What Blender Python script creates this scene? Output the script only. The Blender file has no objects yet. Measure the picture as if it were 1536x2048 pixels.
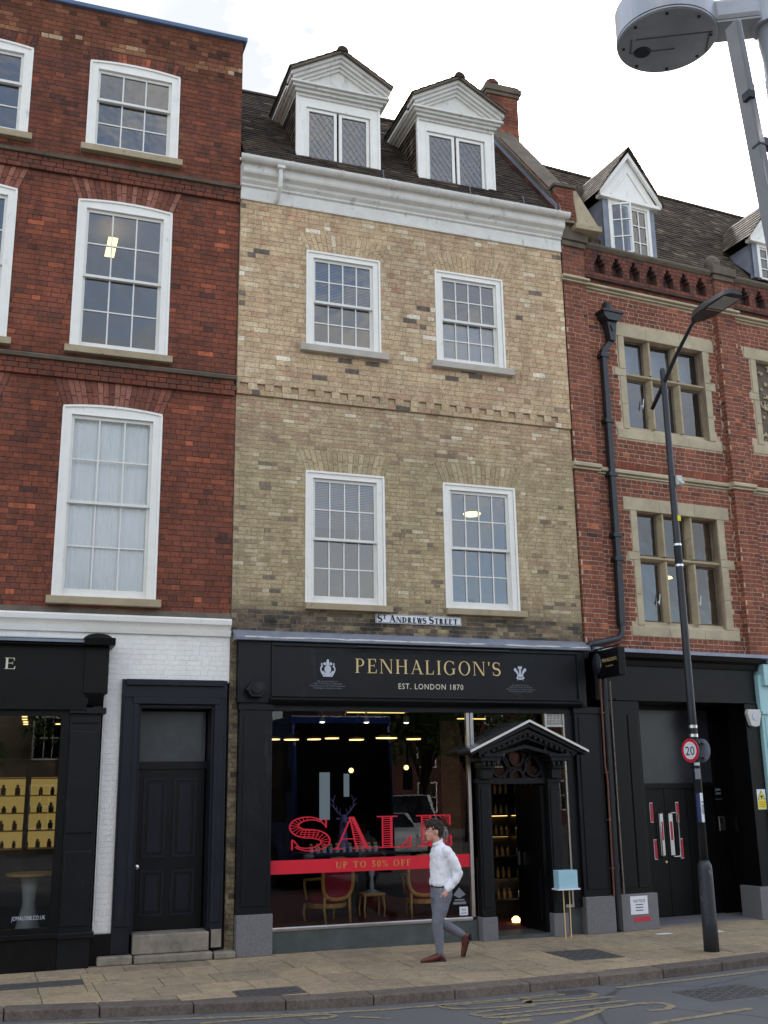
import bpy, math, random
import numpy as np
from mathutils import Matrix, Vector
random.seed(7)
RNG = np.random.default_rng(7)
SC = bpy.context.scene
COL = SC.collection
PI = math.pi

# ------------------------------------------------------------------ camera, sky, sun, exposure
CAM = np.array([0.0, -15.006, 2.1])
cam = bpy.data.objects.new('camera', bpy.data.cameras.new('camera'))
COL.objects.link(cam)
r_ = Vector((0.94262, -0.33357, -0.01428)); d_ = Vector((0.07045, 0.24052, -0.96808)); f_ = Vector((0.32636, 0.91153, 0.25022))
cam.matrix_world = Matrix(((r_.x, -d_.x, -f_.x, CAM[0]), (r_.y, -d_.y, -f_.y, CAM[1]), (r_.z, -d_.z, -f_.z, CAM[2]), (0, 0, 0, 1)))
CAMR, CAMD, CAMF = np.array(r_), np.array(d_), np.array(f_)
cam.data.sensor_fit = 'VERTICAL'; cam.data.sensor_height = 36.0; cam.data.lens = 2150 / 2048 * 36
cam.data.clip_start = 0.05; cam.data.clip_end = 2000
SC.camera = cam

SUN_EL, SUN_AZ = math.radians(42), math.radians(28)      # sun behind the houses: the street front is in shade
W = bpy.data.worlds.new('World'); SC.world = W; W.use_nodes = True
nt = W.node_tree; nt.nodes.clear()
N = nt.nodes.new; L = nt.links.new
sky = N('ShaderNodeTexSky'); sky.sky_type = 'NISHITA'; sky.sun_disc = False
sky.sun_elevation = SUN_EL; sky.sun_rotation = SUN_AZ; sky.air_density = 1.0; sky.dust_density = 2.0; sky.ozone_density = 1.0
bgs = N('ShaderNodeBackground'); bgs.inputs[1].default_value = 0.13; L(sky.outputs[0], bgs.inputs[0])
tc = N('ShaderNodeTexCoord'); mp = N('ShaderNodeMapping'); mp.inputs['Scale'].default_value = (1.0, 1.0, 2.4); mp.inputs['Location'].default_value = (3.1, 1.7, 0.4)
L(tc.outputs['Generated'], mp.inputs[0])
no = N('ShaderNodeTexNoise'); no.inputs['Scale'].default_value = 2.1; no.inputs['Detail'].default_value = 7; no.inputs['Roughness'].default_value = 0.55
L(mp.outputs[0], no.inputs['Vector'])
cr = N('ShaderNodeValToRGB'); cr.color_ramp.elements[0].position = 0.42; cr.color_ramp.elements[0].color = (.2, .2, .2, 1)
cr.color_ramp.elements[1].position = 0.60; cr.color_ramp.elements[1].color = (1, 1, 1, 1)
L(no.outputs['Fac'], cr.inputs[0])
no2 = N('ShaderNodeTexNoise'); no2.inputs['Scale'].default_value = 1.7; no2.inputs['Detail'].default_value = 4; no2.inputs['Roughness'].default_value = .5
mp2 = N('ShaderNodeMapping'); mp2.inputs['Location'].default_value = (9.74, 4, 12.05); L(tc.outputs['Generated'], mp2.inputs[0]); L(mp2.outputs[0], no2.inputs['Vector'])
cc = N('ShaderNodeValToRGB'); cc.color_ramp.elements[0].position = 0.40; cc.color_ramp.elements[0].color = (.245, .255, .27, 1)
cc.color_ramp.elements[1].position = 0.95; cc.color_ramp.elements[1].color = (1.0, .945, .865, 1); L(no2.outputs['Fac'], cc.inputs[0])
bgc = N('ShaderNodeBackground'); bgc.inputs[1].default_value = .92; L(cc.outputs[0], bgc.inputs[0])
mx = N('ShaderNodeMixShader'); L(cr.outputs[0], mx.inputs[0]); L(bgs.outputs[0], mx.inputs[1]); L(bgc.outputs[0], mx.inputs[2])
wo = N('ShaderNodeOutputWorld'); L(mx.outputs[0], wo.inputs[0])

sl = bpy.data.lights.new('sun', 'SUN'); sl.energy = 2.0; sl.angle = math.radians(3); sl.color = (1, .95, .88)
so = bpy.data.objects.new('sun', sl); COL.objects.link(so)
sd = Vector((math.sin(SUN_AZ) * math.cos(SUN_EL), math.cos(SUN_AZ) * math.cos(SUN_EL), math.sin(SUN_EL)))
so.rotation_euler = sd.to_track_quat('Z', 'Y').to_euler()
so.location = (30, 60, 50)
SC.view_settings.view_transform = 'Standard'; SC.view_settings.look = 'None'
SC.view_settings.exposure = 2.02; SC.view_settings.gamma = 1.0; SC.view_settings.use_curve_mapping = False
SC.render.engine = 'CYCLES'
SC.cycles.max_bounces = 8; SC.cycles.transparent_max_bounces = 12; SC.cycles.glossy_bounces = 4

# ------------------------------------------------------------------ materials
def rgb(r, g, b):
    f = lambda v: (v / 255 / 12.92) if v / 255 <= .04045 else ((v / 255 + .055) / 1.055) ** 2.4
    return (f(r), f(g), f(b), 1)
MATS = {}
def newmat(name):
    m = bpy.data.materials.new(name); m.use_nodes = True
    nt = m.node_tree; p = nt.nodes['Principled BSDF']
    MATS[name] = m
    return m, nt, p
def ramp(nt, fac, stops, interp='LINEAR'):
    r = nt.nodes.new('ShaderNodeValToRGB'); r.color_ramp.interpolation = interp
    e = r.color_ramp.elements
    e[0].position, e[0].color = stops[0]; e[1].position, e[1].color = stops[-1]
    for p, c in stops[1:-1]:
        q = e.new(p); q.color = c
    nt.links.new(fac, r.inputs[0]); return r.outputs[0]
def noise(nt, scale, detail=4, rough=.6, vec=None, out='Fac'):
    n = nt.nodes.new('ShaderNodeTexNoise'); n.inputs['Scale'].default_value = scale
    n.inputs['Detail'].default_value = detail; n.inputs['Roughness'].default_value = rough
    if vec is None:
        g = nt.nodes.new('ShaderNodeNewGeometry'); vec = g.outputs['Position']
    nt.links.new(vec, n.inputs['Vector']); return n.outputs[out]
def stretched(nt, sx, sy, sz):
    g = nt.nodes.new('ShaderNodeNewGeometry'); m = nt.nodes.new('ShaderNodeMapping')
    m.inputs['Scale'].default_value = (sx, sy, sz); nt.links.new(g.outputs['Position'], m.inputs[0]); return m.outputs[0]
def mixc(nt, fac, a, b, mode='MIX'):
    m = nt.nodes.new('ShaderNodeMix'); m.data_type = 'RGBA'; m.blend_type = mode
    for k, v in ((0, fac), (6, a), (7, b)):
        if isinstance(v, (int, float)): m.inputs[k].default_value = v
        elif isinstance(v, tuple): m.inputs[k].default_value = v
        else: nt.links.new(v, m.inputs[k])
    return m.outputs[2]
def math_(nt, op, a, b=0.0, clamp=False):
    m = nt.nodes.new('ShaderNodeMath'); m.operation = op; m.use_clamp = clamp
    for k, v in ((0, a), (1, b)):
        if isinstance(v, (int, float)): m.inputs[k].default_value = v
        else: nt.links.new(v, m.inputs[k])
    return m.outputs[0]
def bump(nt, p, h, strength=.3, dist=.01):
    b = nt.nodes.new('ShaderNodeBump'); b.inputs['Strength'].default_value = strength; b.inputs['Distance'].default_value = dist
    nt.links.new(h, b.inputs['Height']); nt.links.new(b.outputs[0], p.inputs['Normal'])
def setc(nt, p, c):
    if isinstance(c, tuple): p.inputs['Base Color'].default_value = c
    else: nt.links.new(c, p.inputs['Base Color'])
def zband(nt, z0, z1):
    g = nt.nodes.new('ShaderNodeNewGeometry'); s = nt.nodes.new('ShaderNodeSeparateXYZ'); nt.links.new(g.outputs['Position'], s.inputs[0])
    m = nt.nodes.new('ShaderNodeMapRange'); m.inputs[1].default_value = z0; m.inputs[2].default_value = z1; nt.links.new(s.outputs[2], m.inputs[0])
    return m.outputs[0]

def simple(name, c, rough=.6, metal=0, nz=0.15, scale=6, bmp=.08, spec=.5, dirt=None):
    m, nt, p = newmat(name)
    n = noise(nt, scale, 5)
    lo = tuple(v * (1 - nz) for v in c[:3]) + (1,); hi = tuple(min(1, v * (1 + nz)) for v in c[:3]) + (1,)
    col = ramp(nt, n, [(.3, lo), (.7, hi)])
    if dirt:
        n2 = noise(nt, dirt[1], 6, .7, stretched(nt, 1, 1, dirt[3] if len(dirt) > 3 else 1))
        col = mixc(nt, ramp(nt, n2, [(dirt[2], (0, 0, 0, 1)), (min(1, dirt[2] + .18), (1, 1, 1, 1))]), col, dirt[0])
    setc(nt, p, col); p.inputs['Metallic'].default_value = metal
    if bmp: nt.links.new(math_(nt, 'ADD', math_(nt, 'MULTIPLY', noise(nt, 5, 6, .7), .36), rough - .18, True), p.inputs['Roughness'])
    else: p.inputs['Roughness'].default_value = rough
    p.inputs['Specular IOR Level'].default_value = spec
    if bmp: bump(nt, p, noise(nt, scale * 9, 4), bmp, .01)
    return m
def brick_mat(name, stops, soot=None, big=((.9, .9, .9, 1), (1.1, 1.08, 1.05, 1)), bigscale=.7, soot_c=(.03, .027, .025, 1), zsplit=None, fade=None):
    m, nt, p = newmat(name)
    a = nt.nodes.new('ShaderNodeAttribute'); a.attribute_name = 'tone'
    col = ramp(nt, a.outputs['Fac'], stops)
    if zsplit:
        col2 = ramp(nt, a.outputs['Fac'], zsplit[0])
        zf = zband(nt, zsplit[1], zsplit[2]); zn = math_(nt, 'MULTIPLY', math_(nt, 'SUBTRACT', noise(nt, 1.3, 5), .5), 1.3)
        col = mixc(nt, math_(nt, 'ADD', zf, zn, True), col2, col)
    b = ramp(nt, noise(nt, bigscale, 5), [(.32, big[0]), (.68, big[1])])
    col = mixc(nt, 1.0, col, b, 'MULTIPLY')
    mot = name != 'white painted brick'
    f = ramp(nt, noise(nt, 34, 7, .8), [(.34, (.55, .55, .56, 1)), (.66, (1.38, 1.35, 1.3, 1))])
    col = mixc(nt, .85 if mot else .12, col, f, 'MULTIPLY')
    f = ramp(nt, noise(nt, 7.5, 5, .7), [(.34, (.82, .80, .80, 1)), (.5, (1, 1, 1, 1)), (.68, (1.16, 1.15, 1.16, 1))])
    col = mixc(nt, .9 if mot else .15, col, f, 'MULTIPLY')
    f = ramp(nt, noise(nt, 2.2, 6, .7, stretched(nt, 2.2, 2.2, .28)), [(.34, (.84, .83, .83, 1)), (.6, (1.08, 1.08, 1.08, 1))])
    col = mixc(nt, .8 if mot else .2, col, f, 'MULTIPLY')
    if fade:
        ff = ramp(nt, noise(nt, 2.1, 6, .7), [(fade[1], (0, 0, 0, 1)), (fade[1] + .2, (.55, .55, .55, 1))])
        col = mixc(nt, ff, col, fade[0])
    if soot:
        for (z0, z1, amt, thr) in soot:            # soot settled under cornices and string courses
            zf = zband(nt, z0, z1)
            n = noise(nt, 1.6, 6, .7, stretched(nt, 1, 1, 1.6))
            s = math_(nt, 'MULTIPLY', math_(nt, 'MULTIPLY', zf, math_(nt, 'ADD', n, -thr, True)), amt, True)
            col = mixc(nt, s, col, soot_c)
    setc(nt, p, col); p.inputs['Roughness'].default_value = .92; p.inputs['Specular IOR Level'].default_value = .25
    h = math_(nt, 'ADD', noise(nt, 60, 5, .7), math_(nt, 'MULTIPLY', noise(nt, 14, 3), 1.0))
    bump(nt, p, h, .55, .006)
    return m

M_YB = brick_mat('yellow brick', [(0, rgb(112, 102, 94)), (.02, rgb(146, 130, 112)), (.035, rgb(186, 148, 122)), (.12, rgb(198, 166, 138)), (.2, rgb(188, 164, 134)), (.5, rgb(199, 174, 142)), (.8, rgb(207, 184, 152)), (.93, rgb(216, 198, 168)), (1, rgb(234, 224, 204))],
    zsplit=([(0, rgb(98, 92, 84)), (.07, rgb(132, 120, 104)), (.12, rgb(172, 146, 120)), (.2, rgb(164, 148, 118)), (.6, rgb(180, 163, 130)), (.9, rgb(190, 174, 142)), (1, rgb(208, 197, 170))], 6.9, 8.2),
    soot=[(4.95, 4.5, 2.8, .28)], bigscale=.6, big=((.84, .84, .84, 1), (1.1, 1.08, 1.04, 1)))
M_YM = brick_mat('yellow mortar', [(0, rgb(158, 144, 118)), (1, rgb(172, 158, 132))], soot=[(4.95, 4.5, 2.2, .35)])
M_RB = brick_mat('red brick', [(0, rgb(88, 62, 56)), (.15, rgb(108, 71, 60)), (.4, rgb(121, 74, 60)), (.7, rgb(133, 80, 62)), (.88, rgb(150, 88, 66)), (1, rgb(182, 104, 76))],
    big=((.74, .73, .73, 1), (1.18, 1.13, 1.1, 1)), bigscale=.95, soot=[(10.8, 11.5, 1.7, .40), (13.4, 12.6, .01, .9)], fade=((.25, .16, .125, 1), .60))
M_RM = brick_mat('red mortar', [(0, rgb(84, 58, 52)), (1, rgb(98, 68, 60))])
M_PB = brick_mat('parapet brick', [(0, rgb(66, 48, 40)), (.3, rgb(104, 66, 50)), (.8, rgb(124, 78, 58)), (.95, rgb(150, 108, 80)), (1, rgb(186, 168, 140))])
M_PM = brick_mat('parapet mortar', [(0, rgb(136, 116, 92)), (1, rgb(150, 128, 100))])
M_OB = brick_mat('orange brick', [(0, rgb(80, 62, 60)), (.14, rgb(106, 70, 62)), (.3, rgb(126, 78, 64)), (.7, rgb(138, 83, 66)), (.92, rgb(154, 94, 72)), (1, rgb(184, 112, 80))],
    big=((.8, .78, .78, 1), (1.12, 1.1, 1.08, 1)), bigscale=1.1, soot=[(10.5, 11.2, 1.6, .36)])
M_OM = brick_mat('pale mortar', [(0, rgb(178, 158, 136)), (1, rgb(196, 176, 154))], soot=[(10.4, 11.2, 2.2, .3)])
M_ARCH = brick_mat('rubbed brick', [(0, rgb(112, 72, 62)), (.5, rgb(136, 86, 72)), (1, rgb(160, 112, 98))])
M_WB = brick_mat('white painted brick', [(0, rgb(238, 235, 228)), (1, rgb(244, 241, 234))], big=((.95, .95, .96, 1), (1.02, 1.02, 1.02, 1)))
M_TILE = brick_mat('roof tile', [(0, rgb(40, 36, 33)), (.5, rgb(66, 57, 50)), (.85, rgb(84, 72, 62)), (1, rgb(116, 104, 92))], big=((.75, .75, .72, 1), (1.1, 1.08, 1.0, 1)), bigscale=1.2, fade=((.12, .12, .07, 1), .6))
M_TILE2 = brick_mat('brown roof tile', [(0, rgb(60, 52, 46)), (.5, rgb(84, 73, 64)), (.85, rgb(102, 90, 78)), (1, rgb(136, 124, 110))], big=((.75, .75, .72, 1), (1.1, 1.08, 1.0, 1)), bigscale=1.2, fade=((.13, .12, .08, 1), .62))
M_SLAB = brick_mat('paving slab', [(0, rgb(144, 131, 112)), (.25, rgb(154, 139, 117)), (.6, rgb(162, 146, 121)), (1, rgb(170, 152, 124))], big=((.78, .78, .78, 1), (1.06, 1.06, 1.06, 1)), bigscale=1.0)
def spots(m, scale, thr, colr, amt):
    nt = m.node_tree; p = nt.nodes['Principled BSDF']; src = p.inputs['Base Color'].links[0].from_socket
    v = nt.nodes.new('ShaderNodeTexVoronoi'); v.inputs['Scale'].default_value = scale; g = nt.nodes.new('ShaderNodeNewGeometry'); nt.links.new(g.outputs['Position'], v.inputs['Vector'])
    k = ramp(nt, v.outputs['Distance'], [(thr, (amt, amt, amt, 1)), (thr * 1.5, (0, 0, 0, 1))]); nt.links.new(mixc(nt, k, src, colr), p.inputs['Base Color'])
spots(M_SLAB, 3.2, .07, (.09, .08, .07, 1), .6); spots(M_SLAB, 2.1, .05, (.36, .33, .28, 1), .5)
M_KERB = brick_mat('granite kerb', [(0, rgb(98, 90, 84)), (1, rgb(114, 104, 96))])
M_STONE = simple('sandstone', rgb(174, 161, 134), .85, nz=.22, scale=2.5, bmp=.25, dirt=((.12, .1, .07, 1), 3.0, .62, .5))
M_SILL = simple('grey sill stone', rgb(178, 170, 158), .85, nz=.12, scale=3, bmp=.2, dirt=((.16, .15, .13, 1), 8.0, .62))
M_YSILL = simple('buff sill stone', rgb(166, 150, 122), .85, nz=.14, scale=3, bmp=.2, dirt=((.1, .09, .07, 1), 7.0, .58))
M_DSTONE = simple('dark weathered stone', rgb(98, 88, 74), .9, nz=.3, scale=3, bmp=.35)
M_WHITE = simple('white paint', rgb(238, 235, 227), .5, nz=.04, scale=5, bmp=.06, dirt=((.42, .42, .41, 1), 8.0, .61, .35))
M_BAR = simple('white glazing paint', rgb(224, 222, 215), .5, nz=.05, bmp=0)
M_OLDW = simple('weathered white paint', rgb(218, 215, 207), .6, nz=.08, scale=5, bmp=.1, dirt=((.26, .26, .25, 1), 6.0, .58, .5))
M_LEAD = simple('lead sheet', rgb(124, 129, 140), .55, nz=.18, scale=4, bmp=.15)
M_BLUELEAD = simple('blue coping', rgb(96, 118, 150), .5, nz=.1)
M_CAST = simple('black cast iron', rgb(30, 32, 37), .42, nz=.2, bmp=.15)
M_BLACK = simple('black shop paint', rgb(15, 16, 20), .40, spec=.3, nz=.25, scale=3, bmp=.06, dirt=((.03, .03, .034, 1), 4.0, .60, .4))
M_BLACK2 = simple('dense black paint', rgb(7, 7, 8), .42, spec=.25, nz=.3, scale=3, bmp=.06, dirt=((.014, .014, .015, 1), 4.0, .62, .4))
M_NAVY = simple('navy black paint', rgb(22, 25, 34), .45, spec=.3, nz=.25, scale=3, bmp=.06, dirt=((.04, .04, .045, 1), 5.0, .64, .3))
M_DOORP = simple('door paint', rgb(11, 12, 15), .4, spec=.3, nz=.25, scale=3, bmp=.06, dirt=((.02, .02, .022, 1), 5.0, .64, .3))
M_GRAN = simple('grey granite', rgb(112, 110, 112), .7, nz=.3, scale=70, bmp=.1, dirt=((.09, .09, .09, 1), 3.0, .6))
M_RISER = simple('dark riser marble', rgb(74, 80, 80), .5, nz=.25, scale=4, bmp=.08, dirt=((.12, .13, .12, 1), 5.0, .58, .15))
M_STEP = simple('worn step stone', rgb(132, 123, 110), .85, nz=.25, scale=6, bmp=.3, dirt=((.07, .065, .06, 1), 5.0, .56))
M_CHROME = simple('brushed chrome', (.62, .62, .62, 1), .28, 1.0, nz=.1, bmp=0)
M_SILVER = simple('silver post paint', (.36, .37, .39, 1), .38, .35, nz=.08, bmp=.02)
M_UNDER = simple('lamp underside grey', rgb(150, 152, 150), .6, nz=.2, scale=3)
M_COPPER = simple('copper pipe', rgb(112, 70, 54), .5, .4, nz=.25)
M_GOLD = simple('gold lettering', rgb(222, 194, 134), .5, 0, nz=.03, bmp=0)
M_CREAM = simple('cream lettering', rgb(222, 214, 190), .5, 0, nz=.03, bmp=0)
M_SILV = simple('silver print', rgb(190, 194, 204), .5, 0, nz=.05, bmp=0)
M_SILVD = simple('faint print', rgb(120, 122, 130), .5, 0, nz=.05, bmp=0)
M_RED = simple('red vinyl', rgb(214, 24, 48), .45, nz=.03, bmp=0)
M_STRED = simple('red sticker', rgb(190, 50, 70), .5, nz=.05, bmp=0)
M_OLIVE = simple('gold vinyl', rgb(190, 146, 70), .5, nz=.05, bmp=0)
M_BLUE = simple('navy print', rgb(22, 40, 86), .5, nz=.03, bmp=0)
M_INK = simple('black print', rgb(20, 20, 26), .6, nz=.03, bmp=0)
M_PAPER = simple('white plate', rgb(226, 228, 232), .5, nz=.03, bmp=0)
M_YEL = simple('yellow sign', rgb(228, 210, 30), .5, nz=.03, bmp=0)
M_TEAL = simple('pale teal paint', rgb(158, 196, 198), .5, nz=.05, bmp=.04)
M_CASE = simple('beige plastic', rgb(196, 196, 190), .5, nz=.03, bmp=0)
M_CURT = simple('net curtain', rgb(248, 252, 250), .9, nz=.05, scale=2, bmp=0)
M_BLIND = simple('grey blind', rgb(214, 220, 226), .8, nz=.05, bmp=0)
M_ROOM = simple('room wall', rgb(150, 150, 152), .9, nz=.05, bmp=0)
M_SHOPIN = simple('dark shop wall', rgb(10, 10, 11), .9, nz=.1, bmp=0, spec=.04)
M_CARPET = simple('red carpet', rgb(96, 22, 30), .95, nz=.2, scale=9)
M_BURG = simple('burgundy velvet', rgb(170, 36, 60), .8, nz=.15, scale=9)
M_GILT = simple('gilt wood', rgb(216, 164, 84), .45, .0, nz=.12, scale=12)
M_STAG = simple('violet resin', rgb(112, 96, 150), .4, nz=.1)
M_BOTTLE = simple('bottle glass', rgb(176, 190, 204), .15, .2, nz=.2)
M_BOT2 = simple('amber bottle', rgb(150, 112, 60), .2, .1, nz=.2)
M_DWOOD = simple('dark wood', rgb(30, 21, 16), .5, nz=.2)
M_SKIN = simple('skin', rgb(204, 152, 130), .55, nz=.06, scale=10, bmp=.03)
M_HAIR = simple('brown hair', rgb(48, 32, 26), .7, nz=.4, scale=60, bmp=.5)
M_SHIRT = simple('white shirt cloth', rgb(240, 240, 244), .85, nz=.03, scale=8, bmp=.05)
M_SHOE = simple('brown leather', rgb(92, 42, 34), .4, nz=.2)
M_SOLE = simple('dark sole', rgb(36, 28, 26), .7, nz=.1)
M_BELT = simple('belt leather', rgb(44, 36, 44), .5, nz=.1)
M_LINE = simple('yellow road paint', rgb(146, 131, 98), .8, nz=.15, scale=14, bmp=.1, dirt=((.10, .10, .10, 1), 11.0, .46))
M_IRON = simple('drain iron', rgb(78, 76, 74), .7, nz=.25, scale=20, bmp=.4)
M_BUSB = simple('bus blue', rgb(34, 58, 118), .3, nz=.05, bmp=0)
M_BUSG = simple('bus dark glass', rgb(14, 16, 20), .08, nz=.1, bmp=0)
M_CARW = simple('white car paint', rgb(206, 210, 214), .25, nz=.03, bmp=0)
M_TYRE = simple('tyre rubber', rgb(24, 24, 25), .8, nz=.1)
M_LEAF = simple('leaf', rgb(62, 84, 34), .7, nz=.35, scale=1.1, bmp=0)
M_BARK = simple('bark', rgb(70, 58, 46), .9, nz=.3, bmp=.3)
M_FARWALL = simple('pale stone wall', rgb(120, 108, 90), .9, nz=.2, scale=.6, bmp=0)
M_SLATE = simple('slate', rgb(74, 76, 82), .8, nz=.2)
M_ASPH, nt, p = newmat('asphalt')
c = ramp(nt, noise(nt, 120, 3, .8), [(.3, rgb(70, 70, 71)), (.7, rgb(112, 111, 110))])
vo = nt.nodes.new('ShaderNodeTexVoronoi'); vo.feature = 'DISTANCE_TO_EDGE'; vo.inputs['Scale'].default_value = .55
nt.links.new(mixc(nt, .12, stretched(nt, 1, 1, 1), noise(nt, 2.5, 4, .6, out='Color')), vo.inputs['Vector'])
c = mixc(nt, ramp(nt, vo.outputs['Distance'], [(.004, (.65, .65, .65, 1)), (.010, (0, 0, 0, 1))]), c, (.03, .03, .03, 1))
c = mixc(nt, ramp(nt, noise(nt, 1.7, 7, .75), [(.55, (0, 0, 0, 1)), (.75, (.5, .5, .5, 1))]), c, (.12, .115, .105, 1))
c = mixc(nt, .8, c, ramp(nt, noise(nt, .8, 6, .6), [(.3, (.82, .82, .84, 1)), (.7, (1.1, 1.1, 1.1, 1))]), 'MULTIPLY')
setc(nt, p, c); p.inputs['Roughness'].default_value = .85; bump(nt, p, noise(nt, 160, 3, .8), .5, .006)
M_JOINT = simple('pavement joint sand', rgb(86, 80, 72), .95, nz=.2, scale=12, bmp=.2)
M_TROU, nt, p = newmat('grey check trousers')
ck = nt.nodes.new('ShaderNodeTexChecker'); ck.inputs['Scale'].default_value = 55; ck.inputs[1].default_value = rgb(120, 121, 131); ck.inputs[2].default_value = rgb(104, 105, 115)
g = nt.nodes.new('ShaderNodeNewGeometry'); nt.links.new(g.outputs['Position'], ck.inputs[0])
setc(nt, p, ck.outputs[0]); p.inputs['Roughness'].default_value = .9; bump(nt, p, noise(nt, 14, 3), .25, .02)

def emat(name, c, s):
    m, nt, p = newmat(name); p.inputs['Base Color'].default_value = (.02, .02, .02, 1)
    p.inputs['Emission Color'].default_value = c; p.inputs['Emission Strength'].default_value = s
    return m
M_LAMPW = emat('warm lamp', (1, .66, .22, 1), .95)
M_LAMPC = emat('white lamp', (1, .93, .85, 1), 1.4)
M_TUBE = emat('warm strip', (1, .72, .22, 1), .40)
M_CAB = emat('lit display back', (1, .70, .20, 1), .055)
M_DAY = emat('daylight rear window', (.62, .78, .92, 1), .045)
def glassmat(name, ior=1.62, tint=(.92, .95, .96, 1), wav=.03, wscale=3.0):
    m = bpy.data.materials.new(name); m.use_nodes = True; nt = m.node_tree; nt.nodes.clear(); MATS[name] = m
    t = nt.nodes.new('ShaderNodeBsdfTransparent'); t.inputs[0].default_value = tint
    g = nt.nodes.new('ShaderNodeBsdfGlossy'); g.inputs['Roughness'].default_value = .0
    f = nt.nodes.new('ShaderNodeFresnel'); f.inputs[0].default_value = ior
    b = nt.nodes.new('ShaderNodeBump'); b.inputs['Strength'].default_value = wav; b.inputs['Distance'].default_value = .05
    n = noise(nt, wscale, 2, .5)
    nt.links.new(n, b.inputs['Height']); nt.links.new(b.outputs[0], g.inputs['Normal'])
    mx = nt.nodes.new('ShaderNodeMixShader'); o = nt.nodes.new('ShaderNodeOutputMaterial')
    nt.links.new(f.outputs[0], mx.inputs[0]); nt.links.new(t.outputs[0], mx.inputs[1]); nt.links.new(g.outputs[0], mx.inputs[2]); nt.links.new(mx.outputs[0], o.inputs[0])
    return m
M_GLASS = glassmat('window glass', 2.35, (.72, .80, .92, 1), .12, 3.0)
M_GLASSN = glassmat('clear window glass', 1.45, (1, 1, 1, 1), .1, 3.0)
M_SHOPG = glassmat('shop glass', 1.6, (.9, .93, .93, 1), .008, .8)

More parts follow.
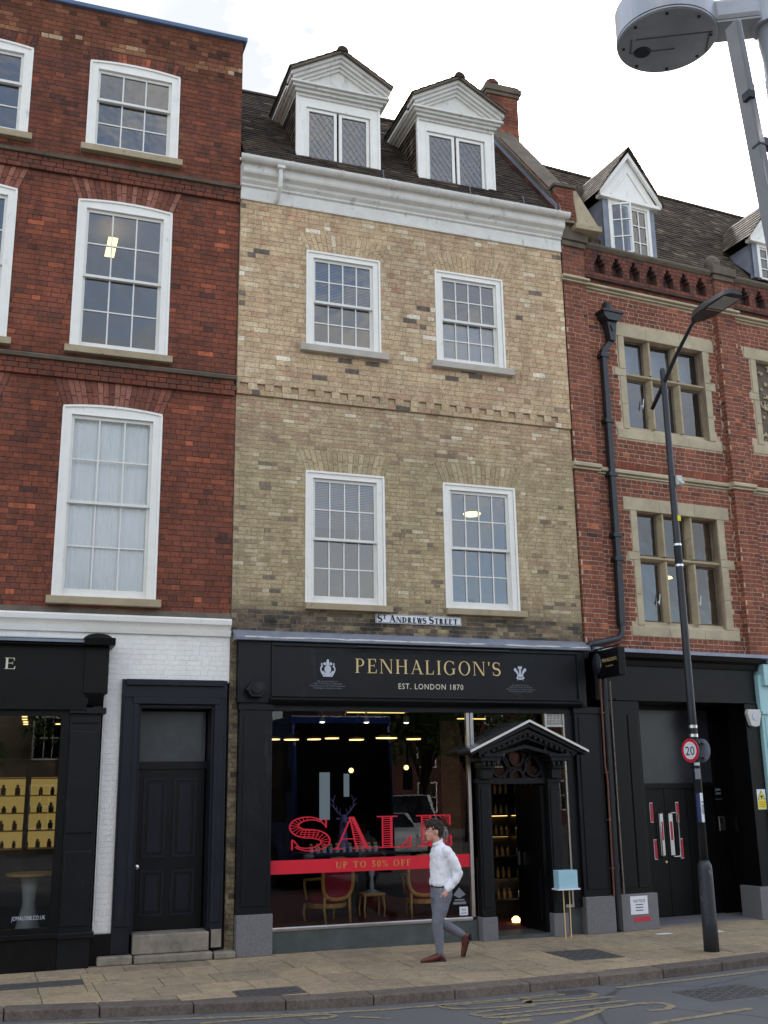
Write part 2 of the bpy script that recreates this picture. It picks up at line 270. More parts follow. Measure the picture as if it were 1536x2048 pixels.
# ------------------------------------------------------------------ geometry helpers
class MB:
    def __init__(s): s.v = []; s.f = []; s.t = []; s.tone = .5
    def add(s, vs, fs, tone=None):
        o = len(s.v); s.v += [tuple(v) for v in vs]; s.f += [tuple(i + o for i in f) for f in fs]
        s.t += [s.tone if tone is None else tone] * len(fs)
    def hexa(s, v, tone=None):
        s.add(v, [(0, 3, 2, 1), (4, 5, 6, 7), (0, 1, 5, 4), (1, 2, 6, 5), (2, 3, 7, 6), (3, 0, 4, 7)], tone); return s
    def box(s, x0, x1, y0, y1, z0, z1, tone=None):
        if x1 < x0: x0, x1 = x1, x0
        if y1 < y0: y0, y1 = y1, y0
        if z1 < z0: z0, z1 = z1, z0
        s.hexa([(x0, y0, z0), (x1, y0, z0), (x1, y1, z0), (x0, y1, z0), (x0, y0, z1), (x1, y0, z1), (x1, y1, z1), (x0, y1, z1)], tone); return s
    def prism(s, pts, a, b, plane='XZ'):      # polygon in a plane, extruded along the third axis from a to b
        n = len(pts)
        f = {'XZ': lambda p, t: (p[0], t, p[1]), 'YZ': lambda p, t: (t, p[0], p[1]), 'XY': lambda p, t: (p[0], p[1], t)}[plane]
        v = [f(p, a) for p in pts] + [f(p, b) for p in pts]
        s.add(v, [tuple(range(n)), tuple(range(2 * n - 1, n - 1, -1))] + [(i, i + n, (i + 1) % n + n, (i + 1) % n) for i in range(n)]); return s
    def tube(s, pts, r, n=10, caps=True):
        pts = [Vector(p) for p in pts]; rr = r if isinstance(r, (list, tuple)) else [r] * len(pts)
        o = len(s.v); prev = None
        for i, p in enumerate(pts):
            d = (pts[min(i + 1, len(pts) - 1)] - pts[max(i - 1, 0)]).normalized()
            if prev is None: u = d.orthogonal().normalized()
            else: u = (prev - d * prev.dot(d)).normalized()
            prev = u; w = d.cross(u)
            for k in range(n):
                a = 2 * PI * k / n; s.v.append(tuple(p + (u * math.cos(a) + w * math.sin(a)) * rr[i]))
        for i in range(len(pts) - 1):
            for k in range(n):
                s.f.append((o + i * n + k, o + i * n + (k + 1) % n, o + (i + 1) * n + (k + 1) % n, o + (i + 1) * n + k)); s.t.append(s.tone)
        if caps:
            s.f.append(tuple(o + k for k in range(n))[::-1]); s.t.append(s.tone)
            s.f.append(tuple(o + (len(pts) - 1) * n + k for k in range(n))); s.t.append(s.tone)
        return s
    def lathe(s, prof, c=(0, 0, 0), n=20):
        o = len(s.v)
        for r, z in prof:
            for k in range(n):
                a = 2 * PI * k / n; s.v.append((c[0] + r * math.cos(a), c[1] + r * math.sin(a), c[2] + z))
        for i in range(len(prof) - 1):
            for k in range(n):
                s.f.append((o + i * n + k, o + i * n + (k + 1) % n, o + (i + 1) * n + (k + 1) % n, o + (i + 1) * n + k)); s.t.append(s.tone)
        s.f.append(tuple(o + k for k in range(n))[::-1]); s.t.append(s.tone)
        s.f.append(tuple(o + (len(prof) - 1) * n + k for k in range(n))); s.t.append(s.tone)
        return s
    def ell(s, c, r, n=14, m=8):
        o = len(s.v)
        for i in range(m + 1):
            th = PI * i / m
            for k in range(n):
                a = 2 * PI * k / n; s.v.append((c[0] + r[0] * math.sin(th) * math.cos(a), c[1] + r[1] * math.sin(th) * math.sin(a), c[2] + r[2] * math.cos(th)))
        for i in range(m):
            for k in range(n):
                s.f.append((o + i * n + k, o + (i + 1) * n + k, o + (i + 1) * n + (k + 1) % n, o + i * n + (k + 1) % n)); s.t.append(s.tone)
        return s
    def rings(s, rings, n=16):               # (cx, cy, cz, rx, ry) horizontal ellipses bottom to top
        o = len(s.v)
        for cx, cy, cz, rx, ry in rings:
            for k in range(n):
                a = 2 * PI * k / n; s.v.append((cx + rx * math.cos(a), cy + ry * math.sin(a), cz))
        for i in range(len(rings) - 1):
            for k in range(n):
                s.f.append((o + i * n + k, o + i * n + (k + 1) % n, o + (i + 1) * n + (k + 1) % n, o + (i + 1) * n + k)); s.t.append(s.tone)
        s.f.append(tuple(o + k for k in range(n))[::-1]); s.t.append(s.tone)
        s.f.append(tuple(o + (len(rings) - 1) * n + k for k in range(n))); s.t.append(s.tone)
        return s
    def build(s, name, mat, parent=None, smooth=False, kind=None, bevel=0):
        me = bpy.data.meshes.new(name); me.from_pydata(s.v, [], s.f); me.update()
        at = me.attributes.new('tone', 'FLOAT', 'FACE'); at.data.foreach_set('value', s.t)
        me.materials.append(mat)
        if smooth: me.polygons.foreach_set('use_smooth', [True] * len(me.polygons))
        o = bpy.data.objects.new(name, me); COL.objects.link(o)
        if parent: o.parent = parent
        if kind: o['kind'] = kind
        if bevel:
            b = o.modifiers.new('bevel', 'BEVEL'); b.width = bevel; b.segments = 2; b.limit_method = 'ANGLE'
        return o
def rnd(a, b): return random.uniform(a, b)
def tag(o, label, cat, group=None, kind=None):
    if label: o['label'] = label
    if cat: o['category'] = cat
    if group: o['group'] = group
    if kind: o['kind'] = kind
    return o
def thing(name, label, cat, loc=(0, 0, 0), rz=0, group=None):
    o = bpy.data.objects.new(name, None); COL.objects.link(o); o.location = loc; o.rotation_euler = (0, 0, rz)
    o.empty_display_size = .2
    return tag(o, label, cat, group)
UC = {}
def unit(mat, tone=.5, quad=False):
    k = (mat.name, round(tone * 12), quad)
    if k not in UC:
        m = MB()
        if quad: m.add([(-.5, 0, -.5), (.5, 0, -.5), (.5, 0, .5), (-.5, 0, .5)], [(0, 1, 2, 3)], tone)
        else: m.box(-.5, .5, -.5, .5, -.5, .5, tone)
        me = bpy.data.meshes.new(mat.name + ' piece'); me.from_pydata(m.v, [], m.f); me.update()
        me.attributes.new('tone', 'FLOAT', 'FACE').data.foreach_set('value', [round(tone * 12) / 12] * len(m.f))
        me.materials.append(mat); UC[k] = me
    return UC[k]
def piece(name, mat, parent, x0, x1, y0, y1, z0, z1, tone=.5):
    o = bpy.data.objects.new(name, unit(mat, tone)); COL.objects.link(o); o.parent = parent
    o.location = ((x0 + x1) / 2, (y0 + y1) / 2, (z0 + z1) / 2); o.scale = (x1 - x0, y1 - y0, z1 - z0); return o
def pane(parent, x0, x1, y, z0, z1, mat):
    o = bpy.data.objects.new('pane', unit(mat, .5, True)); COL.objects.link(o); o.parent = parent
    o.location = ((x0 + x1) / 2, y, (z0 + z1) / 2); o.scale = (x1 - x0, 1, z1 - z0); return o
def emit(P, name, mat, parent, frame=None, limit=300, stuffname=None, wm=None, tilt=0.0, edgej=0.0):
    """P: (x0,x1,y0,y1,z0,z1,tone) boxes in a local frame; the largest seen become objects, the rest one mesh"""
    wm = wm or Matrix.Identity(4); fr = frame or Matrix.Identity(4)
    full = wm @ fr; A = np.array([p[:6] for p in P]); C = np.stack([(A[:, 0] + A[:, 1]) / 2, (A[:, 2] + A[:, 3]) / 2, (A[:, 4] + A[:, 5]) / 2], 1)
    F = np.array(full); Wc = C @ F[:3, :3].T + F[:3, 3]
    d = Wc - CAM; dist = np.linalg.norm(d, axis=1)
    fw, rr, dn = CAMF, CAMR, CAMD
    px = (d @ rr) / (d @ fw) * 2150; py = (d @ dn) / (d @ fw) * 2150
    vis = (np.abs(px) < 790) & (np.abs(py) < 1040) & (d @ fw > 0)
    dims = np.sort(np.stack([A[:, 1] - A[:, 0], A[:, 5] - A[:, 4], A[:, 3] - A[:, 2]], 1), axis=1)
    score = dims[:, 2] * dims[:, 1] / dist ** 2 * np.where(vis, 1, .001)
    order = np.argsort(-score); single = set(order[:limit].tolist())
    rest = MB()
    TM = Matrix.Rotation(tilt, 4, 'X')
    for i, p in enumerate(P):
        if i in single:
            o = bpy.data.objects.new(name, unit(mat, p[6])); COL.objects.link(o); o.parent = parent
            o.matrix_local = fr @ Matrix.Translation(Vector(C[i])) @ TM @ Matrix.Diagonal((p[1] - p[0], p[3] - p[2], p[5] - p[4], 1))
        else:
            x0, x1, y0, y1, z0, z1, t = p
            ct = Vector(C[i]); fc = fr @ Matrix.Translation(ct) @ TM @ Matrix.Translation(-ct) if tilt else fr
            if edgej: x0 += rnd(-edgej, edgej); x1 += rnd(-edgej, edgej); z0 += rnd(-edgej, edgej) * .6; z1 += rnd(-edgej, edgej) * .6
            vs = [fc @ Vector(v) for v in ((x0, y0, z0), (x1, y0, z0), (x1, y1, z0), (x0, y1, z0), (x0, y0, z1), (x1, y0, z1), (x1, y1, z1), (x0, y1, z1))]
            rest.hexa(vs, t)
    if rest.v: rest.build(stuffname or name + 'work', mat, parent, kind='stuff')
def slab_wall(mb, x0, x1, z0, z1, y0, y1, holes):
    xs = sorted({x0, x1} | {h[0] for h in holes} | {h[1] for h in holes}); zs = sorted({z0, z1} | {h[2] for h in holes} | {h[3] for h in holes})
    xs = [x for x in xs if x0 <= x <= x1]; zs = [z for z in zs if z0 <= z <= z1]
    for a, b in zip(xs, xs[1:]):
        run = None
        for c, d in zip(zs, zs[1:]):
            cx, cz = (a + b) / 2, (c + d) / 2
            if any(h[0] < cx < h[1] and h[2] < cz < h[3] for h in holes):
                if run: mb.box(a, b, y0, y1, run[0], run[1]); run = None
            else: run = (run[0], d) if run else (c, d)
        if run: mb.box(a, b, y0, y1, run[0], run[1])
def courses(x0, x1, z0, z1, ch, holes, yf=0.0, depth=.03, bond='flemish', j=.009, jit=.003, L=.205, H=.1, tone=None, edge=None):
    out = []; n = max(1, round((z1 - z0) / ch)); ch = (z1 - z0) / n
    for r in range(n):
        za = z0 + r * ch; zc = za + ch / 2
        iv = [(x0, x1)]
        for h in holes:
            ab = h(zc) if callable(h) else ((h[0], h[1]) if h[2] < zc < h[3] else None)
            if ab:
                nv = []
                for a, b in iv:
                    if ab[1] <= a or ab[0] >= b: nv.append((a, b)); continue
                    if ab[0] > a: nv.append((a, ab[0]))
                    if ab[1] < b: nv.append((ab[1], b))
                iv = nv
        x = x0 - (r % 2) * (L * .5 + H * .5 if bond == 'flemish' else L / 2) - rnd(0, .03); k = 0
        while x < x1:
            w = (L if (k % 2 == 0 or bond == 'stretcher') else H)
            if bond == 'english': w = L if r % 2 else H
            w *= rnd(.94, 1.05); w = w if bond != 'mixed' else random.choice((L, L, H)) * rnd(.9, 1.06)
            for a, b in iv:
                xa, xb = max(x, a + .004), min(x + w, b - .002)
                if xb - xa > .028:
                    dz = rnd(-.0015, .0015)
                    t = random.random() if tone is None else tone((xa + xb) / 2, zc)
                    out.append((xa, xb, yf - rnd(0, jit), yf + depth, za + j / 2 + dz, za + ch - j / 2 + dz, t))
            x += w + j; k += 1
    return out
def profile_x(pts, x0, x1, name, mat, parent, bevel=0):   # (y,z) outline extruded along x
    return MB().prism(pts, x0, x1, 'YZ').build(name, mat, parent, bevel=bevel)

# ------------------------------------------------------------------ lettering
def arc(cx, cy, a, b, t0, t1, wt, wn, n=20):
    o = []; i = []
    for k in range(n + 1):
        t = math.radians(t0 + (t1 - t0) * k / n); c, s = math.cos(t), math.sin(t)
        o.append((cx + a * c, cy + b * s)); i.append((cx + (a - wt) * c, cy + (b - wn) * s))
    return [[o[k], o[k + 1], i[k + 1], i[k]] for k in range(n)]
def rect(x0, x1, y0, y1): return [[(x0, y0), (x1, y0), (x1, y1), (x0, y1)]]
def stroke(x0, y0, x1, y1, w):      # slanted stroke of horizontal width w
    return [[(x0 - w / 2, y0), (x0 + w / 2, y0), (x1 + w / 2, y1), (x1 - w / 2, y1)]]
def path(pts, ws):
    out = []; L_ = []; R_ = []
    for i, p in enumerate(pts):
        a = pts[max(0, i - 1)]; b = pts[min(len(pts) - 1, i + 1)]
        dx, dy = b[0] - a[0], b[1] - a[1]; l = math.hypot(dx, dy) or 1; nx, ny = -dy / l, dx / l; w = ws[i] / 2
        L_.append((p[0] + nx * w, p[1] + ny * w)); R_.append((p[0] - nx * w, p[1] - ny * w))
    return [[L_[i], R_[i], R_[i + 1], L_[i + 1]] for i in range(len(pts) - 1)]
def scurve(w, h=1.0):
    pts = []; n = 30
    for k in range(n + 1):      # top bowl 30..270, bottom bowl 90..-150 (mirrored)
        u = k / n
        if u < .5:
            t = math.radians(35 + (270 - 35) * (u / .5)); pts.append((w / 2 + w * .40 * math.cos(t), .74 + .235 * math.sin(t)))
        else:
            t = math.radians(90 - (235) * ((u - .5) / .5)); pts.append((w / 2 + w * .44 * math.cos(t), .265 + .24 * math.sin(t)))
    return pts
def glyph(ch, W=.13, T=.045, S=.07, st=.035):
    g = []
    def stem(x, y0=0, y1=1, w=W, sb=True, tp=True):
        g.extend(rect(x, x + w, y0, y1))
        if sb: g.extend(rect(x - S, x + w + S, y0, y0 + st))
        if tp: g.extend(rect(x - S, x + w + S, y1 - st, y1))
    if ch == 'P' or ch == 'R':
        stem(.1); g.extend(rect(.1 + W, .36, 1 - T, 1)); g.extend(rect(.1 + W, .36, .46, .46 + T)); g.extend(arc(.36, .73, .27, .27, -90, 90, W, T)); a = .70
        if ch == 'R': g.extend(stroke(.64, 0, .38, .48, W)); g.extend(rect(.56, .82, 0, st)); a = .86
    elif ch in 'EF':
        stem(.1); g.extend(rect(.1 + W, .6, 1 - T, 1)); g.extend(rect(.1 + W, .5, .5, .5 + T)); g.extend([[(.6, 1), (.6, .76), (.575, .76), (.52, 1)]]); g.extend(rect(.48, .505, .4, .65))
        if ch == 'E': g.extend(rect(.1 + W, .62, 0, T)); g.extend([[(.64, 0), (.66, .26), (.63, .26), (.56, 0)]])
        a = .74 if ch == 'E' else .68
    elif ch == 'N':
        stem(.1, w=T); stem(.78, w=T, sb=False); g.extend(stroke(.12 + W / 2, 1, .82 - W / 4, 0, W)); g.extend(rect(.0, .2, 1 - st, 1)); a = .96
    elif ch == 'H':
        stem(.1); stem(.66); g.extend(rect(.1 + W, .66, .5, .5 + T)); a = .93
    elif ch == 'A':
        g.extend(stroke(.12, 0, .44, 1, T)); g.extend(stroke(.76, 0, .42, 1, W)); g.extend(rect(.24, .64, .33, .33 + T)); g.extend(rect(.02, .24, 0, st)); g.extend(rect(.62, .92, 0, st)); a = .9
    elif ch == 'L':
        stem(.1); g.extend(rect(.1 + W, .6, 0, T)); g.extend([[(.6, 0), (.63, .28), (.6, .28), (.52, 0)]]); a = .7
    elif ch == 'I': stem(.1); a = .36
    elif ch in 'GCO':
        if ch == 'O': g.extend(arc(.46, .5, .42, .52, 0, 360, W, T, 36)); a = .94
        else:
            g.extend(arc(.46, .5, .42, .52, 42, 318, W, T, 30)); g.extend(rect(.74, .77, .72, .98)); a = .88
            if ch == 'G': g.extend(rect(.68, .68 + W, .06, .44)); g.extend(rect(.6, .88, .42, .42 + st)); a = .94
            else: g.extend(rect(.74, .77, .04, .26))
    elif ch == 'D':
        stem(.1, w=W); g.extend(rect(.1 + W, .4, 1 - T, 1)); g.extend(rect(.1 + W, .4, 0, T)); g.extend(arc(.4, .5, .42, .5, -90, 90, W, T)); a = .9
    elif ch == 'S':
        p = scurve(.58); n = len(p); g.extend(path(p, [T + (W * 1.1 - T) * math.sin(PI * min(1, max(0, (i / (n - 1))))) ** 1.6 for i in range(n)]))
        g.extend(rect(.5, .53, .72, .98)); g.extend(rect(.03, .06, .02, .3)); a = .64
    elif ch == 'T':
        stem(.34, tp=False); g.extend(rect(.04, .78, 1 - T, 1)); g.extend([[(.04, 1), (.03, .74), (.06, .74), (.12, 1)]]); g.extend([[(.78, 1), (.79, .74), (.76, .74), (.70, 1)]]); a = .84
    elif ch == 'U':
        g.extend(rect(.1, .1 + W, .3, 1)); g.extend(rect(.68, .68 + T, .3, 1)); g.extend(rect(.03, .3, 1 - st, 1)); g.extend(rect(.6, .8, 1 - st, 1)); g.extend(arc(.41, .3, .31, .31, 180, 360, W * .8, T)); a = .84
    elif ch == 'W':
        for x0, x1, w in ((.1, .3, W), (.46, .3, T), (.46, .66, W), (.84, .66, T)): g.extend(stroke(x0, 1, x1, 0, w))
        g.extend(rect(0, .22, 1 - st, 1)); g.extend(rect(.38, .56, 1 - st, 1)); g.extend(rect(.76, .94, 1 - st, 1)); a = .96
    elif ch == 'M':
        stem(.1, w=T); stem(.82, w=W); g.extend(stroke(.16, 1, .5, .1, W)); g.extend(stroke(.84, 1, .5, .1, T)); a = 1.05
    elif ch == 'J': g.extend(rect(.24, .24 + W, .15, 1)); g.extend(rect(.17, .44, 1 - st, 1)); g.extend(arc(.17, .15, .2, .2, 200, 360, W, T)); a = .5
    elif ch == 'K': stem(.1); g.extend(stroke(.2, .4, .7, 1, T)); g.extend(stroke(.72, 0, .38, .62, W)); a = .84
    elif ch == '0': g.extend(arc(.3, .5, .27, .52, 0, 360, W * .9, T, 30)); a = .62
    elif ch == '5': g.extend(rect(.12, .5, 1 - W, 1)); g.extend(rect(.12, .12 + T, .5, 1)); g.extend(arc(.27, .32, .27, .32, -150, 120, W, T)); a = .6
    elif ch == '%': g.extend(arc(.17, .78, .15, .22, 0, 360, T * 1.3, T, 20)); g.extend(arc(.65, .22, .15, .22, 0, 360, T * 1.3, T, 20)); g.extend(stroke(.2, 0, .62, 1, T)); a = .86
    elif ch == "'": g.extend([[(.06, 1), (.18, 1), (.13, .72), (.09, .72)]]); a = .24
    elif ch == '.': g.extend(rect(.06, .18, 0, .12)); a = .26
    else: a = .4
    return g, a
def serif_text(txt, x0, z0, height, y, name, mat, parent, width=None, space=.08, caps=None, W=.13, T=.045, thick=.004):
    polys = []; x = 0
    for i, ch in enumerate(txt):
        sc = 1.0 if (caps is None or i in caps) else .8
        off = .22 if (caps and i == 1 and txt[:2] == 'ST') else 0
        if off: sc = .62; off = .38
        g, a = glyph(ch, W, T)
        for pl in g: polys.append([(x + px * sc, py * sc + off) for px, py in pl])
        x += a * sc + space
    kx = height if width is None else width / (x - space)
    mb = MB()
    for k, pl in enumerate(polys):
        e = (k % 17) * .00015
        v = [(x0 + px * kx, y - thick - e, z0 + py * height) for px, py in pl]
        mb.add(v, [tuple(range(len(v)))])
    return mb.build(name, mat, parent)
def plain_text(txt, x, z, size, y, name, mat, parent, width=None, align='CENTER', rot=(PI / 2, 0, 0), space=1.0, loc=None):
    cu = bpy.data.curves.new(name, 'FONT'); cu.body = txt; cu.size = size; cu.align_x = align; cu.space_character = space; cu.resolution_u = 2
    o = bpy.data.objects.new(name, cu); COL.objects.link(o)
    dg = bpy.context.evaluated_depsgraph_get(); me = bpy.data.meshes.new_from_object(o.evaluated_get(dg)); me.name = name
    bpy.data.objects.remove(o); me.materials.clear(); me.materials.append(mat)
    m = bpy.data.objects.new(name, me); COL.objects.link(m); m.parent = parent
    m.location = loc or (x, y, z); m.rotation_euler = rot
    if width:
        xs = [v.co.x for v in me.vertices]; s = width / (max(xs) - min(xs)); m.scale = (s, 1, 1)
    return m

# ------------------------------------------------------------------ windows
def sash_window(parent, x0, x1, z0, z1, cols, rt, rb, zm, fw=.11, yf=0.0, rise=0.0, sill=None, sillmat=None, blind=None, glass=None, oldpaint=False):
    mat = M_OLDW if oldpaint else M_WHITE
    m = MB(); zt = z1 - rise; zi = zt - fw * .9
    m.box(x0, x0 + fw, yf, yf + .12, z0, zi); m.box(x1 - fw, x1, yf, yf + .12, z0, zi)
    n = 12; top = [(x0 + (x1 - x0) * k / n, zt + rise * (1 - (2 * k / n - 1) ** 2)) for k in range(n + 1)]
    for k in range(n):
        a, b = top[k], top[k + 1]
        m.hexa([(a[0], yf, zi), (b[0], yf, zi), (b[0], yf + .12, zi), (a[0], yf + .12, zi), (a[0], yf, a[1]), (b[0], yf, b[1]), (b[0], yf + .12, b[1]), (a[0], yf + .12, a[1])])
    m.box(x0 + fw, x1 - fw, yf + .03, yf + .12, z0, z0 + .05)
    # moulded outer edge and inner bead
    e = .028
    m.box(x0 - .004, x0 + e, yf - .0225, yf, z0, zt - e - .001); m.box(x1 - e, x1 + .004, yf - .0225, yf, z0, zt - e - .001)
    for k in range(n):
        a, b = top[k], top[k + 1]
        m.hexa([(a[0], yf - .022, a[1] - e), (b[0], yf - .022, b[1] - e), (b[0], yf, b[1] - e), (a[0], yf, a[1] - e), (a[0], yf - .022, a[1] + .003), (b[0], yf - .022, b[1] + .003), (b[0], yf, b[1] + .003), (a[0], yf, a[1] + .003)])
    b_ = .015
    m.box(x0 + fw - b_, x0 + fw + .002, yf - .009, yf, z0, zi); m.box(x1 - fw - .002, x1 - fw + b_, yf - .009, yf, z0, zi); m.box(x0 + fw + .002, x1 - fw - .002, yf - .009, yf, zi - .002, zi + b_)
    w = m.build('window', mat, parent)
    gx0, gx1 = x0 + fw, x1 - fw
    def sash(za, zb, y, rows, tr, br):
        s = MB(); st = .042; bw = .02
        s.box(gx0, gx0 + st, y, y + .04, za, zb); s.box(gx1 - st, gx1, y, y + .04, za, zb)
        s.box(gx0 + st, gx1 - st, y, y + .04, zb - tr, zb); s.box(gx0 + st, gx1 - st, y, y + .04, za, za + br)
        ix0, ix1, iz0, iz1 = gx0 + st, gx1 - st, za + br, zb - tr
        cw = (ix1 - ix0) / cols; rh = (iz1 - iz0) / rows
        for c in range(1, cols): s.box(ix0 + c * cw - bw / 2, ix0 + c * cw + bw / 2, y + .004, y + .034, iz0, iz1)
        for r in range(1, rows):
            for c in range(cols):
                s.box(ix0 + c * cw + (bw / 2 if c else 0), ix0 + (c + 1) * cw - (bw / 2 if c < cols - 1 else 0), y + .006, y + .032, iz0 + r * rh - bw / 2, iz0 + r * rh + bw / 2)
        so_ = s.build('sash', M_BAR, w)
        for c in range(cols):
            for r in range(rows):
                p = pane(w, ix0 + c * cw, ix0 + (c + 1) * cw, y + .02, iz0 + r * rh, iz0 + (r + 1) * rh, glass or M_GLASS)
                p.rotation_euler = (rnd(-.006, .006), 0, rnd(-.008, .008))
        return ix0, ix1
    sash(zm - .02, zi - .004, yf + .035, rt, .045, .04)
    sash(z0 + .052, zm + .02, yf + .078, rb, .04, .075)
    if sill:
        sx0, sx1, sz0, sz1 = sill
        MB().prism([(yf - .115, sz0), (yf + .1, sz0), (yf + .1, sz1 + .012), (yf + .0, sz1 + .01), (yf - .115, sz1 - .008)], sx0, sx1, 'YZ').build('sill', sillmat or M_SILL, w, bevel=.006)
    if blind:
        kind, za, zb = blind
        if kind == 'curtain':
            c = MB(); n = 90; y = yf + .16
            for k in range(n):
                xa = gx0 + .0 + (gx1 - gx0) * k / n; xb = gx0 + (gx1 - gx0) * (k + 1) / n
                ya = y - .03 + .006 * math.sin(k * 1.1 + 2 * math.sin(k * .13)); yb2 = y - .03 + .006 * math.sin((k + 1) * 1.1 + 2 * math.sin((k + 1) * .13))
                c.add([(xa, ya, za), (xb, yb2, za), (xb, yb2, zb), (xa, ya, zb)], [(0, 1, 2, 3)])
            c.build('curtain', M_CURT, w, smooth=True)
        elif kind == 'roller': MB().box(gx0, gx1, yf + .16, yf + .166, za, zb).build('blind', M_BLIND, w)
        else:
            c = MB(); z = za
            while z < zb:
                c.hexa([(gx0, yf + .165, z), (gx1, yf + .165, z), (gx1, yf + .195, z + .018), (gx0, yf + .195, z + .018), (gx0, yf + .165, z + .003), (gx1, yf + .165, z + .003), (gx1, yf + .195, z + .021), (gx0, yf + .195, z + .021)]); z += .026
            c.build('blind', M_BLIND, w)
    return w
def flat_arch(P, x0, x1, zs, zt, spread, n, rise=0.0, yf=-.003, tone=None):
    """gauged arch: tapering bricks fanned over an opening (kept as one stuff mesh of pieces)"""
    for k in range(n):
        a, b = k / n, (k + 1) / n; g = .055 / n
        def s(u): return (x0 + (x1 - x0) * u, zs + rise * (1 - (2 * u - 1) ** 2))
        def t(u): return (x0 - spread + (x1 - x0 + 2 * spread) * u, zt)
        sa, sb, ta, tb = s(a + g), s(b - g), t(a + g), t(b - g); y0, y1 = yf - rnd(0, .003), .03
        tt = random.random() if tone is None else tone(random.random())
        mid = .52 if k % 2 else .36
        def lerp(p, q, u): return (p[0] + (q[0] - p[0]) * u, p[1] + (q[1] - p[1]) * u)
        for u0, u1 in ((0, mid - .015), (mid + .015, 1)):
            q = [lerp(sa, ta, u0), lerp(sb, tb, u0), lerp(sb, tb, u1), lerp(sa, ta, u1)]
            P.hexa([(q[0][0], y0, q[0][1]), (q[1][0], y0, q[1][1]), (q[1][0], y1, q[1][1]), (q[0][0], y1, q[0][1]),
                    (q[3][0], y0, q[3][1]), (q[2][0], y0, q[2][1]), (q[2][0], y1, q[2][1]), (q[3][0], y1, q[3][1])], min(1, max(0, tt + rnd(-.1, .1))))
def arch_hole(x0, x1, zs, zt, spread):
    def f(z):
        if zs - .001 <= z <= zt:
            u = (z - zs) / (zt - zs); return (x0 - spread * u, x1 + spread * u)
    return f
def rooms(parent, x0, x1, floors, zt, y0=.36, y1=4.2, mat=None):
    m = MB()
    m.box(x0, x1, y1, y1 + .1, floors[0], zt)
    for xx in (x0, x1 - .08, ): m.box(xx, xx + .08, y0, y1, floors[0], zt)
    m.box((x0 + x1) / 2 - .05, (x0 + x1) / 2 + .05, y0, y1, floors[0], zt)
    for z in floors: m.box(x0 + .08, x1 - .08, y0, y1, z - .15, z)
    m.box(x0 + .08, x1 - .08, y0, y1, zt - .1, zt)
    return m.build('interior', mat or M_ROOM, parent)

# ------------------------------------------------------------------ ground
KERB = [(-14, 1.4), (-6, -1.1), (-3, -1.9), (.24, -2.66), (1.81, -3.0), (2.9, -3.27), (4.06, -3.43), (5.34, -3.44), (6.3, -3.37), (7.56, -3.24), (8.64, -3.09), (9.6, -2.9), (12, -2.35), (16, -1.4), (30, 2.2), (60, 9)]
def kerb_y(x):
    for (a, b), (c, d) in zip(KERB, KERB[1:]):
        if a <= x <= c: return b + (d - b) * (x - a) / (c - a)
    return KERB[0][1] if x < KERB[0][0] else KERB[-1][1]
g = MB(); g.add([(-400, -400, -.1), (400, -400, -.1), (400, 400, -.1), (-400, 400, -.1)], [(0, 1, 2, 3)]); road = g.build('road', M_ASPH, kind='structure')
p_ = MB(); n = len(KERB)
for (a, b), (c, d) in zip(KERB, KERB[1:]):
    p_.hexa([(a, b + .16, -.13), (c, d + .16, -.13), (c, max(d + 1, 12), -.13), (a, max(b + 1, 12), -.13), (a, b + .16, -.008), (c, d + .16, -.008), (c, max(d + 1, 12), -.008), (a, max(b + 1, 12), -.008)])
pavement = p_.build('pavement', M_JOINT, kind='structure')
# paving slabs
COVERS = [((2.66, 3.36), (-2.95, -2.5)), ((7.03, 7.76), (-2.22, -1.4)), ((-2.5, 1.16), (-1.40, -1.0))]
SL = []; y = .6; row = 0
while y > -4.0:
    dpt = .62
    x = -4 + (row % 3) * .31
    while x < 22:
        w = random.choice((.6, .6, .75, .9, .45)); xa, xb, ya, yb = x, x + w, y - dpt, y
        ke = min(kerb_y(xa), kerb_y(xb)) + .33
        if yb > ke + .05:
            ya = max(ya, ke) if ya < ke else ya
            rects = [(xa, xb, ya, yb)]
            for (cx0, cx1), (cy0, cy1) in COVERS:
                nr = []
                for (a, b, c, d) in rects:
                    if b <= cx0 or a >= cx1 or d <= cy0 or c >= cy1: nr.append((a, b, c, d)); continue
                    if a < cx0: nr.append((a, cx0, c, d)); a = cx0
                    if b > cx1: nr.append((cx1, b, c, d)); b = cx1
                    if c < cy0: nr.append((a, b, c, cy0)); c = cy0
                    if d > cy1: nr.append((a, b, cy1, d))
                rects = nr
            for (a, b, c, d) in rects:
                if b - a > .05 and d - c > .04:
                    SL.append((a + .005, b - .005, c + .005, d - .005, -.05, rnd(-.0025, .0025), min(1, max(0, random.gauss(.6, .22)))))
        x += w
    y -= dpt; row += 1
emit(SL, 'paving_slab', M_SLAB, pavement, stuffname='far_paving')
